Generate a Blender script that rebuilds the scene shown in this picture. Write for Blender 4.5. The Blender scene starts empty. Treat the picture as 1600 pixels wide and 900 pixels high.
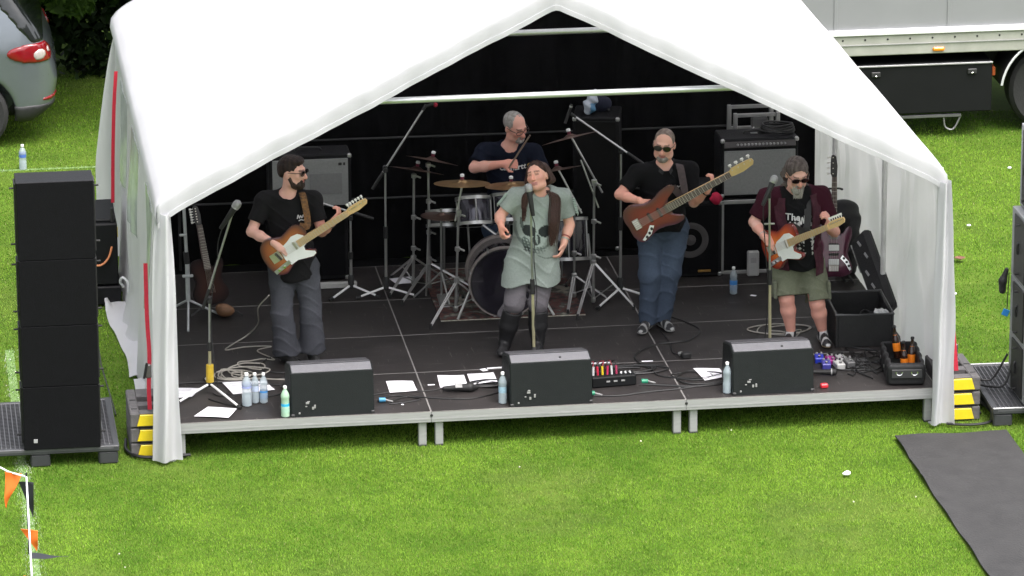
import bpy, math, random
import numpy as np
from mathutils import Vector, Matrix
random.seed(7); rng = np.random.default_rng(7)
R = math.radians
SC = bpy.context.scene
COL = SC.collection

# ------------------------------------------------------------------ camera, sky, sun, exposure
cam_d = bpy.data.cameras.new('camera'); cam = bpy.data.objects.new('camera', cam_d); COL.objects.link(cam)
cam_d.sensor_width = 36.0; cam_d.lens = 166.5; cam_d.clip_start = 0.5; cam_d.clip_end = 600
_yaw, _pit, _rol = 0.1350, 0.2928, -0.0047
_f = Vector((math.sin(_yaw)*math.cos(_pit), math.cos(_yaw)*math.cos(_pit), -math.sin(_pit)))
_r = Vector((math.cos(_yaw), -math.sin(_yaw), 0)); _u = _r.cross(_f)
_r2 = _r*math.cos(_rol) + _u*math.sin(_rol); _u2 = -_r*math.sin(_rol) + _u*math.cos(_rol)
_m = Matrix((_r2, _u2, -_f)).transposed().to_4x4(); _m.translation = (-2.0599, -34.5665, 11.7758)
cam.matrix_world = _m; SC.camera = cam

SUN_EL, SUN_AZ = R(68), R(142)        # azimuth clockwise from +Y: veiled sun behind the camera
w = bpy.data.worlds.new('World'); SC.world = w; w.use_nodes = True
wn = w.node_tree.nodes; wl = w.node_tree.links
sky = wn.new('ShaderNodeTexSky'); sky.sky_type = 'NISHITA'; sky.sun_disc = False
sky.sun_elevation = SUN_EL; sky.sun_rotation = SUN_AZ
sky.air_density = 1.0; sky.dust_density = 6.0; sky.ozone_density = 0.6
bg = wn['Background']; bg.inputs['Strength'].default_value = 0.15
ov = wn.new('ShaderNodeHueSaturation'); ov.inputs['Saturation'].default_value = 0.30     # thin even cloud takes the blue out
wl.new(sky.outputs['Color'], ov.inputs['Color']); wl.new(ov.outputs['Color'], bg.inputs['Color'])
sl = bpy.data.lights.new('sun', 'SUN'); sl.energy = 1.2; sl.angle = R(45); sl.color = (1.0, 0.93, 0.955)
so = bpy.data.objects.new('sun', sl); COL.objects.link(so)
_d = Vector((math.sin(SUN_AZ)*math.cos(SUN_EL), math.cos(SUN_AZ)*math.cos(SUN_EL), math.sin(SUN_EL)))
so.rotation_euler = _d.to_track_quat('Z', 'Y').to_euler(); so.location = (0, -20, 30)
SC.view_settings.view_transform = 'Standard'; SC.view_settings.look = 'None'
SC.view_settings.gamma = 1.0; SC.view_settings.exposure = 1.55; SC.view_settings.use_curve_mapping = False
SC.cycles.max_bounces = 6; SC.cycles.diffuse_bounces = 3; SC.cycles.transparent_max_bounces = 8
SC.cycles.caustics_reflective = False; SC.cycles.caustics_refractive = False

# ------------------------------------------------------------------ materials
MATS = {}
def mat(name, col, rough=0.6, var=0.12, scale=8.0, metal=0.0, bump=0.0, bscale=60.0, spec=0.5, trans=0.0,
        attr=None, col2=None, alpha=1.0, sss=0.0, coat=0.0, stretch=None, emit=None):
    """Principled surface: base colour broken up by two noises, optional bump, optional colour attribute."""
    if name in MATS: return MATS[name]
    m = bpy.data.materials.new(name); m.use_nodes = True; nt = m.node_tree; N = nt.nodes; L = nt.links
    b = N['Principled BSDF']
    tc = N.new('ShaderNodeTexCoord'); vec = tc.outputs['Object']
    if stretch:
        mp = N.new('ShaderNodeMapping'); mp.inputs['Scale'].default_value = stretch
        L.new(vec, mp.inputs['Vector']); vec = mp.outputs['Vector']
    n1 = N.new('ShaderNodeTexNoise'); n1.inputs['Scale'].default_value = scale; n1.inputs['Detail'].default_value = 6
    n1.inputs['Roughness'].default_value = 0.65; L.new(vec, n1.inputs['Vector'])
    mr = N.new('ShaderNodeMapRange'); mr.inputs['From Min'].default_value = 0.3; mr.inputs['From Max'].default_value = 0.7
    L.new(n1.outputs['Fac'], mr.inputs['Value'])
    mix = N.new('ShaderNodeMix'); mix.data_type = 'RGBA'
    c = (*col, 1.0)
    if attr:
        at = N.new('ShaderNodeAttribute'); at.attribute_name = attr
        hs = N.new('ShaderNodeHueSaturation'); hs.inputs['Value'].default_value = 1.0 - var
        L.new(at.outputs['Color'], hs.inputs['Color'])
        L.new(hs.outputs['Color'], mix.inputs['A']); L.new(at.outputs['Color'], mix.inputs['B'])
    else:
        lo = col2 if col2 else tuple(x*(1-var) for x in col)
        hi = tuple(min(1, x*(1+var)) for x in col)
        mix.inputs['A'].default_value = (*lo, 1); mix.inputs['B'].default_value = (*hi, 1)
    L.new(mr.outputs['Result'], mix.inputs['Factor'])
    L.new(mix.outputs['Result'], b.inputs['Base Color'])
    b.inputs['Metallic'].default_value = metal; b.inputs['Specular IOR Level'].default_value = spec
    rr = N.new('ShaderNodeMapRange'); rr.inputs['To Min'].default_value = max(0.02, rough-0.08); rr.inputs['To Max'].default_value = min(1, rough+0.08)
    L.new(n1.outputs['Fac'], rr.inputs['Value']); L.new(rr.outputs['Result'], b.inputs['Roughness'])
    if trans: b.inputs['Transmission Weight'].default_value = trans
    if coat: b.inputs['Coat Weight'].default_value = coat
    if sss:
        b.inputs['Subsurface Weight'].default_value = sss; b.inputs['Subsurface Radius'].default_value = (0.012, 0.005, 0.003)
    if alpha < 1: b.inputs['Alpha'].default_value = alpha
    if bump:
        n2 = N.new('ShaderNodeTexNoise'); n2.inputs['Scale'].default_value = bscale; n2.inputs['Detail'].default_value = 4
        L.new(vec, n2.inputs['Vector'])
        bp = N.new('ShaderNodeBump'); bp.inputs['Strength'].default_value = bump; bp.inputs['Distance'].default_value = 0.01
        L.new(n2.outputs['Fac'], bp.inputs['Height']); L.new(bp.outputs['Normal'], b.inputs['Normal'])
    if emit:
        b.inputs['Emission Color'].default_value = (*emit[0], 1); b.inputs['Emission Strength'].default_value = emit[1]
    MATS[name] = m
    return m

# ------------------------------------------------------------------ mesh building
def V3(*a): return np.array(a, float)
def unit(v):
    v = np.asarray(v, float); n = np.linalg.norm(v); return v/n if n > 1e-9 else v
def frame(x, zhint):
    """3x3 with columns x, y, z; z as near zhint as x allows."""
    x = unit(x); z = np.asarray(zhint, float); z = unit(z - x*np.dot(z, x)); y = np.cross(z, x)
    return np.stack([x, y, z], 1)
def rotz(a):
    c, s = math.cos(a), math.sin(a); return np.array([[c, -s, 0], [s, c, 0], [0, 0, 1.0]])
def rotx(a):
    c, s = math.cos(a), math.sin(a); return np.array([[1.0, 0, 0], [0, c, -s], [0, s, c]])
def roty(a):
    c, s = math.cos(a), math.sin(a); return np.array([[c, 0, s], [0, 1.0, 0], [-s, 0, c]])
def smooth_path(pts, n=6, closed=False):
    P = [np.asarray(p, float) for p in pts]; out = []
    m = len(P)
    rng_ = range(m if closed else m-1)
    for i in rng_:
        p0 = P[(i-1) % m] if closed or i > 0 else 2*P[0]-P[1]
        p1, p2 = P[i], P[(i+1) % m]
        p3 = P[(i+2) % m] if closed or i+2 < m else 2*P[-1]-P[-2]
        for k in range(n):
            t = k/n
            out.append(0.5*((2*p1)+(-p0+p2)*t+(2*p0-5*p1+4*p2-p3)*t*t+(-p0+3*p1-3*p2+p3)*t**3))
    if not closed: out.append(P[-1])
    return out

class MB:
    def __init__(s): s.v = []; s.f = []
    def add(s, v, f):
        o = len(s.v); s.v += [tuple(map(float, p)) for p in v]; s.f += [tuple(i+o for i in q) for q in f]; return s
    def box(s, c, size, rot=None, bev=0.0):
        hx, hy, hz = [x/2 for x in size]; c = np.asarray(c, float)
        b = min(bev, hx*.9, hy*.9, hz*.9)
        if b <= 0:
            v = [V3(x, y, z) for x in (-hx, hx) for y in (-hy, hy) for z in (-hz, hz)]
            f = [(0, 1, 3, 2), (4, 6, 7, 5), (0, 4, 5, 1), (2, 3, 7, 6), (0, 2, 6, 4), (1, 5, 7, 3)]
        else:
            v = []; idx = {}
            for i, x in enumerate((-1, 1)):
                for j, y in enumerate((-1, 1)):
                    for k, z in enumerate((-1, 1)):
                        base = (x*hx, y*hy, z*hz)
                        for a in range(3):   # vertex on face 'a'
                            q = [base[0]-x*b, base[1]-y*b, base[2]-z*b]; q[a] = base[a]
                            idx[(i, j, k, a)] = len(v); v.append(V3(*q))
            f = []
            I = lambda i, j, k, a: idx[(i, j, k, a)]
            for t in (0, 1):
                q = [I(t, 0, 0, 0), I(t, 1, 0, 0), I(t, 1, 1, 0), I(t, 0, 1, 0)]; f.append(tuple(q if t else q[::-1]))
                q = [I(0, t, 0, 1), I(1, t, 0, 1), I(1, t, 1, 1), I(0, t, 1, 1)]; f.append(tuple(q[::-1] if t else q))
                q = [I(0, 0, t, 2), I(1, 0, t, 2), I(1, 1, t, 2), I(0, 1, t, 2)]; f.append(tuple(q if t else q[::-1]))
            for a in (0, 1):
                for b2 in (0, 1):
                    f.append((I(a, b2, 0, 0), I(a, b2, 1, 0), I(a, b2, 1, 1), I(a, b2, 0, 1)))
                    f.append((I(a, 0, b2, 0), I(a, 1, b2, 0), I(a, 1, b2, 2), I(a, 0, b2, 2)))
                    f.append((I(0, a, b2, 1), I(1, a, b2, 1), I(1, a, b2, 2), I(0, a, b2, 2)))
            for i in (0, 1):
                for j in (0, 1):
                    for k in (0, 1): f.append((I(i, j, k, 0), I(i, j, k, 1), I(i, j, k, 2)))
        if rot is not None: v = [rot @ p for p in v]
        return s.add([p+c for p in v], f)
    def cyl(s, p0, p1, r0, r1=None, n=12, cap=True):
        p0 = np.asarray(p0, float); p1 = np.asarray(p1, float); r1 = r0 if r1 is None else r1
        d = unit(p1-p0); a = unit(np.cross(d, V3(0, 0, 1) if abs(d[2]) < .9 else V3(1, 0, 0))); b = np.cross(d, a)
        v = []
        for p, r in ((p0, r0), (p1, r1)):
            for k in range(n):
                t = 2*math.pi*k/n; v.append(p+(a*math.cos(t)+b*math.sin(t))*r)
        f = [(k, (k+1) % n, n+(k+1) % n, n+k) for k in range(n)]
        if cap: f += [tuple(range(n))[::-1], tuple(range(n, 2*n))]
        return s.add(v, f)
    def tube(s, pts, r, n=6, closed=False, flat=None):
        P = [np.asarray(p, float) for p in pts]; m = len(P); v = []; f = []
        rad = r if hasattr(r, '__len__') else [r]*m
        prev = None
        for i, p in enumerate(P):
            d = unit((P[(i+1) % m] if closed or i+1 < m else P[i])-(P[i-1] if closed or i > 0 else P[i]))
            if prev is None: a = unit(np.cross(d, V3(0, 0, 1) if abs(d[2]) < .9 else V3(1, 0, 0)))
            else:
                a = prev-d*np.dot(prev, d); a = unit(a)
            prev = a; b = np.cross(d, a)
            for k in range(n):
                t = 2*math.pi*k/n; v.append(p+(a*math.cos(t)+b*math.sin(t))*rad[i])
        for i in range(m if closed else m-1):
            j = (i+1) % m
            f += [(i*n+k, i*n+(k+1) % n, j*n+(k+1) % n, j*n+k) for k in range(n)]
        if not closed: f += [tuple(range(n))[::-1], tuple(range((m-1)*n, m*n))]
        return s.add(v, f)
    def lathe(s, prof, c=(0, 0, 0), axis=(0, 0, 1), n=16, close=True):
        ax = unit(axis); a = unit(np.cross(ax, V3(1, 0, 0) if abs(ax[0]) < .9 else V3(0, 1, 0))); b = np.cross(ax, a); c = np.asarray(c, float)
        v = []; f = []
        for r, z in prof:
            for k in range(n):
                t = 2*math.pi*k/n; v.append(c+ax*z+(a*math.cos(t)+b*math.sin(t))*r)
        m = len(prof)
        for i in range(m-1): f += [(i*n+k, i*n+(k+1) % n, (i+1)*n+(k+1) % n, (i+1)*n+k) for k in range(n)]
        if close: f += [tuple(range(n))[::-1], tuple(range((m-1)*n, m*n))]
        return s.add(v, f)
    def prism(s, outline, z0, z1, inset=0.0, mid=None):
        """Extruded outline in XY (counter-clockwise); inset rounds the rims with one chamfer ring."""
        o = [V3(p[0], p[1], 0) for p in outline]; n = len(o); rings = []
        if inset > 0:
            cen = []
            for i in range(n):
                t = unit(o[(i+1) % n]-o[i-1]); nrm = V3(-t[1], t[0], 0); cen.append(o[i]+nrm*inset)
            rings = [(cen, z0), (o, z0+inset), (o, z1-inset), (cen, z1)]
        else: rings = [(o, z0), (o, z1)]
        v = []; f = []
        for pts, z in rings: v += [p+V3(0, 0, z) for p in pts]
        for i in range(len(rings)-1): f += [(i*n+k, i*n+(k+1) % n, (i+1)*n+(k+1) % n, (i+1)*n+k) for k in range(n)]
        f += [tuple(range(n))[::-1], tuple(range((len(rings)-1)*n, len(rings)*n))]
        return s.add(v, f)
    def grid(s, fn, nu, nv):
        v = [fn(i/nu, j/nv) for j in range(nv+1) for i in range(nu+1)]
        f = [(j*(nu+1)+i, j*(nu+1)+i+1, (j+1)*(nu+1)+i+1, (j+1)*(nu+1)+i) for j in range(nv) for i in range(nu)]
        return s.add(v, f)
    def sheet(s, fn, nu, nv, nrm, t):
        """A grid with real thickness t along the fixed direction nrm."""
        nrm = np.asarray(nrm, float)
        a = [np.asarray(fn(i/nu, j/nv), float) for j in range(nv+1) for i in range(nu+1)]
        n = len(a); v = [p+nrm*t/2 for p in a]+[p-nrm*t/2 for p in a]; f = []
        g = lambda i, j: j*(nu+1)+i
        for j in range(nv):
            for i in range(nu):
                f.append((g(i, j), g(i+1, j), g(i+1, j+1), g(i, j+1)))
                f.append((n+g(i, j), n+g(i, j+1), n+g(i+1, j+1), n+g(i+1, j)))
        for i in range(nu):
            f.append((g(i, 0), n+g(i, 0), n+g(i+1, 0), g(i+1, 0))); f.append((g(i, nv), g(i+1, nv), n+g(i+1, nv), n+g(i, nv)))
        for j in range(nv):
            f.append((g(0, j), g(0, j+1), n+g(0, j+1), n+g(0, j))); f.append((g(nu, j), n+g(nu, j), n+g(nu, j+1), g(nu, j+1)))
        return s.add(v, f)
    def ball(s, c, r, n=10, sq=(1, 1, 1)):
        prof = [(max(1e-4, math.sin(math.pi*i/n))*r, -math.cos(math.pi*i/n)*r) for i in range(n+1)]
        m = MB().lathe(prof, (0, 0, 0), (0, 0, 1), n+4, False)
        c = np.asarray(c, float)
        return s.add([np.array(p)*np.array(sq)+c for p in m.v], m.f)
    def xf(s, M=None, t=(0, 0, 0)):
        A = np.array(s.v) if s.v else np.zeros((0, 3))
        if M is not None: A = A @ np.asarray(M).T
        A = A+np.asarray(t, float); s.v = [tuple(p) for p in A]; return s
    def build(s, name, m, parent=None, sharp=35, label=None):
        me = bpy.data.meshes.new(name); me.from_pydata(s.v, [], s.f)
        if m: me.materials.append(m)
        return link(name, me, parent, sharp, label)

def link(name, me, parent=None, sharp=35, label=None):
    if sharp is not None and len(me.polygons):
        me.shade_smooth(); me.set_sharp_from_angle(angle=R(sharp))
    o = bpy.data.objects.new(name, me); COL.objects.link(o)
    if parent: o.parent = parent
    if label: o['label'] = label
    return o
def tag(o, label, cat, group=None):
    o['label'] = label; o['category'] = cat
    if group: o['group'] = group
    return o
def thing(name, label, cat, loc=(0, 0, 0), rz=0.0, group=None):
    o = bpy.data.objects.new(name, None); COL.objects.link(o)
    o.location = loc; o.rotation_euler = (0, 0, rz); o.empty_display_size = 0.1
    return tag(o, label, cat, group)
def struct(o, kind='structure'): o['kind'] = kind; return o
def copy_tree(o, parent=None):
    c = o.copy(); COL.objects.link(c)
    c.parent = parent
    for ch in list(o.children): copy_tree(ch, c)
    return c
def np_mesh(name, v, f, m=None, cols=None, attr='Col'):
    """Fast mesh from numpy arrays; f is (n,3) or (n,4)."""
    me = bpy.data.meshes.new(name); k = f.shape[1]
    me.vertices.add(len(v)); me.vertices.foreach_set('co', np.ascontiguousarray(v, np.float32).ravel())
    me.loops.add(len(f)*k); me.loops.foreach_set('vertex_index', np.ascontiguousarray(f, np.int32).ravel())
    me.polygons.add(len(f)); me.polygons.foreach_set('loop_start', np.arange(0, len(f)*k, k, dtype=np.int32))
    me.polygons.foreach_set('loop_total', np.full(len(f), k, np.int32))
    me.update(calc_edges=True)
    if cols is not None:
        a = me.color_attributes.new(attr, 'FLOAT_COLOR', 'POINT')
        c = np.ones((len(v), 4), np.float32); c[:, :3] = cols; a.data.foreach_set('color', c.ravel())
    if m: me.materials.append(m)
    return me

# ------------------------------------------------------------------ distance-field modelling (figures, car, soft goods)
class Field:
    """Union of rounded primitives sampled on a grid, turned into one closed surface."""
    def __init__(s, lo, hi, h):
        s.lo = np.asarray(lo, float); s.h = h
        s.n = np.ceil((np.asarray(hi)-s.lo)/h).astype(int)+1
        s.D = np.full(s.n, 0.06, np.float32)
    def _sl(s, lo, hi, pad):
        a = np.clip(np.floor((np.asarray(lo)-pad-s.lo)/s.h).astype(int), 0, s.n)
        b = np.clip(np.ceil((np.asarray(hi)+pad-s.lo)/s.h).astype(int)+1, 0, s.n)
        sl = tuple(slice(x, y) for x, y in zip(a, b))
        ax = [s.lo[i]+np.arange(a[i], b[i])*s.h for i in range(3)]
        return sl, np.stack(np.meshgrid(*ax, indexing='ij'), -1)
    def pts(s):
        ax = [s.lo[i]+np.arange(s.n[i])*s.h for i in range(3)]
        return np.stack(np.meshgrid(*ax, indexing='ij'), -1)
    def put(s, sl, d, k, op):
        D = s.D[sl]
        if op == 'u':
            if k > 0:
                hh = np.clip(k-np.abs(D-d), 0, None)/k; s.D[sl] = np.minimum(D, d)-hh*hh*k*.25
            else: s.D[sl] = np.minimum(D, d)
        elif op == 's':
            d = -d
            if k > 0:
                hh = np.clip(k-np.abs(D-d), 0, None)/k; s.D[sl] = np.maximum(D, d)+hh*hh*k*.25
            else: s.D[sl] = np.maximum(D, d)
        return s
    def cone(s, a, b, ra, rb, k=0.02, op='u'):
        a = np.asarray(a, float); b = np.asarray(b, float); r = max(ra, rb)
        sl, P = s._sl(np.minimum(a, b)-r, np.maximum(a, b)+r, 0.06)
        if P.size == 0: return s
        ab = b-a; t = np.clip(((P-a)@ab)/max(1e-9, ab@ab), 0, 1)
        d = np.linalg.norm(P-a-t[..., None]*ab, axis=-1)-(ra+(rb-ra)*t)
        return s.put(sl, d, k, op)
    def ell(s, c, r, M=None, k=0.02, op='u'):
        c = np.asarray(c, float); r = np.asarray(r, float); m = r.max()
        sl, P = s._sl(c-m, c+m, 0.06)
        if P.size == 0: return s
        q = P-c
        if M is not None: q = q@M
        k0 = np.linalg.norm(q/r, axis=-1); k1 = np.linalg.norm(q/(r*r), axis=-1)
        d = k0*(k0-1)/np.maximum(k1, 1e-6)
        return s.put(sl, d, k, op)
    def box(s, c, half, M=None, rnd=0.01, k=0.0, op='u'):
        c = np.asarray(c, float); half = np.asarray(half, float); m = np.linalg.norm(half)
        sl, P = s._sl(c-m, c+m, 0.06)
        if P.size == 0: return s
        q = P-c
        if M is not None: q = q@M
        q = np.abs(q)-(half-rnd)
        d = np.linalg.norm(np.maximum(q, 0), axis=-1)+np.minimum(q.max(-1), 0)-rnd
        return s.put(sl, d, k, op)
    def sleeve(s, a, b, ra, rb, dd, k=.03):
        """A tapered tube of cloth with a clean open end at b."""
        a = np.asarray(a, float); b = np.asarray(b, float); e = b+np.asarray(dd)*.04; r = max(ra, rb)
        sl, P = s._sl(np.minimum(a, e)-r, np.maximum(a, e)+r, 0.06); ab = e-a
        t = np.clip(((P-a)@ab)/(ab@ab), 0, 1); d = np.linalg.norm(P-a-t[..., None]*ab, axis=-1)-(ra+(rb-ra)*t)
        return s.put(sl, np.maximum(d, (P-b)@np.asarray(dd)), k, 'u')
    def cut(s, p, n):
        """Keep the side the normal n points away from."""
        P = s.pts(); s.D = np.maximum(s.D, ((P-np.asarray(p))@unit(n)).astype(np.float32)); return s
    def surface(s):
        D = s.D; D[0], D[-1] = np.maximum(D[0], .01), np.maximum(D[-1], .01)
        D[:, 0] = np.maximum(D[:, 0], .01); D[:, -1] = np.maximum(D[:, -1], .01)
        D[:, :, 0] = np.maximum(D[:, :, 0], .01); D[:, :, -1] = np.maximum(D[:, :, -1], .01)
        ins = D < 0; n = s.n
        cnt = np.zeros(n-1, np.int8)
        for i in (0, 1):
            for j in (0, 1):
                for k in (0, 1): cnt += ins[i:n[0]-1+i, j:n[1]-1+j, k:n[2]-1+k]
        act = np.argwhere((cnt > 0) & (cnt < 8))
        idm = np.full(n-1, -1, np.int32); idm[tuple(act.T)] = np.arange(len(act))
        acc = np.zeros((len(act), 3)); num = np.zeros(len(act))
        cor = [(i, j, k) for i in (0, 1) for j in (0, 1) for k in (0, 1)]
        for a in range(3):
            for c0 in cor:
                if c0[a]: continue
                c1 = list(c0); c1[a] = 1
                p0 = act+np.array(c0); p1 = act+np.array(c1)
                d0 = D[tuple(p0.T)].astype(float); d1 = D[tuple(p1.T)].astype(float)
                x = (d0 < 0) != (d1 < 0)
                t = np.where(x, d0/np.where(x, d0-d1, 1), 0)
                acc[x] += (p0+(p1-p0)*t[:, None])[x]; num[x] += 1
        v = acc/num[:, None]*s.h+s.lo
        F = []
        for a in range(3):
            b, c = (a+1) % 3, (a+2) % 3
            s0 = [slice(None)]*3; s1 = [slice(None)]*3; s0[a] = slice(0, -1); s1[a] = slice(1, None)
            x = ins[tuple(s0)] != ins[tuple(s1)]
            e = np.argwhere(x)
            e = e[(e[:, b] > 0) & (e[:, c] > 0) & (e[:, b] < n[b]-1) & (e[:, c] < n[c]-1)]
            inside0 = ins[tuple(e.T)]
            eb = np.eye(3, dtype=int)[b]; ec = np.eye(3, dtype=int)[c]
            q = np.stack([idm[tuple((e-eb-ec).T)], idm[tuple((e-ec).T)], idm[tuple(e.T)], idm[tuple((e-eb).T)]], 1)
            q[~inside0] = q[~inside0][:, ::-1]
            F.append(q)
        return v, np.concatenate(F)
    def build(s, name, m, parent=None, colfn=None, relax=1, label=None):
        v, f = s.surface()
        for _ in range(relax):      # light smoothing along quad edges
            ia = f[:, [0, 1, 2, 3]].ravel(); ib = f[:, [1, 2, 3, 0]].ravel()
            num = np.bincount(ia, minlength=len(v)); acc = np.stack([np.bincount(ia, v[ib, c], len(v)) for c in range(3)], 1)
            v = v*.5+.5*acc/np.maximum(num, 1)[:, None]
        cols = colfn(v) if colfn else None
        me = np_mesh(name, v, f, m, cols); me.shade_smooth()
        o = link(name, me, parent, None, label)
        return o
# ================================================================== SETTING: lawn, grass, painted lines
def ground_mat():
    m = bpy.data.materials.new('lawn_soil'); m.use_nodes = True; N = m.node_tree.nodes; L = m.node_tree.links
    b = N['Principled BSDF']; tc = N.new('ShaderNodeTexCoord')
    n1 = N.new('ShaderNodeTexNoise'); n1.inputs['Scale'].default_value = 1.4; n1.inputs['Detail'].default_value = 8; n1.inputs['Roughness'].default_value = .7
    n2 = N.new('ShaderNodeTexNoise'); n2.inputs['Scale'].default_value = 60; n2.inputs['Detail'].default_value = 5
    r1 = N.new('ShaderNodeValToRGB'); r1.color_ramp.elements[0].position = .32; r1.color_ramp.elements[1].position = .72
    r1.color_ramp.elements[0].color = (.055, .105, .012, 1); r1.color_ramp.elements[1].color = (.12, .19, .024, 1)
    mx = N.new('ShaderNodeMix'); mx.data_type = 'RGBA'; mx.blend_type = 'MULTIPLY'; mx.inputs['Factor'].default_value = .55
    L.new(tc.outputs['Object'], n1.inputs['Vector']); L.new(tc.outputs['Object'], n2.inputs['Vector'])
    L.new(n1.outputs['Fac'], r1.inputs['Fac']); L.new(r1.outputs['Color'], mx.inputs['A']); L.new(n2.outputs['Color'], mx.inputs['B'])
    L.new(mx.outputs['Result'], b.inputs['Base Color']); b.inputs['Roughness'].default_value = .95; b.inputs['Specular IOR Level'].default_value = .1
    return m
lawn = MB().grid(lambda u, v: (-110+u*220, -80+v*220, 0), 40, 40).build('lawn', ground_mat(), None, None); struct(lawn)

def vnoise(x, y, s, seed=0):
    """Cheap smooth value noise on arrays."""
    r = np.random.default_rng(seed); T = r.random((64, 64))
    x = x*s; y = y*s; i = np.floor(x).astype(int); j = np.floor(y).astype(int); fx = x-i; fy = y-j
    fx = fx*fx*(3-2*fx); fy = fy*fy*(3-2*fy)
    g = lambda a, b: T[a % 64, b % 64]
    return (g(i, j)*(1-fx)+g(i+1, j)*fx)*(1-fy)+(g(i, j+1)*(1-fx)+g(i+1, j+1)*fx)*fy

MARKS = [(-1.225, -1.085, -5.0, 3.0), (-6.0, -0.02, 8.59, 8.69)]           # the painted lines (x0, x1, y0, y1)
def blade_field(zones):
    P = []
    for (x0, x1, y0, y1, dens, wd) in zones:
        n = int((x1-x0)*(y1-y0)*dens)
        P.append(np.stack([rng.uniform(x0, x1, n), rng.uniform(y0, y1, n), np.full(n, wd)], 1))
    P = np.concatenate(P); x, y, wd = P.T; n = len(x)
    keep = ~((x > 5.57) & (x < 6.48) & (y < -.36))
    tuft = vnoise(x, y, 7, 1)*.5+vnoise(x, y, 19, 2)*.5
    worn = np.clip((vnoise(x, y, 1.1, 5)-.60)*3, 0, 1)*vnoise(x, y, 9, 6)
    keep &= rng.random(n) > worn*.75
    x, y, wd, tuft, worn = x[keep], y[keep], wd[keep], tuft[keep], worn[keep]; n = len(x)
    h = rng.uniform(.009, .020, n)*(.6+.8*tuft); a = rng.uniform(0, 2*np.pi, n); lean = rng.uniform(.2, 1.0, n)*h
    la = a+rng.uniform(.6, 2.5, n); hw = wd*rng.uniform(.6, 1.2, n)
    v = np.zeros((n, 3, 3))
    v[:, 0] = np.stack([x-np.cos(a)*hw, y-np.sin(a)*hw, np.zeros(n)-.002], 1)
    v[:, 1] = np.stack([x+np.cos(a)*hw, y+np.sin(a)*hw, np.zeros(n)-.002], 1)
    v[:, 2] = np.stack([x+np.cos(la)*lean, y+np.sin(la)*lean, h], 1)
    big = vnoise(x, y, .55, 3)*.42+vnoise(x, y, 2.3, 4)*.30+vnoise(x, y, 8.0, 9)*.24+vnoise(x, y, 17, 10)*.16-.06
    g0 = np.array([.088, .200, .014]); g1 = np.array([.215, .365, .036]); g2 = np.array([.055, .140, .011])
    t = np.clip((big-.5)*2.2+.5+rng.normal(0, .18, n), 0, 1)[:, None]
    c = g0*(1-t)+g1*t; k = rng.random(n)[:, None]; c = np.where(k < .16, g2, c)
    c = np.where(k > .982, np.array([.30, .33, .12]), c)                    # dry straw
    c = c*(1-worn[:, None]*.5)+np.array([.24, .21, .10])*worn[:, None]*.5
    c = c*rng.uniform(.85, 1.18, (n, 1))
    for (x0, x1, y0, y1) in MARKS:
        d = np.minimum(np.minimum(x-x0, x1-x), np.minimum(y-y0, y1-y))
        pw = np.clip(d/.05+.3, 0, 1)*(rng.random(n) < .20)*np.clip(vnoise(x, y, 5, 12)*1.8, 0, 1)
        c = c*(1-pw[:, None])+np.array([.66, .67, .62])*pw[:, None]
    f = np.arange(n*3).reshape(n, 3)
    return v.reshape(-1, 3), f, np.repeat(c, 3, 0)
def leaf_mat(name, rough=.75, tr=.25):
    m = bpy.data.materials.new(name); m.use_nodes = True; N = m.node_tree.nodes; L = m.node_tree.links
    b = N['Principled BSDF']; at = N.new('ShaderNodeAttribute'); at.attribute_name = 'Col'
    L.new(at.outputs['Color'], b.inputs['Base Color']); b.inputs['Roughness'].default_value = rough; b.inputs['Specular IOR Level'].default_value = .22
    t = N.new('ShaderNodeBsdfTranslucent'); L.new(at.outputs['Color'], t.inputs['Color'])
    ms = N.new('ShaderNodeMixShader'); ms.inputs['Fac'].default_value = tr
    L.new(b.outputs[0], ms.inputs[1]); L.new(t.outputs[0], ms.inputs[2])
    L.new(ms.outputs[0], N['Material Output'].inputs['Surface'])
    return m
M_grass = leaf_mat('grass_blade', .8, .28)
v, f, c = blade_field([(-2.2, 8.2, -4.6, .9, 13500, .0029), (-2.4, .1, .9, 12.6, 4200, .0045), (6.0, 9.8, .9, 9.4, 4200, .0045)])
gr = link('grass', np_mesh('grass', v, f, M_grass, c), None, None)
struct(gr, 'stuff'); gr['label'] = 'short mown grass of the playing field'
M_line = mat('line_paint', (.13, .20, .07), .95, .35, 30, col2=(.05, .11, .015))
for i, (x0, x1, y0, y1) in enumerate(MARKS):
    o = MB().box(((x0+x1)/2, (y0+y1)/2, .002), ((x1-x0)*.5 if x1-x0 < 1 else x1-x0, (y1-y0)*.5 if y1-y0 < 1 else y1-y0, .004)).build('pitch_marking', M_line, None); struct(o)
# daisies and clover heads
M_daisy = mat('daisy', (.48, .47, .38), .8)
mb = MB()
for k in range(18):
    x, y = random.uniform(-1.6, 7.6), random.uniform(-4.2, .0)
    if random.random() < .35: x, y = random.choice([(random.uniform(-1.4, -.1), random.uniform(1, 9)), (random.uniform(6.3, 9), random.uniform(1, 8))])
    if 5.5 < x < 6.55 and y < -.2: continue
    r = random.uniform(.005, .010)
    mb.lathe([(r*.3, 0), (r, .006), (r*.6, .010)], (x, y, random.uniform(.022, .034)), (random.uniform(-.3, .3), random.uniform(-.4, .1), 1), 7)
o = mb.build('daisies', M_daisy, None); struct(o, 'stuff'); o['label'] = 'scattered white daisy heads in the grass'

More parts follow.
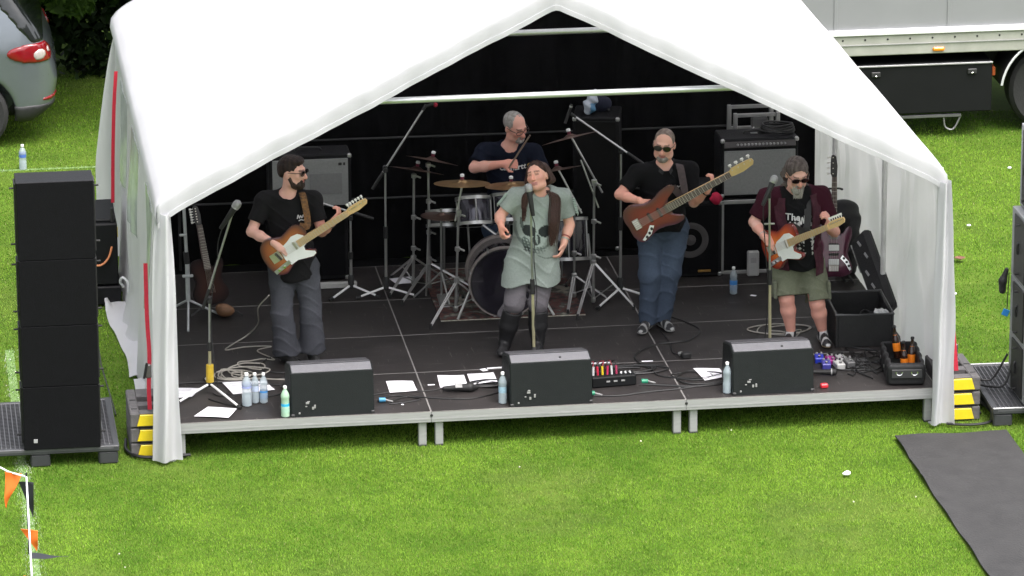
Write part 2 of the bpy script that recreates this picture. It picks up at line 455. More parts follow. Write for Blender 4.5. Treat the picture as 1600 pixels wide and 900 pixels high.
# ================================================================== trees behind the lawn
M_bark = mat('bark', (.06, .045, .03), .95, .3, 14, bump=.8, bscale=25)
M_leaf = leaf_mat('tree_leaf', .6, .3)
def leaf_cloud(centres, radii, n, size, c0, c1, shell=.55):
    cs = np.array(centres); rs = np.array(radii); pick = rng.integers(0, len(cs), n)
    d = rng.normal(size=(n, 3)); d /= np.linalg.norm(d, axis=1)[:, None]
    rad = (shell+(1-shell)*rng.random(n))[:, None]
    p = cs[pick]+d*rs[pick]*rad
    nrm = d*.6+rng.normal(size=(n, 3))*.55; nrm /= np.linalg.norm(nrm, axis=1)[:, None]
    t = np.cross(nrm, rng.normal(size=(n, 3))); t /= np.linalg.norm(t, axis=1)[:, None]; b = np.cross(nrm, t)
    s = (size*rng.uniform(.6, 1.25, n))[:, None]
    q = np.stack([p-t*s, p+b*s*.45, p+t*s, p-b*s*.45], 1)
    k = rng.random((n, 1)); c = np.array(c0)*(1-k)+np.array(c1)*k
    tone = rng.uniform(.75, 1.25, (len(cs), 1))[pick]
    return q.reshape(-1, 3), np.arange(n*4).reshape(n, 4), np.repeat(c*tone, 4, 0)
def tree(name, label, base, clumps, rads, nleaf, size, limbs, cat='tree', c0=(.030, .065, .012), c1=(.075, .14, .022)):
    t = thing(name, label, cat, base); B = np.array(base)
    mb = MB().tube(smooth_path([(0, 0, -.1), (.05, .03, 1.0), (-.05, .1, 2.2), (.1, .2, 3.6)], 4), list(np.linspace(.26, .12, 13)), 10)
    mb.build('trunk', M_bark, t)
    for (p0, p1) in limbs:
        m = (np.array(p0)+np.array(p1))/2+V3(0, 0, .25)
        MB().tube(smooth_path([p0, m, p1], 4), list(np.linspace(.09, .02, 9)), 7).build('limb', M_bark, t)
    v, f, c = leaf_cloud(clumps, rads, nleaf, size, c0, c1)
    o = link('crown', np_mesh('crown', v, f, M_leaf, c), t, None); o['kind'] = 'stuff'
    return t
cl = []; rd = []
for k in range(30):
    a = random.uniform(0, 2*math.pi); rr = random.uniform(0, 1)**.6
    cl.append((math.cos(a)*rr*3.0, math.sin(a)*rr*2.2, 2.6+random.uniform(-1.0, 1.5))); s = random.uniform(.55, 1.0); rd.append((s, s, s*.7))
for k in range(12):      # drooping sprays at the near edge of the crown
    cl.append((-.9+k*.19+random.uniform(-.08, .08), -2.75+random.uniform(-.15, .25), .92+random.uniform(-.06, .35))); s = random.uniform(.12, .24); rd.append((s*1.2, s, s*.6))
for k in range(60):  # unseen clumps added in front of the crown to deepen the shade below
    cl.append((random.uniform(-3.2, 1.3), random.uniform(-5.0, -3.0), random.uniform(2.15, 2.9))); s = random.uniform(.45, .70); rd.append((s, s, s*.6))
for k in range(40):      # low dense clumps added out of view to shade the hedge and lawn
    cl.append((random.uniform(-2.6, 1.5), random.uniform(-3.2, -1.2), random.uniform(1.75, 2.3))); s = random.uniform(.45, .65); rd.append((s, s, s*.55))
tree('broadleaf_tree', 'dark broadleaf tree with drooping sprays behind the grey car', (-.6, 14.4, 0), cl, rd, 85000, .085,
     [((0, .1, 2.0), (-1.6, -1.2, 2.7)), ((0, .1, 2.2), (1.5, -1.3, 2.6)), ((0, .1, 2.6), (1.0, 1.2, 3.4)), ((0, .1, 1.7), (.2, -1.9, 1.6))])
# hedge across the back
cl = []; rd = []
for k in range(80):
    cl.append((-4+k*.11, random.uniform(-.3, .3), random.uniform(.10, 1.7))); s = random.uniform(.35, .55); rd.append((s, s*.8, s))
hd = thing('hedge', 'dense dark green hedge under the tree behind the car', 'hedge', (-.6, 12.45, 0))
v, f, c = leaf_cloud(cl, rd, 22000, .075, (.008, .018, .005), (.020, .042, .010), .3)  # very dark leaf colours carry the deep shade under the tree
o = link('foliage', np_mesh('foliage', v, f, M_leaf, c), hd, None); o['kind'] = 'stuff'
for k in range(12):
    x = -4+k*.75; MB().tube([(x, 0, -.05), (x+.05, .05, 1.0), (x-.05, 0, 2.0)], [.05, .04, .02], 6).build('stem', M_bark, hd)

# ================================================================== parked car
def sd_poly(px, pz, poly):
    P = np.array(poly, float); n = len(P); d = np.full(px.shape, 1e9); s = np.ones(px.shape)
    for i in range(n):
        a = P[i]; b = P[i-1]; e = b-a; wx = px-a[0]; wz = pz-a[1]
        t = np.clip((wx*e[0]+wz*e[1])/(e@e), 0, 1); dx = wx-e[0]*t; dz = wz-e[1]*t; d = np.minimum(d, dx*dx+dz*dz)
        c1 = pz >= a[1]; c2 = pz < b[1]; c3 = e[0]*wz > e[1]*wx
        s = np.where((c1 & c2 & c3) | (~c1 & ~c2 & ~c3), -s, s)
    return np.sqrt(d)*s
def smax(a, b, k):
    h = np.clip(k-np.abs(a-b), 0, None)/k; return np.maximum(a, b)+h*h*k*.25
M_carpaint = mat('car_paint', (.175, .195, .220), .30, .05, 3, metal=.55, coat=.8)
M_cargls = mat('car_glass', (.012, .014, .014), .06, .1, 2, spec=.7)
M_blkpl = mat('black_plastic', (.022, .022, .023), .55, .2, 20)
M_tyre = mat('tyre_rubber', (.020, .020, .020), .85, .2, 30, bump=.3)
M_alloy = mat('alloy_rim', (.45, .46, .47), .35, .1, 10, metal=.9)
M_redlens = mat('red_lens', (.20, .005, .010), .12, .12, 20, coat=.7)
M_clrlens = mat('clear_lens', (.40, .36, .34), .15, .1, 30, coat=.6)
M_chrome = mat('chrome', (.72, .72, .72), .16, .06, 20, metal=1.0)
car = thing('parked_car', 'silver grey hatchback parked by the hedge, rear corner towards the tent', 'car', (-.40, 10.25, 0), R(178.5))
CLO, CHI = (-.30, -.98, .15), (4.6, .98, 1.75)
FD = Field(CLO, CHI, .024)
P = FD.pts(); X, Yy, Zz = P[..., 0], P[..., 1], P[..., 2]
prof = [(0.06, .38), (-.02, .62), (.06, .86), (.16, 1.06), (.48, 1.56), (.80, 1.66), (1.6, 1.69), (2.45, 1.63), (3.10, 1.10), (4.15, .95), (4.34, .62), (4.28, .30), (4.1, .26), (.30, .26)]
wz = np.where(Zz < .95, .89-.06*np.clip((.5-Zz)/.3, 0, 1)**2, .89-(Zz-.95)*.30)
XX = np.minimum(X, 4.32-X)
plan = np.sqrt(np.maximum(np.maximum(.42-XX, 0)**2+np.maximum(np.abs(Yy)-(.89-.42), 0)**2, 1e-9))-.42
D0 = smax(smax(sd_poly(X, Zz, prof), np.abs(Yy)-wz, .10), plan, .12)
arch = np.sqrt((X-.84)**2+(Zz-.33)**2)-.41
arch = np.minimum(arch, np.sqrt((X-3.42)**2+(Zz-.33)**2)-.41)
D0 = np.maximum(D0, -np.where(np.abs(Yy) > .55, arch, 1))
def car_part(name, D, m, par=car, label=None):
    F2 = Field(CLO, CHI, .024); F2.D = D.astype(np.float32); return F2.build(name, m, par, label=label)
bd = car_part('body', D0, M_carpaint)
def reg(c, r, M=None):
    q = (P-np.array(c))/np.array(r); return (np.linalg.norm(q, axis=-1)-1)*min(r)
# children named for what they are; each follows the panel it is set into
rw = np.maximum(np.maximum(D0-.008, 1.02-Zz+.0*X), X-(.30+(Zz-1.06)*.85))
rw = np.maximum(rw, Zz-1.52); car_part('rear_window', rw, M_cargls)
for s in (1, -1):
    q = np.maximum(D0-.007, np.maximum(1.04+.05*(X-.6)-Zz, Zz-(1.53)))
    car_part('side_window', np.maximum(q, np.maximum(np.maximum(.66+(Zz-1.04)*.55-X, X-2.95+(Zz-1.04)*1.15), .55-s*Yy)), M_cargls)
    car_part('headlight', np.maximum(D0-.012, np.maximum(reg((4.18, s*.66, .80), (.30, .20, .10)), .3-s*Yy)), M_clrlens)
    lt = np.maximum(D0-.014, np.maximum(reg((.20, s*.80, .93), (.31, .28, .100)), .35-s*Yy)); tl = car_part('tail_light', lt, M_redlens)
    car_part('lamp_lens', np.maximum(D0-.022, reg((.185, s*.86, .915), (.075, .16, .062))), M_clrlens, tl)
    car_part('lamp_lens', np.maximum(D0-.022, reg((.055, s*.70, .945), (.10, .05, .045))), M_clrlens, tl)
    car_part('reflector', np.maximum(D0-.012, reg((.06, s*.66, .47), (.22, .20, .028))), M_redlens)
    rr = np.sqrt(1.0)
car_part('windscreen', np.maximum(np.maximum(D0-.008, 1.12-Zz), np.maximum(2.52+(1.58-Zz)*1.18-.02-X, np.abs(Yy)-.70+(Zz-1.1)*.2)), M_cargls)
car_part('bumper_skirt', np.maximum(D0-.010, np.maximum(Zz-.43, X-.56)), M_blkpl)
car_part('bumper_seam', np.maximum(D0-.004, np.maximum(np.abs(Zz-.70-.06*np.clip(X, 0, .5))-.009, X-.55)), M_blkpl)
for s in (1, -1):
    wl_ = MB().lathe([(.20, -.10), (.30, -.11), (.335, -.08), (.34, 0), (.335, .08), (.30, .11), (.20, .10)], (3.42, s*.76, .34), (0, 1, 0), 28, False).build('wheel', M_tyre, car); MB().lathe([(.001, s*.06), (.10, s*.07), (.215, s*.03), (.215, s*.10), (.195, s*.09)], (3.42, s*.76, .34), (0, 1, 0), 24, False).build('rim', M_alloy, wl_)
    wl_ = MB().lathe([(.20, -.10), (.30, -.11), (.335, -.08), (.34, 0), (.335, .08), (.30, .11), (.20, .10)], (.84, s*.76, .34), (0, 1, 0), 28, False).build('wheel', M_tyre, car)
    rim = MB().lathe([(.215, s*.02), (.215, s*.10), (.195, s*.09), (.19, s*.04)], (.84, s*.76, .34), (0, 1, 0), 24, False)
    for k in range(5):
        a = k*2*math.pi/5; rim.cyl((.84, s*.82, .34), (.84+.2*math.cos(a), s*.83, .34+.2*math.sin(a)), .03, .022, 6)
    rim.build('rim', M_alloy, wl_)

# ================================================================== lorry
M_truckw = mat('truck_panel', (.22, .225, .23), .45, .04, 1.5)  # white body toned down to grey, tree shade put into the colour
M_alu = mat('brushed_aluminium', (.34, .34, .34), .45, .12, 6, metal=.25, stretch=(1, 1, 12))
M_rail = mat('rail_aluminium', (.40, .40, .36), .5, .12, 5, metal=.3)
M_dark = mat('chassis_black', (.012, .012, .012), .7, .2, 10)
M_locker = mat('locker_black', (.006, .0065, .007), .6, .12, 6, spec=.2)
M_amber = mat('amber_lens', (.75, .25, .01), .25, .1, 30)
tr = thing('truck', 'white box truck with black side locker parked behind the marquee', 'truck', (8.0, 8.40, 0))
def T(c, s, name, m, bev=.0, par=tr): return MB().box((c[0]-8.0, c[1]-8.40, c[2]), s, bev=bev).build(name, m, par)
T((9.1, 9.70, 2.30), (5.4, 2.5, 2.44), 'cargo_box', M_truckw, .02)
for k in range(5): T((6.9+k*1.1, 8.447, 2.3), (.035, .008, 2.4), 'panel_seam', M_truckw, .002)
T((9.1, 8.440, 1.075), (5.44, .06, .055), 'edge_trim', mat('trim_white', (.72, .73, .73), .4, .05, 5), .008)
T((9.1, 8.455, .945), (5.4, .05, .195), 'side_rail', M_rail, .008)
T((9.1, 8.425, .955), (5.4, .012, .006), 'rail_lip', M_alu)
for k in range(16): MB().lathe([(.001, .0), (.009, .002), (.012, .010)], (6.75+k*.218-8.0, .024, 1.005), (0, 1, 0), 8).build('bolt', M_dark, tr)
ml = T((7.90, 8.424, .892), (.115, .03, .042), 'marker_light', M_amber, .012)
T((9.1, 9.70, .70), (5.2, 1.1, .28), 'chassis', M_dark, .02)
T((9.1, 9.70, .95), (5.3, 2.3, .16), 'floor_pan', M_dark, .01)
lk = T((7.72, 8.72, .500), (1.44, .52, .50), 'locker', M_locker, .012)
T((7.72, 8.462, .735), (1.44, .03, .016), 'locker_lip', M_alu, .003, lk)
for x in (7.30, 8.24):
    T((x, 8.452, .655), (.09, .02, .05), 'latch', M_blkpl, .006, lk); T((x, 8.440, .640), (.014, .014, .014), 'lock', M_chrome, .003, lk)
T((8.475, 8.60, .62), (.035, .10, .09), 'side_lamp', mat('orange_lens', (.45, .10, .03), .3), .008)
T((7.55, 8.50, .215), (1.20, .04, .032), 'guard_bar', mat('guard_steel', (.16, .16, .16), .5, .1, 8, metal=.5), .006)
MB().tube(smooth_path([(7.98-8, .10, .21), (8.0-8, .10, .10), (8.08-8, .10, .08), (8.15-8, .10, .21)], 5), .009, 7).build('step_hoop', mat('hoop_steel', (.25, .25, .25), .5, metal=.6), tr)
for x in (9.06, 10.45):
    wl_ = MB().lathe([(.24, -.13), (.385, -.14), (.42, -.10), (.43, 0), (.42, .10), (.385, .14), (.24, .13)], (x-8, .30, .43), (0, 1, 0), 36, False).build('wheel', M_tyre, tr)
    MB().lathe([(.001, -.04), (.12, -.05), (.19, .0), (.235, -.11), (.245, -.125), (.25, -.10), (.25, .1)], (x-8, .30, .43), (0, 1, 0), 28, False).build('rim', mat('steel_rim', (.30, .30, .29), .5, metal=.4), wl_)
    arc = [(x-8+.60*math.cos(a), .28, .49+.60*math.sin(a)) for a in np.linspace(R(12), R(168), 18)]
    mg = MB()
    mg.sheet(lambda u, v, x=x: (x-8+.53*math.cos(R(8+164*u)), .05+v*.48, .43+.53*math.sin(R(8+164*u))), 20, 2, (0, 0, 1), .02); mgo = mg.build('mudguard', M_blkpl, tr)
    MB().tube([(x-8+.535*math.cos(a), .045, .43+.535*math.sin(a)) for a in np.linspace(R(8), R(172), 22)], .012, 6).build('guard_edge', mat('edge_grey', (.55, .56, .56), .5), mgo)
# ================================================================== stage decks
M_ply = mat('deck_ply', (.021, .0180, .0175), .52, .35, 2.2, bump=.12, bscale=90, col2=(.013, .0115, .011), spec=.35)
def scuff(m):
    # dry scratches and dusty scuffs worked into the deck coating
    N = m.node_tree.nodes; L = m.node_tree.links; b = N['Principled BSDF']; src = b.inputs['Base Color'].links[0].from_socket
    tc = N.new('ShaderNodeNewGeometry'); cur = src
    for st, sc, lo, hi, col in (((2, 34, 1), 2.3, .66, .72, (.075, .068, .064)), ((30, 3, 1), 1.7, .67, .73, (.070, .064, .060)), ((1, 1, 1), 1.3, .55, .80, (.042, .037, .035))):
        mp = N.new('ShaderNodeMapping'); mp.inputs['Scale'].default_value = st; mp.inputs['Rotation'].default_value = (0, 0, .35*st[0]*.1); L.new(tc.outputs['Position'], mp.inputs['Vector'])
        n = N.new('ShaderNodeTexNoise'); n.inputs['Scale'].default_value = sc; n.inputs['Detail'].default_value = 3; L.new(mp.outputs['Vector'], n.inputs['Vector'])
        r = N.new('ShaderNodeMapRange'); r.inputs['From Min'].default_value = lo; r.inputs['From Max'].default_value = hi; L.new(n.outputs['Fac'], r.inputs['Value'])
        x = N.new('ShaderNodeMix'); x.data_type = 'RGBA'; L.new(r.outputs['Result'], x.inputs['Factor']); L.new(cur, x.inputs['A']); x.inputs['B'].default_value = (*col, 1); cur = x.outputs['Result']
    L.new(cur, b.inputs['Base Color'])
scuff(M_ply)
HS = .29
dk = thing('stage_deck', '', 'stage deck', (1, .5, 0), 0, 'decks of the stage')
MB().box((0, 0, HS-.012), (1.989, .989, .024), bev=.001).build('deck_board', M_ply, dk)
fr = MB()
for s in (-1, 1):
    fr.box((0, s*.4835, HS-.0455), (2.0-.002, .031, .086), bev=.003); fr.box((0, s*.4985, HS-.060), (1.998, .005, .012))
    fr.box((s*.9835, 0, HS-.0455), (.031, .935, .086), bev=.003)
lip = MB()
for s in (-1, 1):
    lip.box((0, s*.4967, HS-.003), (2.0-.002, .0045, .0065)); lip.box((s*.9967, 0, HS-.003), (.0045, .985, .0065))
lip.build('edge_lip', mat('worn_lip', (.22, .21, .20), .5, .5, 3), dk)
fr.build('frame', M_alu, dk)
for sx in (-1, 1):
    for sy in (-1, 1):
        lg = MB().box((sx*.935, sy*.44, .105), (.062, .062, .19), bev=.006).build('leg', M_alu, dk)
        MB().box((sx*.935, sy*.44, .006), (.068, .068, .012), bev=.002).build('foot', M_blkpl, lg)
MB().lathe([(.001, 0), (.012, -.002), (.010, -.006)], (-.997, -.4975, HS-.032), (0, 1, 0), 10).build('bolt', M_dark, dk)
cn = ['left', 'middle', 'right']; rn = ['front', 'second', 'third', 'rear']
for j in range(4):
    for i in range(3):
        o = dk if (i, j) == (0, 0) else copy_tree(dk)
        o.location = (1+2*i, .5+j, 0); o['label'] = f'{cn[i]} black stage deck in the {rn[j]} row, aluminium edged'

# ================================================================== marquee
def cloth_mat(name, col, rough=.55, tr=.10, bump=.25):
    m = mat(name, col, rough, .06, 1.2, bump=bump, bscale=7, spec=.35); N = m.node_tree.nodes; L = m.node_tree.links
    t = N.new('ShaderNodeBsdfTranslucent'); t.inputs['Color'].default_value = (*[min(1, x*1.1) for x in col], 1); ms = N.new('ShaderNodeMixShader'); ms.inputs['Fac'].default_value = tr
    L.new(N['Principled BSDF'].outputs[0], ms.inputs[1]); L.new(t.outputs[0], ms.inputs[2]); L.new(ms.outputs[0], N['Material Output'].inputs['Surface'])
    return m
M_pvc = cloth_mat('marquee_pvc', (.70, .70, .715), tr=.54); M_pvcs = cloth_mat('sidewall_pvc', (.72, .72, .72), .6, tr=.60, bump=.5)
M_black = mat('black_drape', (.006, .006, .0065), .95, .3, 3, spec=.1, bump=.4, bscale=5)
M_galv = mat('galvanised_tube', (.62, .63, .64), .38, .1, 12, metal=.7)
M_red = mat('red_webbing', (.42, .010, .03), .7, .15, 40)
MX = 2.965
mq = thing('marquee', 'white six metre frame marquee open at the front over the stage', 'marquee', (MX, 3.0, 0))
def prof_pt(u):
    """Roof cross-section: u 0..1 from the bottom of one eave skirt over the ridge to the other."""
    pts = [(-3.045, 1.93), (-3.06, 2.00), (-3.05, 2.07), (-2.99, 2.145), (-2.90, 2.205), (-1.5, 2.913), (-.18, 3.580), (-.03, 3.653), (0, 3.660)]
    pts = pts+[(-x, z) for x, z in pts[-2::-1]]
    us = [0, .012, .022, .035, .055, .26, .465, .487, .5]; us = us+[1-q for q in us[-2::-1]]
    return np.interp(u, us, [p[0] for p in pts]), np.interp(u, us, [p[1] for p in pts])
def roof(u, v):
    u2 = u; x, z = prof_pt(u2)
    y = -3.09+v*6.16
    mid = math.sin(min(1, max(0, (u2 if u2 < .5 else 1-u2)/.5))*math.pi)
    sag = -.035*mid*abs(math.sin(v*math.pi*3))**1.2
    n = .012*math.sin(u2*61+math.sin(v*9)*1.5)*math.sin(v*21+u2*13)+.006*math.sin(u2*173+v*40)
    e = min(v, 1-v)*14; roll = -.03*(1-min(1, e))**2
    return (x, y, z+sag+n*mid*min(1, e*.3)+roll)
us = sorted(set([round(x, 4) for x in list(np.linspace(0, 1, 81))+[.012, .022, .035, .045, .055, .945, .955, .965, .978, .988]]))
NV = 60; vv = [roof(u, v) for v in np.linspace(0, 1, NV+1) for u in us]; nu = len(us)
ff = [(j*nu+i, j*nu+i+1, (j+1)*nu+i+1, (j+1)*nu+i) for j in range(NV) for i in range(nu-1)]
ro = MB().add(vv, ff).build('roof_canopy', M_pvc, mq, 60)
sm = ro.modifiers.new('thick', 'SOLIDIFY'); sm.thickness = .006; sm.offset = 0
def valance(sign, depth):
    def fn(u, v):
        uu = .022+.956*u; x, z = prof_pt(uu); _, _, zr = roof(uu, 0.0)
        k = [(0.0, .004), (-.010, -.004), (-.014, -.022), (-.015, -.070), (-.013, -.118), (-.012, -.160)]
        i = v*5; a = int(min(4, math.floor(i))); t = i-a
        dy = k[a][0]*(1-t)+k[a+1][0]*t; dz = k[a][1]*(1-t)+k[a+1][1]*t
        wob = .007*math.sin(u*75)+.004*math.sin(u*190+2)
        corner = min(1, max(0, (min(u, 1-u))/.04))
        zz = zr+dz*(1+.03*math.sin(u*31))
        return (x*(1-.002*v), sign*(3.09-dy+wob*v), zz)
    return fn
def hem(u, v):
    p = valance(-1, .19)(u, .80+.20*v); return (p[0], p[1]-.007, p[2]-.004)
MB().sheet(hem, 150, 2, (0, 1, 0), .004).build('valance_hem', M_pvc, mq, 60)
vl = MB().grid(valance(-1, .19), 150, 10).build('valance', M_pvc, mq, 60); vl.modifiers.new('thick', 'SOLIDIFY').thickness = .005
MB().grid(valance(1, .19), 90, 5).build('valance', M_pvc, mq, 60)
# ridge, eaves, rafters, legs and tie bars
def bar(a, b, r, name='pole', m=M_galv): return MB().cyl(np.array(a)-V3(MX, 3, 0), np.array(b)-V3(MX, 3, 0), r, n=14).build(name, m, mq)
bar((2.965, -.02, 3.54), (2.965, 6.02, 3.54), .022, 'ridge_pole')
for x in (-.03, 5.97): bar((x, -.02, 2.07), (x, 6.02, 2.07), .022, 'eave_pole')
for y in (0, 2, 4, 6):
    bar((-.03, y, 2.05), (2.965, y, 3.53), .02, 'rafter'); bar((5.97, y, 2.05), (2.965, y, 3.53), .02, 'rafter')
    bar((1.40, y+.03, 2.775), (4.60, y+.03, 2.775), .024, 'tie_bar')
    for x in (-.03, 5.985): bar((x, y, 0), (x, y, 2.08), .022, 'leg_pole', mat('pole_white', (.62, .62, .61), .5))
for y in (0,):
    for x in (-.03, 5.985): MB().lathe([(.055, 0), (.055, .008), (.03, .012), (.028, .10)], (x-MX, y-3.0, 0), (0, 0, 1), 16).build('base_plate', M_galv, mq)
# side walls: hanging folds
def fold(y, z, s=0.0):
    return .030*math.sin(y*5.1+s)+.022*math.sin(y*11.7+1.3*s+.6*z)+.012*math.sin(y*23+2.2*z+s)+.018*math.sin(z*3.1+y*2.3)
def wall_l(u, v):
    y = -.02+u*6.0; z = 2.02*(1-v); flare = .0
    if z < .42: flare = -(.42-z)**1.4*.32*(.5+.5*math.sin(y*2.1+.5))
    g_ = min(1, v*2.2); return (-.050-.035*g_-MX+fold(y, z)*(.35+.65*v)*g_+flare, y-3, max(.012, z))
MB().sheet(wall_l, 110, 26, (1, 0, 0), .004).build('side_wall', M_pvcs, mq, 70)
_r = random.Random(4); CR = [(_r.uniform(0, 5.6), _r.uniform(.025, .16), _r.uniform(-.045, .045), _r.uniform(-.12, .12)) for _ in range(34)]
def wall_r(u, v):
    y = -.02+u*6.0; z = 2.0*(1-v)
    c_ = sum(a*math.exp(-((y-y0-sl*(1-z))/w)**2) for y0, w, a, sl in CR)
    g_ = min(1, v*2.2); return (5.985+.07*g_-MX+fold(y*.6, z, 2)*g_*.7+c_*g_+.006*g_*math.sin(z*11+y*7), y-3, max(.012, z))
MB().sheet(wall_r, 190, 30, (1, 0, 0), .004).build('side_wall', M_pvcs, mq, 70)
# clear window panels sewn into the left wall
M_win = mat('pvc_window', (.40, .42, .42), .22, .2, 5, bump=.3, bscale=9)
for y0 in (.8, 2.6, 4.2):
    MB().sheet(lambda u, v, y0=y0: (-.0535-.035*min(1, (1-(1.75-v*.8)/2.02)*2.2)-MX+fold(y0+u*.9, 1.75-v*.8)*(.35+.65*(1-(1.75-v*.8)/2.02))*min(1, (1-(1.75-v*.8)/2.02)*2.2), y0+u*.9-3, 1.75-v*.8), 20, 12, (1, 0, 0), .008).build('window_pane', M_win, mq, 70)
# gathered corner curtains at the two front legs
def curtain(x0, x1, seed, tuck):
    def fn(u, v):
        z = 2.00*(1-v); t = u; c_ = -.03 if x0 < 3 else 5.985; q_ = min(1, .45+v*.9); w0, w1 = c_+(x0-c_)*q_, c_+(x1-c_)*q_
        pinch = 1-.25*math.exp(-((z-.55)/.5)**2)
        xm = (w0+w1)/2; x = xm+(w0+(w1-w0)*t-xm)*pinch*(1+.05*math.sin(v*9+seed))
        y = -.125+.038*math.sin(t*7+seed+v*1.6)+.012*math.sin(t*13+2*seed+v*5)+.008*math.sin(v*17+t*6+seed)+.05*(t-.5)**2
        return (x-MX, y-3, max(.03, z))
    return fn
MB().sheet(curtain(-.175, .075, .4, 1), 26, 40, (0, 1, 0), .004).build('corner_curtain', M_pvc, mq, 70)
MB().sheet(curtain(5.91, 6.12, 2.1, -1), 26, 40, (0, 1, 0), .004).build('corner_curtain', M_pvc, mq, 70)
# rear end: white gable sheet outside, black drape inside
def gable(y, inset):
    def fn(u, v):
        x = .0+u*5.93; top = 2.06+(3.52-2.06)*(1-abs(x-2.965)/2.965)-.03-inset
        z = top*(1-v)
        return (x-MX, y-3+.030*math.sin(x*9)+.02*math.sin(x*21+z*2), max(.012, z))
    return fn
MB().sheet(gable(6.03, 0), 70, 10, (0, 1, 0), .004).build('rear_wall', M_pvcs, mq, 70)
def flap(u, v):
    z = 1.95*(1-v); x = .02-u*(.06+.22*min(1, v*1.6)**.7)
    return (x-MX, 6.10-3+.03*math.sin(u*5+v*2), max(.015, z))
MB().sheet(flap, 14, 20, (0, 1, 0), .005).build('rear_flap', M_pvcs, mq, 70)
# loose skirt lying out on the grass beside the left wall
def skirt(u, v):
    y = 2.05+u*2.05; x = -.06-v*(.20+.05*math.sin(y*2.0))
    return (x-MX, y-3, .030+.05*(1-v)**2*abs(math.sin(y*3))+.012*math.sin(y*9+v*4)+(.05 if v > .8 and u > .9 else 0))
MB().sheet(skirt, 40, 10, (0, 0, 1), .005).build('ground_skirt', M_pvc, mq, 70)
def skirt2(u, v):
    y = .85+u*1.1; x = -.06-v*.13
    return (x-MX, y-3, .03+.07*(1-v)**2*abs(math.sin(y*3+1))+.01*math.sin(y*11))
MB().sheet(skirt2, 20, 6, (0, 0, 1), .005).build('ground_skirt', M_pvc, mq, 70)
MB().tube(smooth_path([(-.17-MX, 3.55-3, .34), (-.20-MX, 3.5-3, .40), (-.18-MX, 3.45-3, .45), (-.14-MX, 3.4-3, .42), (-.14-MX, 3.4-3, .34)], 5), .010, 8).build('rolled_hem', M_pvc, mq)

bdp = thing('backdrop_drape', 'black drape hung across the back of the stage', 'drape', (3, 5.10, 0))
MB().sheet(lambda u, v: ((-.02+u*6.06)-3, .035*math.sin(u*52)+.02*math.sin(u*121+v*3), max(.02, (2.0+(1.40)*(1-abs(u*6.06-.02-3)/3)-.05)*(1-v))), 120, 8, (0, 1, 0), .004).build('cloth', M_black, bdp, 70)
brl = thing('crowd_barrier', 'dim steel rails standing in front of the black backdrop', 'barrier', (3, 4.96, 0))
M_dim = mat('dull_steel', (.040, .040, .040), .5, .2, 6, metal=.4)
for z in (1.17, .63): MB().cyl((-2.6, 0, z), (2.3, 0, z-.02), .010, n=8).build('rail', M_dim, brl)
for x in (-2.6, 2.3): MB().cyl((x, 0, 0), (x, 0, 1.17), .012, n=8).build('post', M_dim, brl)

shs = thing('shade_sheet', 'black sheet added as shade on the ground behind the rear stage decks', 'cloth', (3, 4.55, 0))  # black sheet stands in for the shade on the grass behind the decks
MB().sheet(lambda u, v: (-3.0+u*6.0, -.52+v*1.04, .035+.012*math.sin(u*40)*math.sin(v*9)), 40, 8, (0, 0, 1), .006).build('cloth', M_black, shs, 60)
# ================================================================== ballast weights and ratchet straps at the two front legs
M_rub = mat('recycled_rubber', (.105, .10, .10), .9, .25, 18, bump=.4)
M_yel = mat('yellow_reflector', (.72, .55, .02), .4, .08, 20)
def weight(loc, label, dx, n):
    for k in range(n):
        t = thing('ballast_block', label[k], 'weight', (loc[0], loc[1], k*.122), 0, 'ballast blocks at the marquee legs')
        w2, L2 = .155, .62; b = MB()
        for s in (-1, 1): b.box((s*.118, L2/2, .058), (.074, L2, .112), bev=.008)
        for (y0, y1) in ((0, .10), (.20, .30), (.42, .62)): b.box((0, (y0+y1)/2, .058), (.162, y1-y0, .108))
        b.box((0, L2/2, .012), (.17, L2-.02, .02))
        b.build('block', M_rub, t)
        pr_ = [(-.105, -.042), (.105, -.042), (.080, .046), (-.080, .046)]
        p = MB().prism(pr_, 0, .022, .004); p.xf(np.array([[1, 0, 0], [0, 0, -1], [0, 1, 0.0]]), (dx, -.002, .06)); p.build('reflector', M_yel, t)
        for (x, y) in ((-.118, .12), (.118, .12), (-.118, .34), (.118, .34)): MB().box((x, y, .1155), (.045, .012, .003)).build('slot', M_dark, t)
weight((-.165, .08, 0), ['lowest of three grey ballast blocks with yellow ends by the left marquee leg', 'middle grey ballast block with yellow end by the left marquee leg', 'topmost grey ballast block by the left marquee leg, red strap through it'], .0, 3)
weight((6.195, .02, 0), ['lowest of three grey ballast blocks with yellow ends by the right marquee leg', 'middle grey ballast block with yellow end by the right marquee leg', 'topmost grey ballast block with yellow end by the right marquee leg'], .0, 3)
def strap(pts, wd, label, ratchet=None):
    root = thing('ratchet_strap', label, 'strap', pts[0]); b = np.array(pts[0]); P = smooth_path(pts, 4)
    mb = MB()
    v = []; 
    for i, p in enumerate(P):
        q = p-b; v += [q+V3(-wd/2, 0, 0), q+V3(wd/2, 0, 0), q+V3(wd/2, .004, 0), q+V3(-wd/2, .004, 0)]
    f = []
    for i in range(len(P)-1):
        for k in range(4): f.append((i*4+k, i*4+(k+1) % 4, i*4+4+(k+1) % 4, i*4+4+k))
    mb.add(v, f).build('webbing', M_red, root, 30)
    if ratchet is not None:
        q = np.array(ratchet)-b
        MB().box(q, (wd*1.5, .035, .11), bev=.008).build('ratchet', mat('ratchet_steel', (.20, .18, .18), .5, metal=.6), root)
        MB().cyl(q+V3(-.01, -.02, .07), q+V3(-.035, -.03, -.05), .010, n=8).build('handle', M_dark, root)
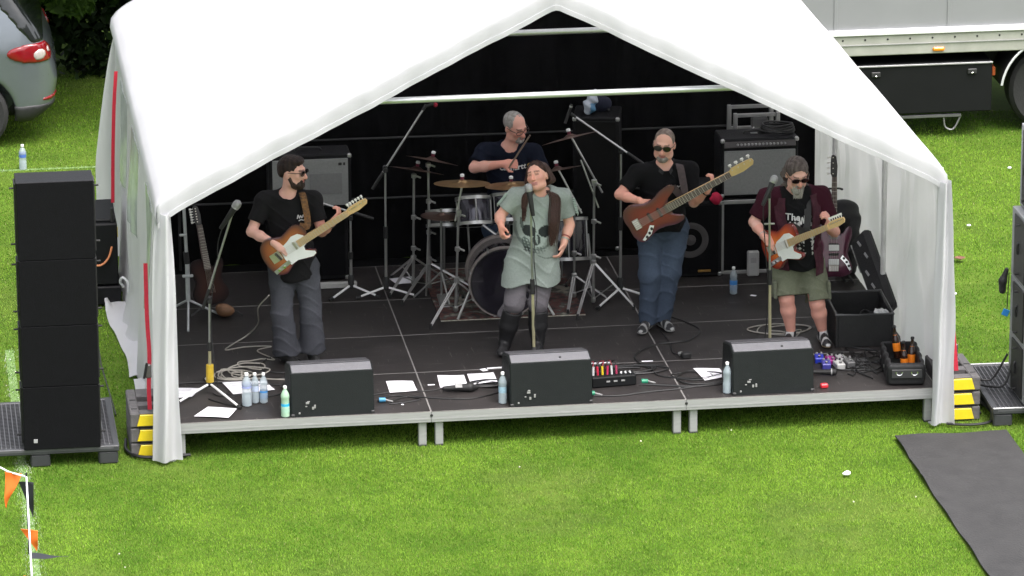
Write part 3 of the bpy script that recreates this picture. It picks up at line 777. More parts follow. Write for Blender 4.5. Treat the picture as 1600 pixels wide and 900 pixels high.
strap([(-.165, .13, .37), (-.165, .17, .55), (-.150, .25, .78), (-.155, .35, 1.05), (-.15, .45, 1.45)], .032, 'red ratchet strap from the left ballast stack up to the marquee eave', (-.165, .20, .66))
strap([(-.20, 4.35, .85), (-.185, 4.35, 1.3), (-.165, 4.35, 1.7), (-.14, 4.35, 2.0)], .030, 'red strap hanging down the rear part of the left marquee wall')
strap([(6.185, .16, .37), (6.165, .22, .7), (6.135, .30, 1.05)], .035, 'red ratchet strap beside the right front curtain of the marquee', (6.18, .22, .52))
# figure landmarks in metres (X right, Y away, Z up)
J_RED = dict(head=(1.075,1.390,1.871), neck=(1.041,1.440,1.696), shR=(0.852,1.440,1.631), shL=(1.241,1.420,1.635), pel=(1.086,1.450,1.073), elR=(0.744,1.360,1.405), wrR=(0.914,1.170,1.352), haR=(0.996,1.140,1.310), elL=(1.300,1.340,1.387), wrL=(1.371,1.160,1.513), haL=(1.421,1.150,1.540), hipR=(0.984,1.450,1.062), hipL=(1.183,1.450,1.058), knR=(0.977,1.390,0.697), knL=(1.209,1.410,0.691), anR=(1.005,1.420,0.382), anL=(1.217,1.440,0.387), toR=(1.076,1.260,0.343), toL=(1.233,1.290,0.353))
J_SING = dict(head=(3.029,1.360,1.760), neck=(3.070,1.430,1.586), shR=(2.864,1.430,1.584), shL=(3.240,1.430,1.558), pel=(2.992,1.440,1.028), elR=(2.734,1.430,1.426), wrR=(2.725,1.290,1.391), haR=(2.730,1.250,1.371), elL=(3.298,1.440,1.324), wrL=(3.236,1.340,1.206), haL=(3.206,1.310,1.158), hipR=(2.894,1.440,1.022), hipL=(3.085,1.440,1.013), knR=(2.841,1.370,0.713), knL=(3.034,1.380,0.702), anR=(2.774,1.460,0.345), anL=(3.032,1.410,0.332), toR=(2.720,1.290,0.346), toL=(3.002,1.270,0.312))
J_BASS = dict(head=(4.125,1.810,1.859), neck=(4.163,1.870,1.681), shR=(3.917,1.870,1.616), shL=(4.347,1.870,1.620), pel=(4.130,1.880,1.163), elR=(3.761,1.810,1.457), wrR=(3.901,1.610,1.448), haR=(3.953,1.580,1.395), elL=(4.359,1.750,1.384), wrL=(4.443,1.580,1.534), haL=(4.483,1.570,1.573), hipR=(4.025,1.880,1.146), hipL=(4.235,1.880,1.142), knR=(4.018,1.830,0.771), knL=(4.185,1.850,0.779), anR=(4.005,1.870,0.422), anL=(4.128,1.910,0.437), toR=(3.935,1.730,0.315), toL=(4.175,1.750,0.347))
J_MAR = dict(head=(5.097,1.220,1.733), neck=(5.103,1.320,1.578), shR=(4.884,1.340,1.513), shL=(5.322,1.340,1.510), pel=(5.138,1.350,0.959), elR=(4.777,1.340,1.315), wrR=(4.824,1.120,1.248), haR=(4.867,1.070,1.196), elL=(5.416,1.240,1.235), wrL=(5.305,0.960,1.362), haL=(5.260,0.920,1.397), hipR=(5.023,1.350,0.942), hipL=(5.254,1.350,0.932), knR=(5.035,1.260,0.689), knL=(5.283,1.240,0.640), anR=(5.087,1.320,0.393), anL=(5.342,1.300,0.344), toR=(5.004,1.160,0.371), toL=(5.347,1.140,0.290))
J_DRUM = dict(head=(3.160,3.620,1.574), neck=(3.114,3.680,1.415), shR=(2.909,3.700,1.340), shL=(3.323,3.700,1.323), pel=(3.124,3.780,0.814), elR=(2.805,3.580,1.242), wrR=(3.026,3.400,1.315), haR=(3.091,3.360,1.334), elL=(3.401,3.600,1.156), wrL=(3.322,3.350,1.127), haL=(3.279,3.280,1.137), hipR=(3.011,3.750,0.816), hipL=(3.230,3.750,0.807), knR=(2.921,3.280,0.930), knL=(3.292,3.300,0.908), anR=(2.929,3.150,0.587), anL=(3.306,3.250,0.553), toR=(2.918,2.950,0.579), toL=(3.299,3.050,0.544))
G_RED = ((1.009,1.170,1.301), (1.663,1.070,1.720))
G_BASS = ((4.006,1.580,1.345), (4.827,1.470,1.804))
G_MAR = ((4.952,1.050,1.193), (5.367,0.500,1.553))
STICK = ((3.071,3.370,1.288), (3.246,3.300,1.588))
# ================================================================== pallets
M_pal = mat('pallet_plastic', (.036, .037, .040), .45, .2, 8)
M_cab = mat('cabinet_black', (.006, .006, .007), .55, .2, 25, bump=.15, bscale=200, spec=.2)
M_grl = mat('grille_black', (.004, .004, .005), .7, .2, 40, bump=.3, bscale=260, spec=.12)
M_cabg = mat('cabinet_grey', (.24, .245, .25), .55, .1, 12, bump=.2, bscale=160)
M_steel = mat('stand_steel', (.42, .42, .41), .32, .1, 20, metal=.85)
M_blk = mat('matt_black', (.012, .012, .012), .6, .2, 20)
M_white = mat('white_paint', (.74, .74, .73), .5, .06, 10)
def pallet(loc, sx, sy, label, rz=0.0, edge=False):
    t = thing('plastic_pallet', label, 'pallet', loc, rz, 'black plastic pallets under the speakers')
    g = MB(); nx, ny = int(sx/.034), int(sy/.034)
    for i in range(nx+1): g.box((-sx/2+i*sx/nx, 0, .138), (.007, sy, .020))
    for j in range(ny+1): g.box((0, -sy/2+j*sy/ny, .1365), (sx, .007, .019))
    o = g.build('deck_grid', mat('pallet_grid', (.075, .075, .08), .4, .2, 8), t); o['kind'] = 'stuff'  # grid paler than the rim: the shine on the bar tops is in its colour
    r = MB()
    for s in (-1, 1):
        r.box((s*(sx/2-.02), 0, .128), (.045, sy+.01, .046), bev=.006); r.box((0, s*(sy/2-.02), .127), (sx+.008, .045, .046), bev=.006)
    r.box((0, 0, .112), (.10, sy, .018)); r.box((0, 0, .100), (sx, .10, .018)); r.build('deck_rim', M_pal, t)
    for i in (-1, 0, 1):
        for j in (-1, 0, 1): MB().box((i*(sx/2-.08), j*(sy/2-.08), .052), (.15, .15, .104), bev=.012).build('foot', M_pal, t)
    if edge:
        for s in (-1, 1): MB().box((0, s*(sy/2-.004), .1525), (sx, .022, .006), bev=.002).build('edge_strip', mat('lit_edge', (.50, .50, .50), .5, .2, 20), t)  # pale strips paint the light caught along the pallet edges
pallet((-1.02, .56, 0), 1.2, 1.2, 'black plastic pallet under the tall speaker stack left of the stage')
pallet((7.03, .38, 0), 1.2, 1.15, 'black plastic pallet with pale edges under the grey speaker stack', R(-2), True)

# ================================================================== speaker stacks
def cabinet(loc, size, label, rz=0.0, m=M_cab, handles=None, badge=False, grp='cabinets of the left speaker stack'):
    w_, d_, h_ = size; t = thing('speaker_cabinet', label, 'loudspeaker', loc, rz, grp)
    MB().box((0, 0, h_/2), (w_, d_, h_-.001), bev=.004).build('shell', m, t)
    MB().box((0, -d_/2-.004, h_/2), (w_-.008, .012, h_-.003), bev=.002).build('grille', M_grl if m is M_cab else m, t)
    for s in (-1, 1):
        pl = MB().box((s*(w_/2+.006), .02, h_/2), (.012, d_*.55, h_*.9), bev=.003).build('rigging_plate', M_blk, t)
        for k in (-1, 1): MB().cyl((s*(w_/2+.012), .02, h_/2+k*h_*.36), (s*(w_/2+.045), .02, h_/2+k*h_*.36), .008, n=8).build('rigging_pin', M_blk, pl)
    if handles:
        for z in handles:
            for s in (-1, 1):
                hp = MB().box((s*(w_/2+.003), .05, z), (.006, .16, .13), bev=.003).build('handle_cup', M_dark, t)
                MB().tube(smooth_path([(s*(w_/2+.004), .05, z-.045), (s*(w_/2+.022), .05, z-.03), (s*(w_/2+.022), .05, z+.03), (s*(w_/2+.004), .05, z+.045)], 4), .010, 6).build('handle', M_blkpl, hp)
    if badge: MB().box((-w_/2+.09, -d_/2-.012, .07), (.030, .004, .030), bev=.001).build('badge', mat('badge_grey', (.30, .30, .30), .5), t)
hz = [.50, .48, .52, .61]; z = .152
nm = ['lowest cabinet of the tall black speaker stack, small grey badge', 'second lowest cabinet of the tall black speaker stack on the pallet', 'second highest cabinet of the tall black speaker stack on the pallet', 'topmost cabinet of the tall black speaker stack']
for i, h in enumerate(hz):
    cabinet((-.85+.002*i, .10, z), (.585, .30, h), nm[i], 0, badge=(i == 0)); z += h+.002
z = .160
for h, lab, sx, sy, cx, cy in ((.46, 'lowest grey speaker cabinet with side handle on the pale-edged pallet', .62, .62, 6.97, .07), (.46, 'second grey speaker cabinet with side handle above the pale-edged pallet', .62, .62, 6.97, .07), (.55, 'third grey speaker cabinet up, at the frame edge', .62, .62, 6.972, .08), (.66, 'top grey speaker cabinet of the stack at the frame edge', .56, .50, 7.005, .17)):
    cabinet((cx, cy, z), (sx, sy, h), lab, 0, M_cabg, (h*.5,), grp='cabinets of the grey speaker stack'); z += h+.003
# powered rack behind the left stack
rk = thing('amplifier_rack', 'black amplifier rack with orange lead standing against the left marquee wall', 'amplifier rack', (-.42, 4.35, 0))
MB().box((0, 0, .10), (.52, .50, .16), bev=.01).build('dolly', M_cab, rk)
bx = MB().box((0, 0, .46), (.48, .46, .54), bev=.012).build('case', M_locker, rk)
MB().box((0, .03, .765), (.46, .42, .05), rotx(R(9)), .01).build('lid', M_locker, rk)
for z in (.30, .42, .62):
    for x in (.02, .05): MB().box((x, -.236, z), (.012, .010, .030), bev=.002).build('latch', M_steel, bx)
MB().tube(smooth_path([(.02, -.245, .37), (.10, -.26, .38), (.16, -.25, .44), (.19, -.235, .53)], 6), .009, 7).build('orange_lead', mat('orange_cable', (.55, .20, .08), .6), rk)
for x in (.20,): MB().cyl((x, -.2, .74), (x, -.2, .86), .014, n=8).build('latch_post', M_blk, rk)
MB().box((.235, -.10, .62), (.03, .05, .10), bev=.01).build('yellow_clip', M_yel, rk)

# ================================================================== floor wedges
M_wfront = mat('wedge_cabinet', (.009, .011, .011), .6, .12, 18, bump=.25, bscale=170, spec=.2)
M_wgr = mat('wedge_grille', (.11, .11, .118), .55, .08, 40, bump=.3, bscale=250)
M_label = mat('sticker_white', (.26, .26, .255), .5, .2, 30)
def wedge(loc, rz, label, knob=True, seed=0):
    t = thing('monitor_wedge', label, 'stage monitor', loc, rz, 'stage monitor wedges along the front edge')
    W = .645; pr_ = [(-.24, 0), (-.20, .335), (-.09, .375), (.175, .315), (.22, .06), (.20, 0)]
    pr_ = [(a+.24, b) for a, b in pr_]                                  # (depth, height); the back of the wedge faces the audience
    o = MB().prism([(p[0], p[1]) for p in pr_][::-1], -W/2, W/2, .008)
    A = np.array([[0, 0, 1], [1, 0, 0], [0, 1, 0.0]]); o.xf(A); o.build('cabinet', M_wfront, t)
    def pane(p, q, mar, off, name, m, par=t):
        p, q = V3(0, *p), V3(0, *q); d = unit(q-p); n = np.cross(V3(1, 0, 0), d)
        c = (p+q)/2+n*off; return MB().box(c, (W-2*mar, np.linalg.norm(q-p)-.016, .010), np.stack([V3(1, 0, 0), d, n], 1), .003).build(name, m, par)
    pane(pr_[1], pr_[2], .012, .0045, 'top_panel', M_wgr)
    pane(pr_[2], pr_[3], .012, .0045, 'grille', mat('wedge_top', (.045, .045, .05), .5, .1, 40, bump=.3, bscale=250))
    r = random.Random(seed); lab = []
    for (dx, dz, sw, sh) in ((-.10, .085, .026, .016), (-.07, .050, .016, .022), (-.050, .060, .014, .028), (-.12, .060, .014, .009), (-.09, .105, .020, .008)):
        y = .04*(dz)/.335-.002
        MB().box((dx-.09+r.uniform(-.01, .01), y-.004, dz+.02+r.uniform(-.006, .006)), (sw, .004, sh), bev=.001).build('sticker', M_label, t)
    MB().box((-.26, .003, .030), (.014, .006, .014), bev=.002).build('input_socket', M_label, t)
    if knob: MB().lathe([(.010, 0), (.012, .006), (.008, .012)], (.08, .085, .354), (0, -.35, .94), 10).build('knob', M_dark, t)
    for s in (-1, 1): MB().box((s*(W/2-.012), .012, .012), (.03, .03, .024), bev=.005).build('corner_foot', M_blkpl, t)
wedge((1.240, .02, HS), R(1.5), 'monitor wedge nearest the left curtain, beside the water bottles', False, 1)
wedge((2.945, .02, HS), R(1.5), 'monitor wedge in front of the singer', True, 2)
wedge((4.700, .045, HS), R(1.0), 'monitor wedge in front of the guitarist in maroon', True, 3)

# ================================================================== bottles
M_pet = mat('clear_pet', (.48, .56, .60), .12, .06, 20, alpha=.45, spec=.6)
M_capw = mat('bottle_cap', (.78, .78, .76), .45)
def bottle(loc, label, h=.235, r=.033, lab=(.12, .30, .62), lz=(.36, .60), tint=None, grp='plastic water bottles', lean=0):
    t = thing('water_bottle', label, 'bottle', loc, 0, grp)
    m = M_pet if tint is None else mat('pet_'+str(tint), tint, .15, .1, 20, alpha=.7)
    p = [(r*.8, 0), (r, .008), (r, h*.34), (r*.93, h*.37), (r*.93, h*.60), (r, h*.63), (r*.98, h*.70), (r*.62, h*.83), (r*.36, h*.88), (r*.36, h*.93)]
    MB().lathe(p, (0, 0, 0), (0, 0, 1), 18).build('bottle', m, t)
    MB().lathe([(r*.42, h*.92), (r*.42, h*.985), (r*.34, h)], (0, 0, 0), (0, 0, 1), 14).build('cap', M_capw, t)
    if lab is not None:
        lm = mat('label_'+'_'.join(str(x) for x in lab), lab, .4, .25, 30)
        MB().lathe([(r*.955, h*lz[0]), (r*.965, h*(lz[0]+.02)), (r*.965, h*(lz[1]-.02)), (r*.955, h*lz[1])], (0, 0, 0), (0, 0, 1), 18, False).build('label_band', lm, t)
    MB().lathe([(r*.93, .006), (r*.93, h*.30)], (0, 0, 0), (0, 0, 1), 16).build('water', mat('water_fill', (.45, .52, .56), .1, .05, 10, alpha=.45), t)
bottle((.602, .357, HS), 'tallest water bottle with violet label beside the left mic stand', .27, .040, (.30, .35, .60), (.55, .68))
bottle((.672, .425, HS), 'middle one of three water bottles by the left mic stand', .245, .032, (.45, .52, .66), (.40, .58))
bottle((.738, .415, HS), 'water bottle with blue label, rightmost of the three by the left mic stand', .245, .033, (.06, .24, .55), (.15, .42))
bottle((.873, .045, HS), 'green and blue labelled bottle touching the left monitor wedge', .25, .034, (.03, .35, .62), (.16, .44), (.42, .62, .45))
bottle((2.575, .125, HS), 'water bottle touching the left side of the centre wedge', .255, .034, (.30, .45, .55), (.35, .55))
bottle((4.344, .115, HS), 'clear water bottle touching the left side of the wedge before the maroon guitarist', .255, .034, None)
bottle((4.876, 2.742, HS), 'water bottle with blue label standing in front of the bass cabinet', .235, .033, (.05, .22, .55), (.18, .52))
bottle((2.842, .60, HS), 'water bottle half hidden behind the centre wedge', .25, .034, None)
bottle((-.827, 8.658, 0), 'water bottle with blue label standing on the grass by the car', .245, .036, (.08, .16, .50), (.50, .68))

# ================================================================== paper sheets (set lists)
M_paper = mat('paper', (.80, .79, .83), .8, .04, 6)
M_ink = mat('ink', (.30, .30, .33), .8, .2, 60)
def paper(q, label, lines=0):
    q = [np.array((x, y, HS+.004)) for x, y in q]; c = sum(q)/4; t = thing('paper_sheet', label, 'paper', tuple(c), 0, 'paper sheets on the stage')
    r = random.Random(str(label)); ph = r.uniform(0, 6)
    def fn(u, v):
        p = (q[0]*(1-u)+q[1]*u)*(1-v)+(q[3]*(1-u)+q[2]*u)*v
        return p-c+V3(0, 0, .004+.006*math.sin(u*3+ph)*math.sin(v*2+ph)+.010*max(0, u+v-1.6))
    MB().sheet(fn, 8, 8, (0, 0, 1), .001).build('sheet', M_paper, t, 60)
    for k in range(lines):
        v0 = .14+k*.8/lines; e = r.uniform(.55, .88)
        MB().sheet(lambda u, v: np.array(fn(.14+u*(e-.14), v0+v*.028))+V3(0, 0, .0012), 5, 1, (0, 0, 1), .0006).build('text_line', M_ink, t, None)
paper([(.298, .355), (.516, .274), (.433, .048), (.173, .134)], 'loose sheet of paper at the very front under the left mic stand leg')
paper([(.06, .86), (.269, .83), (.193, .613), (.02, .60)], 'sheet of paper half behind the left corner curtain', 5)
paper([(.453, .935), (.798, .949), (.85, .697), (.517, .637)], 'sheet of paper behind the three water bottles', 4)
paper([(1.734, .774), (1.947, .775), (1.952, .51), (1.733, .494)], 'sheet of paper just right of the left wedge', 7)
paper([(2.153, .877), (2.365, .861), (2.356, .568), (2.14, .574)], 'left of two sheets of paper beside the centre wedge', 7)
paper([(2.392, .874), (2.605, .892), (2.602, .629), (2.39, .605)], 'right of two sheets of paper beside the centre wedge', 6)
paper([(4.184, .737), (4.396, .738), (4.409, .502), (4.224, .433)], 'sheet of paper left of the wedge before the maroon guitarist', 5)
paper([(2.074, 3.585), (2.281, 3.63), (2.273, 3.421), (2.119, 3.407)], 'sheet of paper on the floor behind the cymbal stands')
for i, (x, y, sx, sy, a) in enumerate(((2.08, .66, .055, .02, 0), (2.66, 1.02, .18, .028, 4), (2.54, .98, .05, .06, 20), (3.45, 1.02, .22, .022, 1), (3.86, 1.01, .09, .022, 1), (5.03, 2.66, .05, .03, -30), (1.80, .20, .018, .02, 0))):
    t = MB().box((0, 0, .002), (sx, sy, .002), bev=.0005).build('tape_scrap', M_paper, None); t.location = (x, y, HS+.001); t.rotation_euler[2] = R(a)
    tag(t, ['short white tape scrap beside the seam by two sheets', 'long white tape strip at the left rear of the centre wedge', 'torn tape scrap touching the right paper sheet', 'long white tape strip behind the stage box', 'short white tape strip ending at the right deck seam', 'small scrap beside the bottle before the bass cabinet', 'tiny white scrap right of the left wedge'][i], 'tape', 'tape scraps on the stage')

# ================================================================== microphones and stands
M_grille = mat('mic_grille', (.34, .34, .34), .4, .2, 120, metal=.7, bump=.5, bscale=400)
M_yelpole = mat('yellow_tape', (.55, .38, .03), .5, .15, 12)
def microphone(pos, direction, label, s=1.0, cable=None):
    t = thing('microphone', label, 'microphone', pos); d = unit(direction)
    MB().lathe([(.010*s, -.165*s), (.013*s, -.16*s), (.019*s, -.02*s), (.021*s, 0)], (0, 0, 0), d, 14).build('handle', M_blk, t)
    MB().lathe([(.021*s, 0), (.026*s, .010*s), (.027*s, .028*s), (.022*s, .045*s), (.008*s, .054*s)], (0, 0, 0), d, 14).build('head', M_grille, t)
    MB().lathe([(.0225*s, -.004), (.0255*s, .004), (.0225*s, .010)], (0, 0, 0), d, 14, False).build('ring', M_steel, t)
    if cable:
        b = np.array(pos); MB().tube([p-b for p in smooth_path(cable, 6)], .0045, 6).build('lead', M_blk, t)
def mic_stand(base, pole_top, boom, label, legs, yellow=0, leg_m=M_white, pole_m=M_steel, rad=.0125, cw=.0):
    """Tripod stand; boom = (tail point, tip point) through the pole top, or None."""
    t = thing('microphone_stand', label, 'mic stand', base, 0, 'microphone stands'); b = np.array(base, float); pt = np.array(pole_top)-b
    j = V3(0, 0, .085)
    for q in legs:
        e = np.array((q[0], q[1], HS))-b
        lg = MB().cyl(j*1.0, e+V3(0, 0, .018), .0095, n=8).build('leg', leg_m, t)
        MB().cyl(e+V3(0, 0, .022)-unit(e)*.03, e+V3(0, 0, .016)+unit(e)*.012, .014, n=8).build('rubber_foot', M_blk, lg)
    MB().lathe([(.016, .06), (.026, .07), (.026, .16), (.018, .175)], (0, 0, 0), (0, 0, 1), 12).build('hub', M_blk, t)
    u = unit(pt); L = np.linalg.norm(pt); k = .52
    if yellow == 1:
        MB().cyl(u*.10, u*.24, .032, .030, n=10).build('yellow_sleeve', M_yelpole, t)
    MB().cyl(u*.12, u*L*k, rad, n=10).build('lower_tube', mat('yellowed_tube', (.45, .42, .26), .35, .1, 10, metal=.5) if yellow else pole_m, t)
    MB().cyl(u*L*(k-.06), u*L*(k+.03), rad+.007, n=10).build('clutch', M_blk, t)
    MB().cyl(u*L*k, u*L, rad*.72, n=10).build('upper_tube', pole_m, t)
    if boom:
        a, c = np.array(boom[0])-b, np.array(boom[1])-b; dd = unit(c-a)
        MB().box(pt, (.035, .045, .06), bev=.008).build('boom_clamp', M_blk, t)
        MB().cyl(pt+V3(.0, -.05, 0), pt+V3(0, -.02, 0), .016, n=8).build('clamp_knob', M_blk, t)
        MB().cyl(a, a+dd*.17, .0135, n=8).build('counterweight', M_blk, t)
        MB().cyl(a+dd*.02, c, .0085, n=8).build('boom_arm', pole_m, t)
        MB().cyl(c-dd*.012, c+dd*.04, .014, n=8).build('mic_clip', M_blk, t)
    else:
        MB().cyl(pt-u*.01, pt+u*.05, .014, n=8).build('mic_clip', M_blk, t)
# left vocal stand: boom rising towards the guitarist
mic_stand((.340, .70, HS), (.352, .70, 1.06), ((.300, .70, .985), (.545, .70, 1.745)), 'boom mic stand with yellow sleeve at the left front corner', [(.540, .27), (.06, .45), (.33, 1.05)], 1)
microphone((.565, .68, 1.80), (.55, -.1, .83), 'vocal microphone on the left boom stand', 1.25, [(.47, .69, 1.65), (.43, .69, 1.52), (.42, .70, 1.35), (.38, .70, 1.15), (.36, .69, .8), (.40, .62, .33)])
# singer's straight stand
mic_stand((2.945, .98, HS), (2.925, 1.02, 1.615), None, 'straight mic stand in front of the singer', [(2.72, .86), (3.15, .82), (2.96, 1.22)], 2)
microphone((2.915, 1.03, 1.735), (-.12, .25, .96), 'vocal microphone held up before the singer’s mouth'.replace('’', ''), 1.2, [(2.92, 1.02, 1.57), (2.955, 1.0, 1.45), (2.945, .985, 1.2), (2.965, .97, .9), (2.95, .95, .6), (3.1, 1.0, .30)])
# stand of the guitarist in maroon
mic_stand((4.845, .95, HS), (4.815, .90, 1.645), None, 'straight mic stand in front of the guitarist in maroon', [(4.62, .80), (5.05, .78), (4.86, 1.20)], 2)
MB  # (cross piece)
microphone((4.835, .88, 1.765), (.45, .30, .84), 'vocal microphone before the guitarist in maroon', 1.2, [(4.78, .9, 1.66), (4.765, .89, 1.5), (4.79, .90, 1.2), (4.82, .93, .8), (4.8, 1.0, .31)])
o = MB().box((0, 0, 0), (.085, .018, .014), bev=.004).build('thumb_screw', M_steel, bpy.data.objects['microphone_stand.002']); o.location = (-.025, -.04, 1.13)
# overhead stands at the drum kit
mic_stand((1.995, 3.10, HS), (2.000, 3.10, 1.395), ((1.89, 3.10, 1.225), (2.325, 3.10, 1.895)), 'tall boom stand left of the drums, reaching up over the kit', [(1.75, 3.05), (2.25, 3.02), (2.0, 3.35)])
t = thing('microphone', 'small dark overhead microphone with red end above the drums', 'microphone', (2.35, 3.10, 1.915))
MB().cyl((-.02, 0, .0), (.06, 0, .02), .013, n=10).build('body', M_blk, t); MB().ball((.075, 0, .012), .020, 8).build('red_foam', mat('red_foam', (.28, .012, .03), .9), t)
mic_stand((3.925, 2.78, HS), (3.930, 2.80, 1.555), ((4.11, 2.72, 1.45), (3.56, 2.90, 1.835)), 'tall boom stand between drums and bass player', [(3.68, 2.45), (4.22, 2.62), (3.95, 3.05)])
t = thing('microphone', 'small pencil microphone at the end of the right overhead boom', 'microphone', (3.515, 2.91, 1.865))
MB().cyl((-.035, 0, -.09), (.02, 0, .07), .012, n=10).build('body', M_blk, t); MB().cyl((.012, 0, .045), (.017, 0, .06), .0135, n=10).build('ring', M_steel, t)
# short bare stand and tall tube in the dark corner on the left
bs = thing('bare_stand', 'pale bare tripod stand near the left curtain', 'stand', (.311, 2.63, HS))
M_pale = mat('pale_steel', (.50, .52, .52), .4, .1, 15, metal=.5)
MB().cyl((0, 0, .18), (.0, 0, .50), .019, n=10).build('lower_tube', M_pale, bs); MB().cyl((0, 0, .50), (-.01, 0, .60), .024, n=10).build('clutch', M_blk, bs)
MB().cyl((-.005, 0, .58), (-.02, 0, 1.10), .014, n=10).build('upper_tube', M_pale, bs)
for a in (20, 145, 265): MB().cyl((0, 0, .19), (.30*math.cos(R(a)), .30*math.sin(R(a)), .012), .010, n=8).build('leg', M_pale, bs)
MB().box((-.02, -.01, 1.10), (.11, .03, .025), bev=.008).build('wing_bolt', M_pale, bs); MB().box((-.02, -.01, 1.05), (.07, .03, .02), bev=.006).build('collar', M_pale, bs)
MB().box((.0, -.02, .40), (.09, .03, .022), bev=.006).build('collar', M_pale, bs); MB().box((-.03, -.02, .75), (.06, .02, .02), bev=.005).build('wing_bolt', M_pale, bs)
# ================================================================== drum kit
M_shell = mat('drum_lacquer', (.012, .010, .016), .18, .2, 6, coat=.6)
M_tomsh = mat('tom_lacquer', (.030, .027, .042), .2, .3, 3, metal=.4, coat=.6)
M_hoop = mat('hoop_pale', (.22, .19, .18), .4, .2, 10)
M_head = mat('drum_head_black', (.012, .010, .011), .45, .2, 4)
M_headw = mat('drum_head_white', (.55, .55, .53), .6, .1, 10)
M_bronze = mat('cymbal_bronze', (.42, .27, .13), .34, .25, 20, metal=.85, stretch=(1, 1, 1))
M_darkbr = mat('cymbal_dark', (.16, .10, .08), .38, .25, 20, metal=.8)
ax = unit((-.06, -1, .03))
kd = thing('bass_drum', 'black bass drum with pale hoop behind the singer', 'drum', (2.90, 2.58, HS)); kc = V3(0, -.21, .300)
MB().lathe([(.275, .02), (.278, .0), (.278, -.42), (.27, -.44)], kc, ax, 40).build('shell', M_shell, kd)
MB().lathe([(.287, .012), (.300, .012), (.302, -.030), (.282, -.030)], kc, ax, 48, False).build('hoop', M_hoop, kd)
MB().lathe([(.272, -.40), (.300, -.40), (.302, -.44), (.27, -.44)], kc, ax, 48, False).build('hoop', M_hoop, kd)
MB().lathe([(.001, .006), (.20, .005), (.290, .002)], kc, ax, 40, False).build('front_head', M_head, kd)
MB().lathe([(.001, .010), (.150, .010), (.153, .008)], kc+V3(.02, 0, -.07), ax, 32, False).build('port', M_dark, kd)
for (x, z) in ((.00, .085), (.055, .09)): MB().box(kc+V3(x, -.012, z), (.040, .004, .030), bev=.001).build('sticker', mat('drum_sticker', (.10, .11, .11), .4), kd)
for k in range(8):
    a = k*math.pi/4+.3; e1 = np.cross(ax, V3(0, 0, 1)); e1 = unit(e1); e2 = np.cross(e1, ax); d = e1*math.cos(a)+e2*math.sin(a)
    MB().cyl(kc+d*.300-ax*-.02, kc+d*.300-ax*.10, .009, n=6).build('tension_rod', M_steel, kd)
for s in (-1, 1): MB().cyl(kc+V3(s*.26, .12, -.05), V3(s*.40, -.25, .012), .011, n=8).build('spur', M_steel, kd)
def tom(loc, r, h, label, legs=False, tilt=(0, .40, 1), m=M_tomsh):
    t = thing('tom_drum', label, 'drum', loc); a = unit(tilt)
    MB().lathe([(r*.97, 0), (r, .01), (r, h-.01), (r*.97, h)], (0, 0, 0), a, 32).build('shell', m, t)
    for z in (.012, h-.012): MB().lathe([(r+.002, z-.014), (r+.012, z-.014), (r+.012, z+.014), (r+.002, z+.014)], (0, 0, 0), a, 32, False).build('hoop', M_steel, t)
    MB().lathe([(.001, h+.004), (r*.98, h+.003)], (0, 0, 0), a, 28, False).build('drum_head', M_headw, t)
    e1 = unit(np.cross(a, V3(1, 0, 0))); e2 = np.cross(a, e1)
    for k in range(6):
        q = e1*math.cos(k*math.pi/3)+e2*math.sin(k*math.pi/3); MB().cyl(q*(r+.010)+a*.02, q*(r+.010)+a*(h-.02), .006, n=6).build('lug', M_steel, t)
    if legs:
        for k in range(3):
            q = e1*math.cos(k*2.1)+e2*math.sin(k*2.1); MB().cyl(q*(r+.02)+a*h*.6, V3(q[0]*(r+.06), q[1]*(r+.06), HS-loc[2]+.005), .009, n=6).build('leg', M_steel, t)
tom((2.715, 2.86, .945), .142, .235, 'glossy tom mounted over the bass drum, left of the singer')
tom((3.02, 2.90, .945), .150, .24, 'glossy tom mounted behind the singer')
tom((3.52, 3.15, .52), .19, .36, 'dark floor tom low behind the right cymbal stands', True, (0, .30, 1), M_shell)
tom((2.52, 3.16, .86), .165, .14, 'snare drum low behind the left cymbal stands', True, (0, .32, 1), M_shell)
MB  # tom mounts
for nm_, b in (('tom_drum', (2.715, 2.86, .945)), ('tom_drum.001', (3.02, 2.90, .945))):
    MB().cyl(V3(0, .05, .05), V3(2.90-b[0], -.05, .86-b[2]), .012, n=8).build('mount_arm', M_steel, bpy.data.objects[nm_])
# stool
ds = thing('drum_stool', 'round black drum stool under the drummer', 'stool', (3.12, 3.80, HS))
MB().lathe([(.14, .44), (.17, .455), (.17, .50), (.14, .515)], (0, 0, 0), (0, 0, 1), 24).build('seat', M_blk, ds)
MB().cyl((0, 0, .12), (0, 0, .45), .018, n=10).build('post', M_steel, ds)
for a in (30, 150, 270): MB().cyl((0, 0, .22), (.25*math.cos(R(a)), .25*math.sin(R(a)), .012), .011, n=8).build('leg', M_steel, ds)
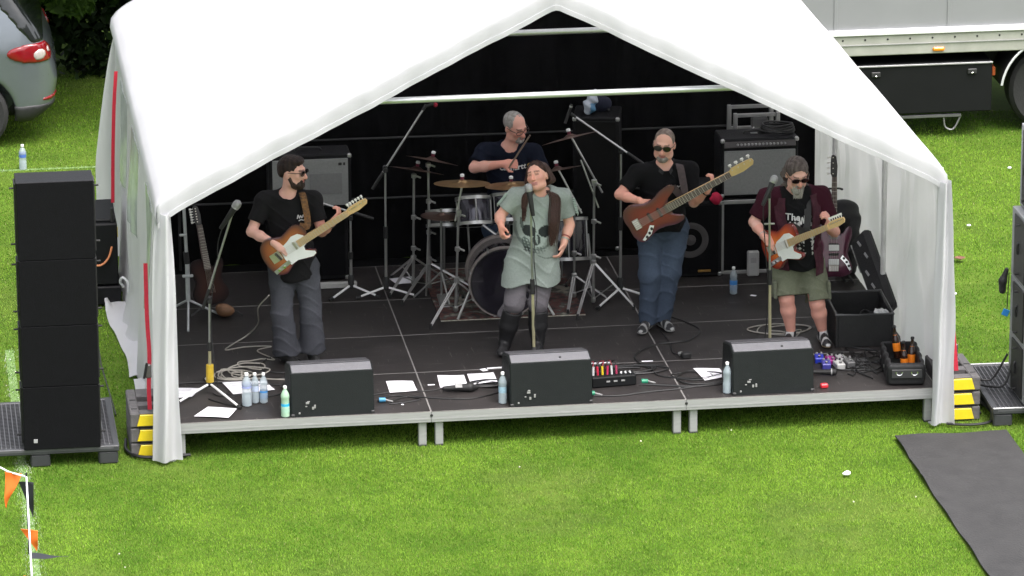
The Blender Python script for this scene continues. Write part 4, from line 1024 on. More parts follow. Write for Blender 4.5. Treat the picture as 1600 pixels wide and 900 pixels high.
# rug under the kit
def rug_mat():
    m = bpy.data.materials.new('drum_rug'); m.use_nodes = True; N = m.node_tree.nodes; L = m.node_tree.links; b = N['Principled BSDF']
    tc = N.new('ShaderNodeTexCoord'); vo = N.new('ShaderNodeTexVoronoi'); vo.inputs['Scale'].default_value = 9; L.new(tc.outputs['Object'], vo.inputs['Vector'])
    n = N.new('ShaderNodeTexNoise'); n.inputs['Scale'].default_value = 22; n.inputs['Detail'].default_value = 4; L.new(tc.outputs['Object'], n.inputs['Vector'])
    r = N.new('ShaderNodeValToRGB'); e = r.color_ramp.elements; e[0].color = (.02, .016, .015, 1); e[1].color = (.26, .24, .20, 1); e[0].position = .35; e[1].position = .72
    q = e.new(.5); q.color = (.10, .035, .03, 1); q = e.new(.58); q.color = (.05, .06, .05, 1)
    mx = N.new('ShaderNodeMix'); mx.data_type = 'FLOAT'; mx.inputs['Factor'].default_value = .5; L.new(vo.outputs['Distance'], mx.inputs['A']); L.new(n.outputs['Fac'], mx.inputs['B'])
    L.new(mx.outputs['Result'], r.inputs['Fac']); L.new(r.outputs['Color'], b.inputs['Base Color']); b.inputs['Roughness'].default_value = .95
    return m
rg = thing('drum_rug', 'patterned rug under the drum kit', 'rug', (2.96, 3.05, HS))
MB().sheet(lambda u, v: (-.60+u*1.20, -.72+v*1.45, .008+.004*math.sin(u*14)*math.sin(v*9)), 20, 20, (0, 0, 1), .008).build('pile', rug_mat(), rg, 60)
for s in (-1, 1):
    MB().sheet(lambda u, v, s=s: (-.60+u*1.20, s*.735+v*.02, .006), 30, 1, (0, 0, 1), .004).build('fringe', mat('rug_fringe', (.34, .33, .27), .95, .4, 40), rg, None)

def cymbal(c, r, nrm, label, m=M_bronze, nut=True):
    t = thing('cymbal', label, 'cymbal', c, 0, 'cymbals of the drum kit'); n_ = unit(nrm)
    MB().lathe([(.008, .030), (r*.10, .028), (r*.20, .014), (r*.24, .010), (r*.6, .004), (r, -.004), (r, -.0055), (r*.6, .0025), (r*.22, .0085), (.008, .026)], (0, 0, 0), n_, 40, False).build('bow', m, t)
    if nut:
        MB().lathe([(.014, .03), (.016, .045), (.010, .05)], (0, 0, 0), n_, 10).build('felt', mat('red_felt', (.16, .03, .05), .9), t)
        MB().lathe([(.012, .052), (.018, .056), (.018, .072), (.010, .078)], (0, 0, 0), n_, 10).build('wing_nut', M_white, t)
def cymbal_stand(base, hub_z, pole_top, label, feet, boom=None, joints=()):
    t = thing('cymbal_stand', label, 'cymbal stand', (base[0], base[1], HS), 0, 'chrome cymbal stands'); b = V3(base[0], base[1], HS)
    P = np.array(pole_top)-b; hub = P*((hub_z-HS)/P[2])
    MB().cyl((0, 0, .03), hub, .013, n=10).build('lower_tube', M_steel, t); MB().cyl(hub, P, .010, n=10).build('upper_tube', M_steel, t)
    MB().lathe([(.016, -.02), (.024, -.012), (.024, .012), (.016, .02)], hub, unit(P), 10).build('hub', M_steel, t)
    for (fx, fy) in feet:
        e = V3(fx, fy, HS)-b; side = unit(np.cross(e-hub, V3(0, 0, 1)))*.016
        lg = MB().cyl(hub+side*.6, e+V3(0, 0, .03)+side*.4, .0065, n=7)
        lg.cyl(hub-side*.6, e+V3(0, 0, .03)-side*.4, .0065, n=7); lgo = lg.build('leg', M_steel, t)
        MB().cyl(e+V3(0, 0, .045), e+V3(0, 0, .002), .011, .014, n=8).build('rubber_foot', M_blk, lgo)
        md = hub*.5+(e+V3(0, 0, .03))*.5; MB().cyl(V3(0, 0, .06)+hub*0, md, .0055, n=6).build('brace', M_steel, t)
    MB().lathe([(.014, .03), (.020, .04), (.020, .07), (.014, .08)], (0, 0, 0), unit(P), 8).build('sleeve', M_steel, t)
    for j in joints:
        q = P*j; cl_ = MB().lathe([(.012, -.022), (.022, -.016), (.022, .016), (.012, .022)], q, unit(P), 10).build('height_clamp', M_steel, t)
        MB().box(q+V3(.038, -.008, -.008), (.045, .012, .016), roty(R(25)), .004).build('wing_bolt', M_steel, cl_)
    if boom:
        a, c = np.array(boom[0])-b, np.array(boom[1])-b
        MB().cyl(a, c, .0085, n=8).build('boom_arm', M_steel, t); MB().box(P, (.045, .035, .03), bev=.006).build('tilter', M_steel, t)
# left three
cymbal_stand((2.505, 2.50), .585, (2.528, 2.44, 1.19), 'nearest cymbal stand left of the bass drum, tilted boom', [(2.255, 2.13), (2.835, 2.44), (2.62, 2.92)], ((2.500, 2.44, 1.11), (2.562, 2.46, 1.405)), (.35, .64, .97))
cymbal((2.562, 2.46, 1.425), .232, (.03, .13, 1), 'bronze crash cymbal left of the singer')
cymbal_stand((2.373, 3.20), .54, (2.371, 3.20, 1.41), 'cymbal stand in the middle of the left three', [(2.10, 2.83), (2.78, 3.02), (2.35, 3.62)], None, (.25, .46, .70, .98))
cymbal((2.402, 3.18, 1.432), .22, (.24, .25, 1), 'dark cymbal seen edge on, highest at the left of the kit', M_darkbr)
cymbal_stand((2.248, 3.31), .56, (2.262, 3.30, 1.29), 'farthest left cymbal stand with folded clamp', [(2.02, 3.05), (2.10, 3.62), (2.52, 3.50)], None, (.35, .62, .98))
cymbal((2.285, 3.28, 1.325), .23, (.20, .25, 1), 'dark cymbal seen edge on, lower one at the left of the kit', M_darkbr)
cymbal((2.445, 2.90, 1.030), .175, (.05, .05, 1), 'lower hi hat cymbal behind the front left stand', M_darkbr, False)
hh = thing('hi_hat_stand', 'hi hat stand behind the front left cymbal stand', 'hi hat stand', (2.44, 2.92, HS))
MB().cyl((0, 0, .05), (0, -.015, .80), .010, n=8).build('tube', M_steel, hh); 
for a in (40, 160, 280): MB().cyl((0, 0, .25), (.24*math.cos(R(a)), .24*math.sin(R(a)), .012), .008, n=7).build('leg', M_steel, hh)
MB().box((0, -.12, .03), (.08, .26, .02), rotx(R(8)), .004).build('pedal', M_steel, hh)
# right pair
cymbal_stand((3.665, 2.575), .675, (3.668, 2.55, 1.37), 'tall cymbal stand right of the singer with long boom', [(3.48, 2.22), (3.98, 2.42), (3.64, 2.98)], ((3.735, 2.545, 1.27), (3.483, 2.60, 1.745)), (.40, .68, .98))
cymbal((3.476, 2.60, 1.735), .24, (-.22, .30, 1), 'dark cymbal seen edge on above the tall right stand', M_darkbr)
o = MB().cyl((0, 0, 0), (-.14, .05, .40), .007, n=7).build('folded_arm', M_steel, bpy.data.objects['cymbal_stand.003']); o.location = (.04, -.02, .85)
cymbal_stand((3.530, 2.75), .515, (3.525, 2.70, 1.13), 'shorter cymbal stand right behind the singer', [(3.42, 2.36), (3.80, 2.68), (3.52, 3.12)], ((3.585, 2.69, 1.06), (3.398, 2.75, 1.43)), (.5, .97))
cymbal((3.392, 2.75, 1.425), .20, (-.16, .29, 1), 'dark cymbal partly behind the singer hair', M_darkbr)
cymbal((3.03, 2.92, 1.262), .22, (-.02, .12, 1), 'pale ride cymbal just behind the singer shoulder', M_bronze)
st = thing('drum_stick', 'drum stick raised in the drummer hand', 'drum stick', STICK[0])
e = np.array(STICK[1])-np.array(STICK[0]); MB().cyl((0, 0, 0), e*.93, .0085, .0065, 8).build('shaft', mat('stick_wood', (.20, .14, .10), .6), st); MB().ball(e*.965, .008, 6).build('tip', mat('stick_wood', (.20, .14, .10), .6), st)

# ================================================================== amplifiers and cabinets at the back
M_grillg = mat('silver_grille', (.22, .225, .22), .7, .12, 50, bump=.5, bscale=220)
M_tolex = mat('black_tolex', (.007, .007, .008), .65, .2, 60, bump=.4, bscale=180, spec=.2)
M_panel = mat('control_panel', (.045, .040, .040), .4, .1, 12)
M_edgeal = mat('cabinet_edging', (.34, .34, .33), .45, .1, 12, metal=.6)
M_corner = mat('chrome_corner', (.45, .45, .44), .35, metal=.8)
def combo(loc, size, label, grille_z=(.08, .80), knobs=0, edge=False, gm=M_grillg, cat='guitar amplifier', name='combo_amplifier', rz=0.0):
    w_, d_, h_ = size; t = thing(name, label, cat, loc, rz)
    MB().box((0, 0, h_/2), (w_, d_, h_-.004), bev=.012).build('shell', M_tolex, t)
    z0, z1 = grille_z[0]*h_, grille_z[1]*h_
    MB().box((0, -d_/2-.003, (z0+z1)/2), (w_-.055, .012, z1-z0), bev=.004).build('grille', gm, t)
    if knobs:
        pn = MB().box((0, -d_/2+.015, h_*.895), (w_-.05, .05, h_*.11), rotx(R(-18)), .004).build('control_panel', M_panel, t)
        for k in range(knobs): MB().lathe([(.011, 0), (.010, .012), (.007, .016)], (-w_/2+.14+k*(w_-.26)/(knobs-1), -d_/2-.012, h_*.905), (0, -1, .3), 8).build('knob', M_label, pn)
    if edge:
        for s in (-1, 1):
            MB().box((s*(w_/2-.010), -d_/2-.004, h_/2), (.034, .022, h_+.004), bev=.004).build('edging', M_edgeal, t)
            MB().box((0, -d_/2-.004, h_/2+s*(h_/2-.010)), (w_-.050, .020, .034), bev=.004).build('edging', M_edgeal, t)
    for s in (-1, 1):
        for z in (.02, h_-.02): MB().box((s*(w_/2-.016), -d_/2+.012, z), (.038, .038, .038), bev=.01).build('corner_cap', M_corner if not edge else M_tolex, t)
    MB().tube(smooth_path([(-.11, 0, h_-.004), (-.08, 0, h_+.022), (.08, 0, h_+.022), (.11, 0, h_-.004)], 4), .010, 6).build('handle', M_blk, t)
    return t
combo((1.41, 3.86, HS), (.66, .42, .675), 'black lower speaker cabinet under the silver grille amplifier', (.06, .94), 0, False, M_grl, 'speaker cabinet', 'bass_cabinet')
cA = combo((1.41, 3.62+.0, HS+.68), (.69, .30, .47), 'combo amplifier with silver grille behind the left guitarist', (.06, .92))
MB().box((.25, -.158, .385), (.028, .008, .024), bev=.002).build('badge', M_dark, cA); MB().box((.285, -.158, .385), (.016, .008, .024), bev=.002).build('badge', M_dark, cA)
MB().lathe([(.018, 0), (.018, .008), (.006, .010)], (-.03, -.154, .34), (0, -1, 0), 12).build('emblem', M_dark, cA)
MB().box((0.13, -.166, .22), (.27, .004, .18), bev=.02).build('speaker_patch', mat('grille_darker', (.17, .17, .17), .7, .1, 50, bump=.5, bscale=220), cA)
for x in (1.20, 1.62):
    MB
sk = thing('amplifier_trolley', 'low white strip of the amplifier base behind the left guitarist', 'trolley', (1.55, 3.40, HS))
MB().box((0, 0, .030), (.46, .05, .05), bev=.006).build('plinth', mat('grey_white', (.42, .42, .40), .6), sk)
combo((5.22, 3.55, HS), (.70, .44, .640), 'black bass cabinet with aluminium edging under the grey combo', (.06, .94), 0, True, M_grl, 'speaker cabinet', 'bass_cabinet', R(0))
cB = combo((5.215, 3.58, HS+.642), (.665, .34, .515), 'large grey grille combo amplifier with a row of knobs, right rear', (.05, .80), 14)
MB().box((-.02, .0, .5165), (.06, .03, .006), bev=.002).build('badge', M_label, cB)
bc = combo((4.66, 3.48, HS), (.42, .42, .66), 'black cabinet with round speaker cone behind the bass player', (.05, .95), 0, False, M_grl, 'speaker cabinet', 'bass_cabinet')
MB().lathe([(.150, 0), (.155, .010), (.13, .014), (.05, -.005), (.045, .012), (.001, .018)], (-.06, -.212, .33), (0, -1, 0), 32, False).build('speaker_cone', mat('cone_grey', (.055, .050, .050), .5, .1, 20), bc)
MB().box((.06, -.219, .055), (.11, .004, .020), bev=.002).build('badge', mat('gold_badge', (.30, .17, .04), .4, metal=.5), bc)
hd_ = thing('compact_amplifier', 'small amplifier head with white label on the cone cabinet', 'amplifier', (4.64, 3.46, HS+.69))
MB().box((0, 0, .05), (.36, .24, .10), bev=.01).build('shell', M_tolex, hd_); MB().box((-.06, -.123, .05), (.16, .006, .030), bev=.003).build('label_plate', M_label, hd_); MB().box((-.13, -.12, .0), (.03, .02, .012), bev=.003).build('foot', M_white, hd_)
rd_ = thing('red_cloth', 'small red cloth bundle beside the bass combo', 'cloth', (4.815, 3.25, HS+.635))
q = MB().ball((0, 0, .055), .055, 10, (.9, .8, 1.0)); q.v = [(x*(1+.18*math.sin(z*90+x*60)), y*(1+.15*math.sin(x*80)), z) for x, y, z in q.v]; q.build('bundle', mat('red_cloth', (.42, .008, .045), .8, .3, 20), rd_)
tb = combo((3.98, 4.40, HS), (.40, .42, 1.185), 'tall narrow black cabinet behind the drums with a bag on top', (.03, .97), 0, False, mat('tall_cab', (.007, .007, .007), .7, .1, 20, spec=.15), 'speaker cabinet', 'tower_cabinet', R(-12))
bg_ = thing('plastic_bag', 'crumpled white and blue plastic bag on the tall black cabinet', 'bag', (3.90, 4.32, HS+1.185))
q = Field((-.14, -.12, -.01), (.14, .12, .24), .008); q.ell((0, 0, .07), (.055, .05, .075)).ell((.03, 0, .14), (.045, .03, .06), None, .03).cone((.02, 0, .12), (.055, .0, .20), .03, .012); P_ = q.pts(); q.D += (.008*np.sin(P_[..., 2]*70+P_[..., 0]*50)).astype(np.float32)
def bagcol(v):
    c = np.tile(np.array([.50, .55, .62]), (len(v), 1)); k = (v[:, 2] < .10) & (v[:, 0] > .0); c[k] = (.08, .22, .38); return c
q.build('film', mat('bag_film', (1, 1, 1), .35, .2, 40, attr='Col'), bg_, bagcol)
bk = thing('dark_bag', 'dark blue cloth bag beside the plastic bag on the tall cabinet', 'bag', (4.02, 4.42, HS+1.185))
q = Field((-.16, -.14, -.01), (.16, .14, .2), .01); q.ell((0, 0, .06), (.09, .07, .07)).ell((-.15+.05, -.03, .05), (.06, .05, .05), None, .03); q.build('cloth', mat('navy_cloth', (.010, .012, .030), .9), bk)
# metal frame and junction box behind the right combo
mf = thing('equipment_rack', 'open aluminium rack frame with a grey box behind the right combo', 'rack', (5.33, 4.35, 0))
for x in (-.18, .19):
    for y in (-.15, .15): MB().box((x, y, .74), (.035, .035, 1.44), bev=.004).build('upright', M_edgeal, mf)
for z in (1.44, 1.25, .6):
    for y in (-.15, .15): MB().box((0, y, z), (.335, .03, .03), bev=.003).build('crossbar', M_edgeal, mf)
MB().box((.03, -.14, 1.375), (.14, .06, .09), bev=.008).build('junction_box', mat('box_grey', (.09, .09, .088), .5), mf)
MB().tube(smooth_path([(-.02, -.17, 1.34), (-.06, -.18, 1.28), (-.07, -.18, 1.2)], 5), .006, 6).build('lead', M_white, mf)
for z in (1.33, 1.20): MB().lathe([(.02, -.02), (.03, 0), (.02, .02)], (.19, -.18, z), (0, 1, 0), 10).build('coupler', M_steel, mf)

# ================================================================== cases, bags, pedals on the right
M_case = mat('crate_plastic', (.012, .012, .012), .55, .2, 12, bump=.2, bscale=60)
fc = thing('open_crate', 'open black plastic crate with cables beside the right wall', 'crate', (5.67, 1.46, HS), R(-3))
for s in (-1, 1):
    MB().box((s*.225, 0, .135), (.022, .66, .27), bev=.004).build('side_panel', M_case, fc); MB().box((0, s*.319, .135), (.428, .022, .268), bev=.004).build('end_panel', M_case, fc)
MB().box((0, 0, .010), (.43, .62, .016)).build('floor_panel', M_case, fc)
MB().tube([(-.232, -.325, .272), (.232, -.325, .272), (.232, .325, .272), (-.232, .325, .272)], .012, 6, True).build('rim', mat('crate_rim', (.06, .06, .06), .4), fc)
for i, (x, y, z) in enumerate(((.05, -.05, .13), (-.08, .08, .12), (.10, .10, .14))):
    mb = MB().tube(smooth_path([(x+.07*math.cos(a), y+.09*math.sin(a), z+.012*math.sin(3*a+i)) for a in np.linspace(0, 4*math.pi, 20)], 3), .007, 6)
    cbl = mb.build('coiled_lead', M_blk if i else mat('pale_lead', (.30, .30, .30), .5), fc)
wr = thing('crumpled_wrapper', 'crumpled silver wrapper on the rim of the open crate', 'wrapper', (5.80, 1.17, HS+.25))
q = Field((-.09, -.07, -.03), (.09, .07, .08), .006); q.ell((0, 0, .02), (.055, .035, .03)); q.ell((-.04, 0, .03), (.025, .025, .02)); P_ = q.pts(); q.D += (.010*np.sin(P_[..., 0]*120+P_[..., 2]*90)*np.sin(P_[..., 1]*100)).astype(np.float32); q.build('film', mat('silver_film', (.42, .42, .42), .4, .3, 40), wr)
gb = thing('gig_bag', 'black padded gig bag slumped against the right wall behind the burgundy bass', 'bag', (5.93, 3.22, HS))
q = Field((-.22, -.28, -.01), (.14, .34, .72), .012)
q.ell((.0, 0, .46), (.125, .17, .17)).ell((-.06, -.03, .52), (.11, .13, .12), None, .08).ell((.02, .02, .18), (.10, .18, .20), None, .1)
P_ = q.pts(); q.D += (.008*np.sin(P_[..., 2]*40+P_[..., 1]*25)).astype(np.float32); q.build('padding', mat('bag_nylon', (.008, .008, .009), .7, .3, 20, bump=.3), gb)
MB().tube(smooth_path([(-.10, -.16, .34), (-.14, -.13, .45), (-.16, -.02, .58), (-.10, .1, .60)], 5), .009, 6).build('zip_seam', M_blk, gb)
gcs = thing('guitar_case', 'long black soft guitar case with pale strips leaning along the right wall', 'guitar case', (5.88, 2.10, HS))
Mg = frame((.06, -.86, -.42), (-.80, -.2, .45))
q = MB().box((0, 0, 0), (.95, .22, .10), bev=.035).xf(Mg, (.06, .02, .30)); q.build('case', mat('bag_nylon', (.008, .008, .009), .7), gcs)
for k in range(5): MB().box((-.36+k*.17, .03*math.sin(k*2), .052), (.075, .020, .006), rotz(R(12)), .002).xf(Mg, (.06, .02, .30)).build('pale_strip', mat('strip_grey', (.30, .30, .30), .5), gcs)
MB().box((-.30, -.112, .0), (.34, .008, .05), bev=.002).xf(Mg, (.06, .02, .30)).build('silver_edge', M_edgeal, gcs)
tbg = thing('tool_bag', 'open black tool bag with two metal rings at the right front corner', 'bag', (5.80, .38, HS), R(-6))
q = Field((-.19, -.36, -.01), (.19, .36, .24), .010); q.box((0, 0, .09), (.15, .31, .09), None, .03); q.box((0, .02, .14), (.115, .26, .10), None, .02, .01, 's'); P_ = q.pts(); q.D += (.004*np.sin(P_[..., 1]*40+P_[..., 2]*30)).astype(np.float32)
q.build('shell', mat('bag_nylon', (.008, .008, .009), .7), tbg)
for s in (-1, 1): MB().tube([(s*.06+.024*math.cos(a), -.322, .115+.022*math.sin(a)) for a in np.linspace(R(160), R(380), 12)], .0055, 6).build('ring', M_chrome, tbg)
MB().box((0, -.320, .105), (.24, .008, .07), bev=.003).build('reinforced_panel', mat('panel_grey', (.03, .03, .032), .5), tbg)
for s in (-1, 1): MB().lathe([(.014, 0), (.016, .004), (.008, .006)], (-.158, s*.12, .11), (-1, 0, 0), 8).build('rivet', M_steel, tbg)
M_glassb = mat('brown_glass', (.025, .010, .006), .12, .2, 10, coat=.4); M_orange = mat('orange_label', (.75, .20, .01), .45, .1, 30)
for i, (x, y, z, lx, ly) in enumerate(((5.795, .56, .43, -.12, .10), (5.875, .40, .38, .06, .10), (5.815, .37, .36, -.05, .05))):
    t = thing('dark_bottle', ['tallest dark bottle with orange label standing in the tool bag', 'dark bottle with orange label at the right in the tool bag', 'dark bottle with orange label at the front in the tool bag'][i], 'bottle', (x, y, z), 0, 'dark bottles in the tool bag'); a = unit((lx, ly, 1))
    MB().lathe([(.028, -.06), (.030, -.05), (.030, .075), (.026, .10), (.0135, .14), (.0125, .19), (.015, .195)], (0, 0, 0), a, 16).build('bottle', M_glassb, t)
    MB().lathe([(.0306, .0), (.0312, .004), (.0312, .062), (.0306, .066)], (0, 0, 0), a, 16, False).build('label_band', M_orange, t); MB().lathe([(.0195, .112), (.0165, .132)], (0, 0, 0), a, 14, False).build('neck_label', M_orange, t)
    MB().lathe([(.0155, .188), (.016, .20), (.012, .206)], (0, 0, 0), a, 12).build('cap', M_blk, t)
# effect pedals
ped = [((5.215, .80), (.02, .04, .42), 'blue effects pedal by the right wedge'), ((5.30, .735), (.30, .02, .20), 'magenta effects pedal behind the right wedge'), ((5.385, .76), (.40, .40, .40), 'pale grey effects pedal at the end of the row'), ((5.24, .64), (.06, .06, .30), 'violet effects pedal nearest the right wedge'), ((5.34, .62), (.50, .50, .48), 'white effects pedal in front of the row'), ((5.43, .66), (.12, .12, .12), 'dark effects pedal at the right end of the row')]
for (x, y), c_, lb in ped:
    t = thing('effects_pedal', lb, 'effects pedal', (x, y, HS), R(random.uniform(-12, 12)), 'effects pedals by the right wedge')
    MB().box((0, 0, .026), (.070, .112, .048), rotx(R(5)), .006).build('case', mat('pedal_'+lb[:4], c_, .35, .1, 20), t)
    MB().lathe([(.012, 0), (.012, .012), (.008, .016)], (0, -.032, .048), (0, 0, 1), 10).build('foot_switch', M_chrome, t)
    for s in (-1, 1): MB().lathe([(.009, 0), (.008, .014)], (s*.018, .034, .054), (0, 0, 1), 8).build('knob', M_blk if c_[0] > .3 else M_label, t)
mm = thing('hand_microphone', 'black microphone lying behind the right wedge', 'microphone', (5.20, .44, HS+.028))
MB().lathe([(.014, -.10), (.022, .02), (.027, .04), (.024, .075), (.008, .085)], (0, 0, 0), (1, -.15, 0), 14).build('body', M_blk, mm); MB().lathe([(.0285, .036), (.0285, .046)], (0, 0, 0), (1, -.15, 0), 14, False).build('ring', M_label, mm)
rc = MB().box((0, 0, .018), (.06, .045, .036), bev=.008).build('red_connector', mat('red_plastic', (.50, .02, .03), .4), None); rc.location = (5.12, .13, HS); tag(rc, 'small red connector by the right corner of the right wedge', 'connector')
# stage box
sb = thing('stage_box', 'black stage box with coloured connectors right of the centre wedge', 'stage box', (3.49, .46, HS), R(6))
MB().box((0, 0, .045), (.36, .13, .085), bev=.008).build('case', M_locker, sb)
cols_ = [(.55, .55, .55), (.45, .02, .05), (.62, .45, .02), (.40, .02, .08), (.50, .50, .50), (.30, .03, .08), (.5, .5, .5), (.5, .5, .5), (.48, .48, .48)]
for k, c_ in enumerate(cols_):
    x = -.155+k*.038; tall = k < 6
    pg = MB().cyl((x, .0, .08), (x+random.uniform(-.01, .01), .01, .08+(.075 if tall else .02)), .009, n=8).build('plug', mat('plug_%d' % k, c_, .4), sb)
    if tall: MB().tube(smooth_path([(x, .01, .155), (x+random.uniform(-.02, .02), .03, .19), (x-.02, .09, .15), (x-.04, .16, .01)], 4), .0045, 5).build('lead', M_blk if k % 2 else mat('red_lead', (.22, .015, .03), .5), pg)
for k in range(3): MB().box((-.05+k*.06, -.067, .05), (.03, .004, .012)).build('label_strip', M_label, sb)
for (x, y, nm_, lb) in ((3.75, .44, 'green_connector', 'green connector at the right end of the stage box'), (3.29, .20, 'green_connector', 'green connector at the corner of the centre wedge'), (1.655, .28, 'blue_connector', 'blue connector lying right of the left wedge')):
    t = thing(nm_, lb, 'connector', (x, y, HS)); MB().cyl((-.03, 0, .022), (.02, 0, .022), .020, .018, 12).build('housing', mat('cn_'+nm_, (.02, .22, .12) if nm_[0] == 'g' else (.05, .24, .42), .4), t); MB().cyl((.02, 0, .022), (.075, -.03, .014), .007, n=8).build('tail', M_label, t)
ad = thing('radio_pack', 'black cable adapter pouch with white label left of the centre wedge', 'adapter', (2.28, .47, HS))
q = Field((-.17, -.09, -.01), (.17, .09, .1), .006); q.cone((-.12, 0, .03), (.08, -.02, .035), .018, .034, .02).cone((.08, -.02, .035), (.13, -.01, .03), .03, .02, .02); q.build('pouch', M_blk, ad); MB().box((-.01, -.028, .058), (.055, .05, .006), rotx(R(30)), .002).build('label_plate', M_label, ad)
pj = thing('foot_switch_unit', 'small black foot switch on a lead before the bass player', 'foot switch', (4.18, 1.05, HS)); MB().box((0, 0, .024), (.075, .06, .046), rotz(.3), .008).build('case', M_blk, pj); MB().cyl((-.05, .03, .03), (-.03, .015, .04), .016, n=8).build('plug', M_steel, pj)
pb = thing('power_socket', 'pale grey power socket block leaning on the bass cabinet', 'power socket', (5.13, 3.22, HS)); MB().box((0, 0, .115), (.10, .05, .22), bev=.01).build('case', mat('socket_grey', (.36, .36, .35), .5), pb); MB().box((0, -.027, .15), (.05, .006, .05), bev=.002).build('socket_plate', M_label, pb)
coil = thing('cable_coil', 'coil of black cable on top of the large grey combo', 'cable', (5.40, 3.60, HS+.642+.518))
for k in range(4): MB().tube([((.145-.006*k)*math.cos(a), (.10-.004*k)*math.sin(a), .012+.017*k+.006*math.sin(a*2+k)) for a in np.linspace(0, 2*math.pi, 30)[:-1]], .0095, 6, True).build('turn', M_blk, coil)

# ================================================================== cables on the floor
M_cgrey = mat('grey_cable', (.34, .32, .28), .55, .1, 20); M_cblk = mat('black_cable', (.010, .010, .010), .5)
def cable(pts, label, m=M_cblk, r=.0055, loops=None, lift=0.0):
    P = [V3(p[0], p[1], HS+.006+(p[2] if len(p) > 2 else 0)) for p in pts]; b = P[0].copy()
    o = MB().tube([p-b for p in smooth_path(P, 7)], r, 6).build('cable', m, None); o.location = tuple(b); tag(o, label, 'cable', 'cables on the stage floor'); return o
def loopy(c, n, rx, ry, drift=(0, 0), ph=0, jit=.02, seed=0):
    r = random.Random(seed); out = []
    for k in range(n*9):
        a = 2*math.pi*k/9+ph; t = k/(n*9)
        out.append((c[0]+drift[0]*t+rx*(1+.35*math.sin(t*7+seed))*math.cos(a)+r.uniform(-jit, jit), c[1]+drift[1]*t+ry*(1+.3*math.cos(t*5+seed))*math.sin(a)+r.uniform(-jit, jit), .004*(k//9)))
    return out
cable([(.86, 1.22, .62), (.80, 1.55, .42), (.82, 1.85, .20), (.76, 2.1, .03), (.62, 1.95), (.55, 1.80), (.72, 1.86), (.92, 1.84), (.80, 1.74)]+loopy((.78, 1.45), 3, .16, .12, (-.22, -.40), .5, .02, 3)+loopy((.52, 1.18), 4, .10, .10, (.10, -.12), 2, .02, 5)+[(.62, .98), (.72, 1.02), (.85, .98), (1.0, .92), (1.05, .75)], 'grey guitar lead looping in a tangle beside the left guitarist', M_cgrey, .0058)
cable([(.74, .62), (.66, .68), (.56, .62), (.47, .66), (.52, .74), (.60, .66), (.50, .58), (.40, .62), (.36, .70)], 'thin dark lead over the paper behind the three bottles', M_cblk, .004)
cable([(.06, .98), (.30, .98), (.52, .93), (.70, .88), (.9, .83)], 'black cable running from the left curtain to the left wedge', M_cblk, .007)
cable([(.95, .82, .03), (.90, .70, .02), (.96, .62, .02), (.86, .58), (.72, .50), (.62, .40), (.5, .36), (.4, .45), (.32, .55)], 'black cable between the left wedge and the left mic stand', M_cblk, .007)
cable([(1.02, 1.6), (1.15, 1.35), (1.0, 1.15), (.82, 1.20), (.80, 1.4), (.95, 1.55), (1.2, 1.2), (1.35, .9)], 'black lead under the left guitarist shoes', M_cblk, .006)
cable([(1.62, .30), (1.75, .42), (1.95, .30), (1.70, .22), (1.85, .38), (2.1, .30), (2.35, .26), (2.62, .40)], 'black cable from the blue connector to the centre wedge', M_cblk, .0055)
cable([(1.60, .47), (1.8, .52), (2.0, .50), (2.2, .55), (2.45, .60), (2.60, .55)], 'thin black cable across the paper right of the left wedge', M_cblk, .004)
cable(loopy((2.50, .60), 3, .11, .07, (.03, 0), 0, .008, 8), 'small coil of black cable on the right paper sheet', M_cblk, .008)
cable([(3.70, .42), (3.9, .36), (4.1, .30), (4.35, .34), (4.55, .46), (4.8, .50)], 'black cable running from the stage box to the right wedge', M_cblk, .009)
cable([(3.30, .18), (3.5, .16), (3.75, .22), (4.0, .26), (4.2, .32), (4.42, .42)], 'lower black cable from the green connector to the right', M_cblk, .007)
cable(loopy((3.70, .80), 3, .20, .08, (.04, -.02), 1, .015, 4)+[(3.9, .6), (4.2, .5), (4.45, .62)], 'flat coil of black cable behind the stage box', M_cblk, .007)
cable(loopy((4.15, .58), 2, .16, .13, (.10, -.10), 2, .02, 9), 'loose loops of black cable at the paper left of the right wedge', M_cblk, .006)
cable([(4.25, 2.15), (4.34, 2.0), (4.42, 1.75), (4.28, 1.5), (4.0, 1.42), (3.80, 1.2), (3.78, 1.0), (3.85, .8)], 'black lead curling on the floor beside the bass player', M_cblk, .008)
cable([(4.24, 2.2), (4.10, 1.9), (4.12, 1.5), (4.10, 1.2), (4.15, 1.08, .02)], 'thin black lead down to the small foot switch', M_cblk, .005)
cable(loopy((5.05, 1.70), 3, .20, .12, (.06, -.04), 0, .02, 11)+[(5.1, 1.3), (5.2, 1.0), (5.22, .86)], 'grey lead coiled behind the legs of the guitarist in maroon', M_cgrey, .0055)
for k in range(7):
    r_ = random.Random(50+k); cable([(5.25+r_.uniform(-.05, .3), .45+r_.uniform(-.2, .5)) for _ in range(2)]+loopy((5.42+r_.uniform(-.08, .1), .55+r_.uniform(-.2, .35)), 1, .16, .12, (.05, .1), r_.uniform(0, 6), .03, 60+k)+[(5.6, .4+r_.uniform(-.1, .5))], ['tangled black cable nearest the red connector', 'black cable tangle around the effects pedals', 'black cable tangle between pedals and tool bag', 'black cable loop in front of the open crate', 'black cable loop along the tool bag side', 'black cable loop right of the dark pedal', 'thin black cable loop behind the right wedge'][k], M_cblk, .006)
gc = thing('ground_cable', 'thin black guy cable from the left speaker stack down to the grass', 'cable', (-.48, 3.0, 0)); MB().tube([(-.05, .6, 1.0), (.0, 0, .5), (.04, -.9, .12), (.10, -1.9, .02)], .006, 6).build('line', M_cblk, gc)
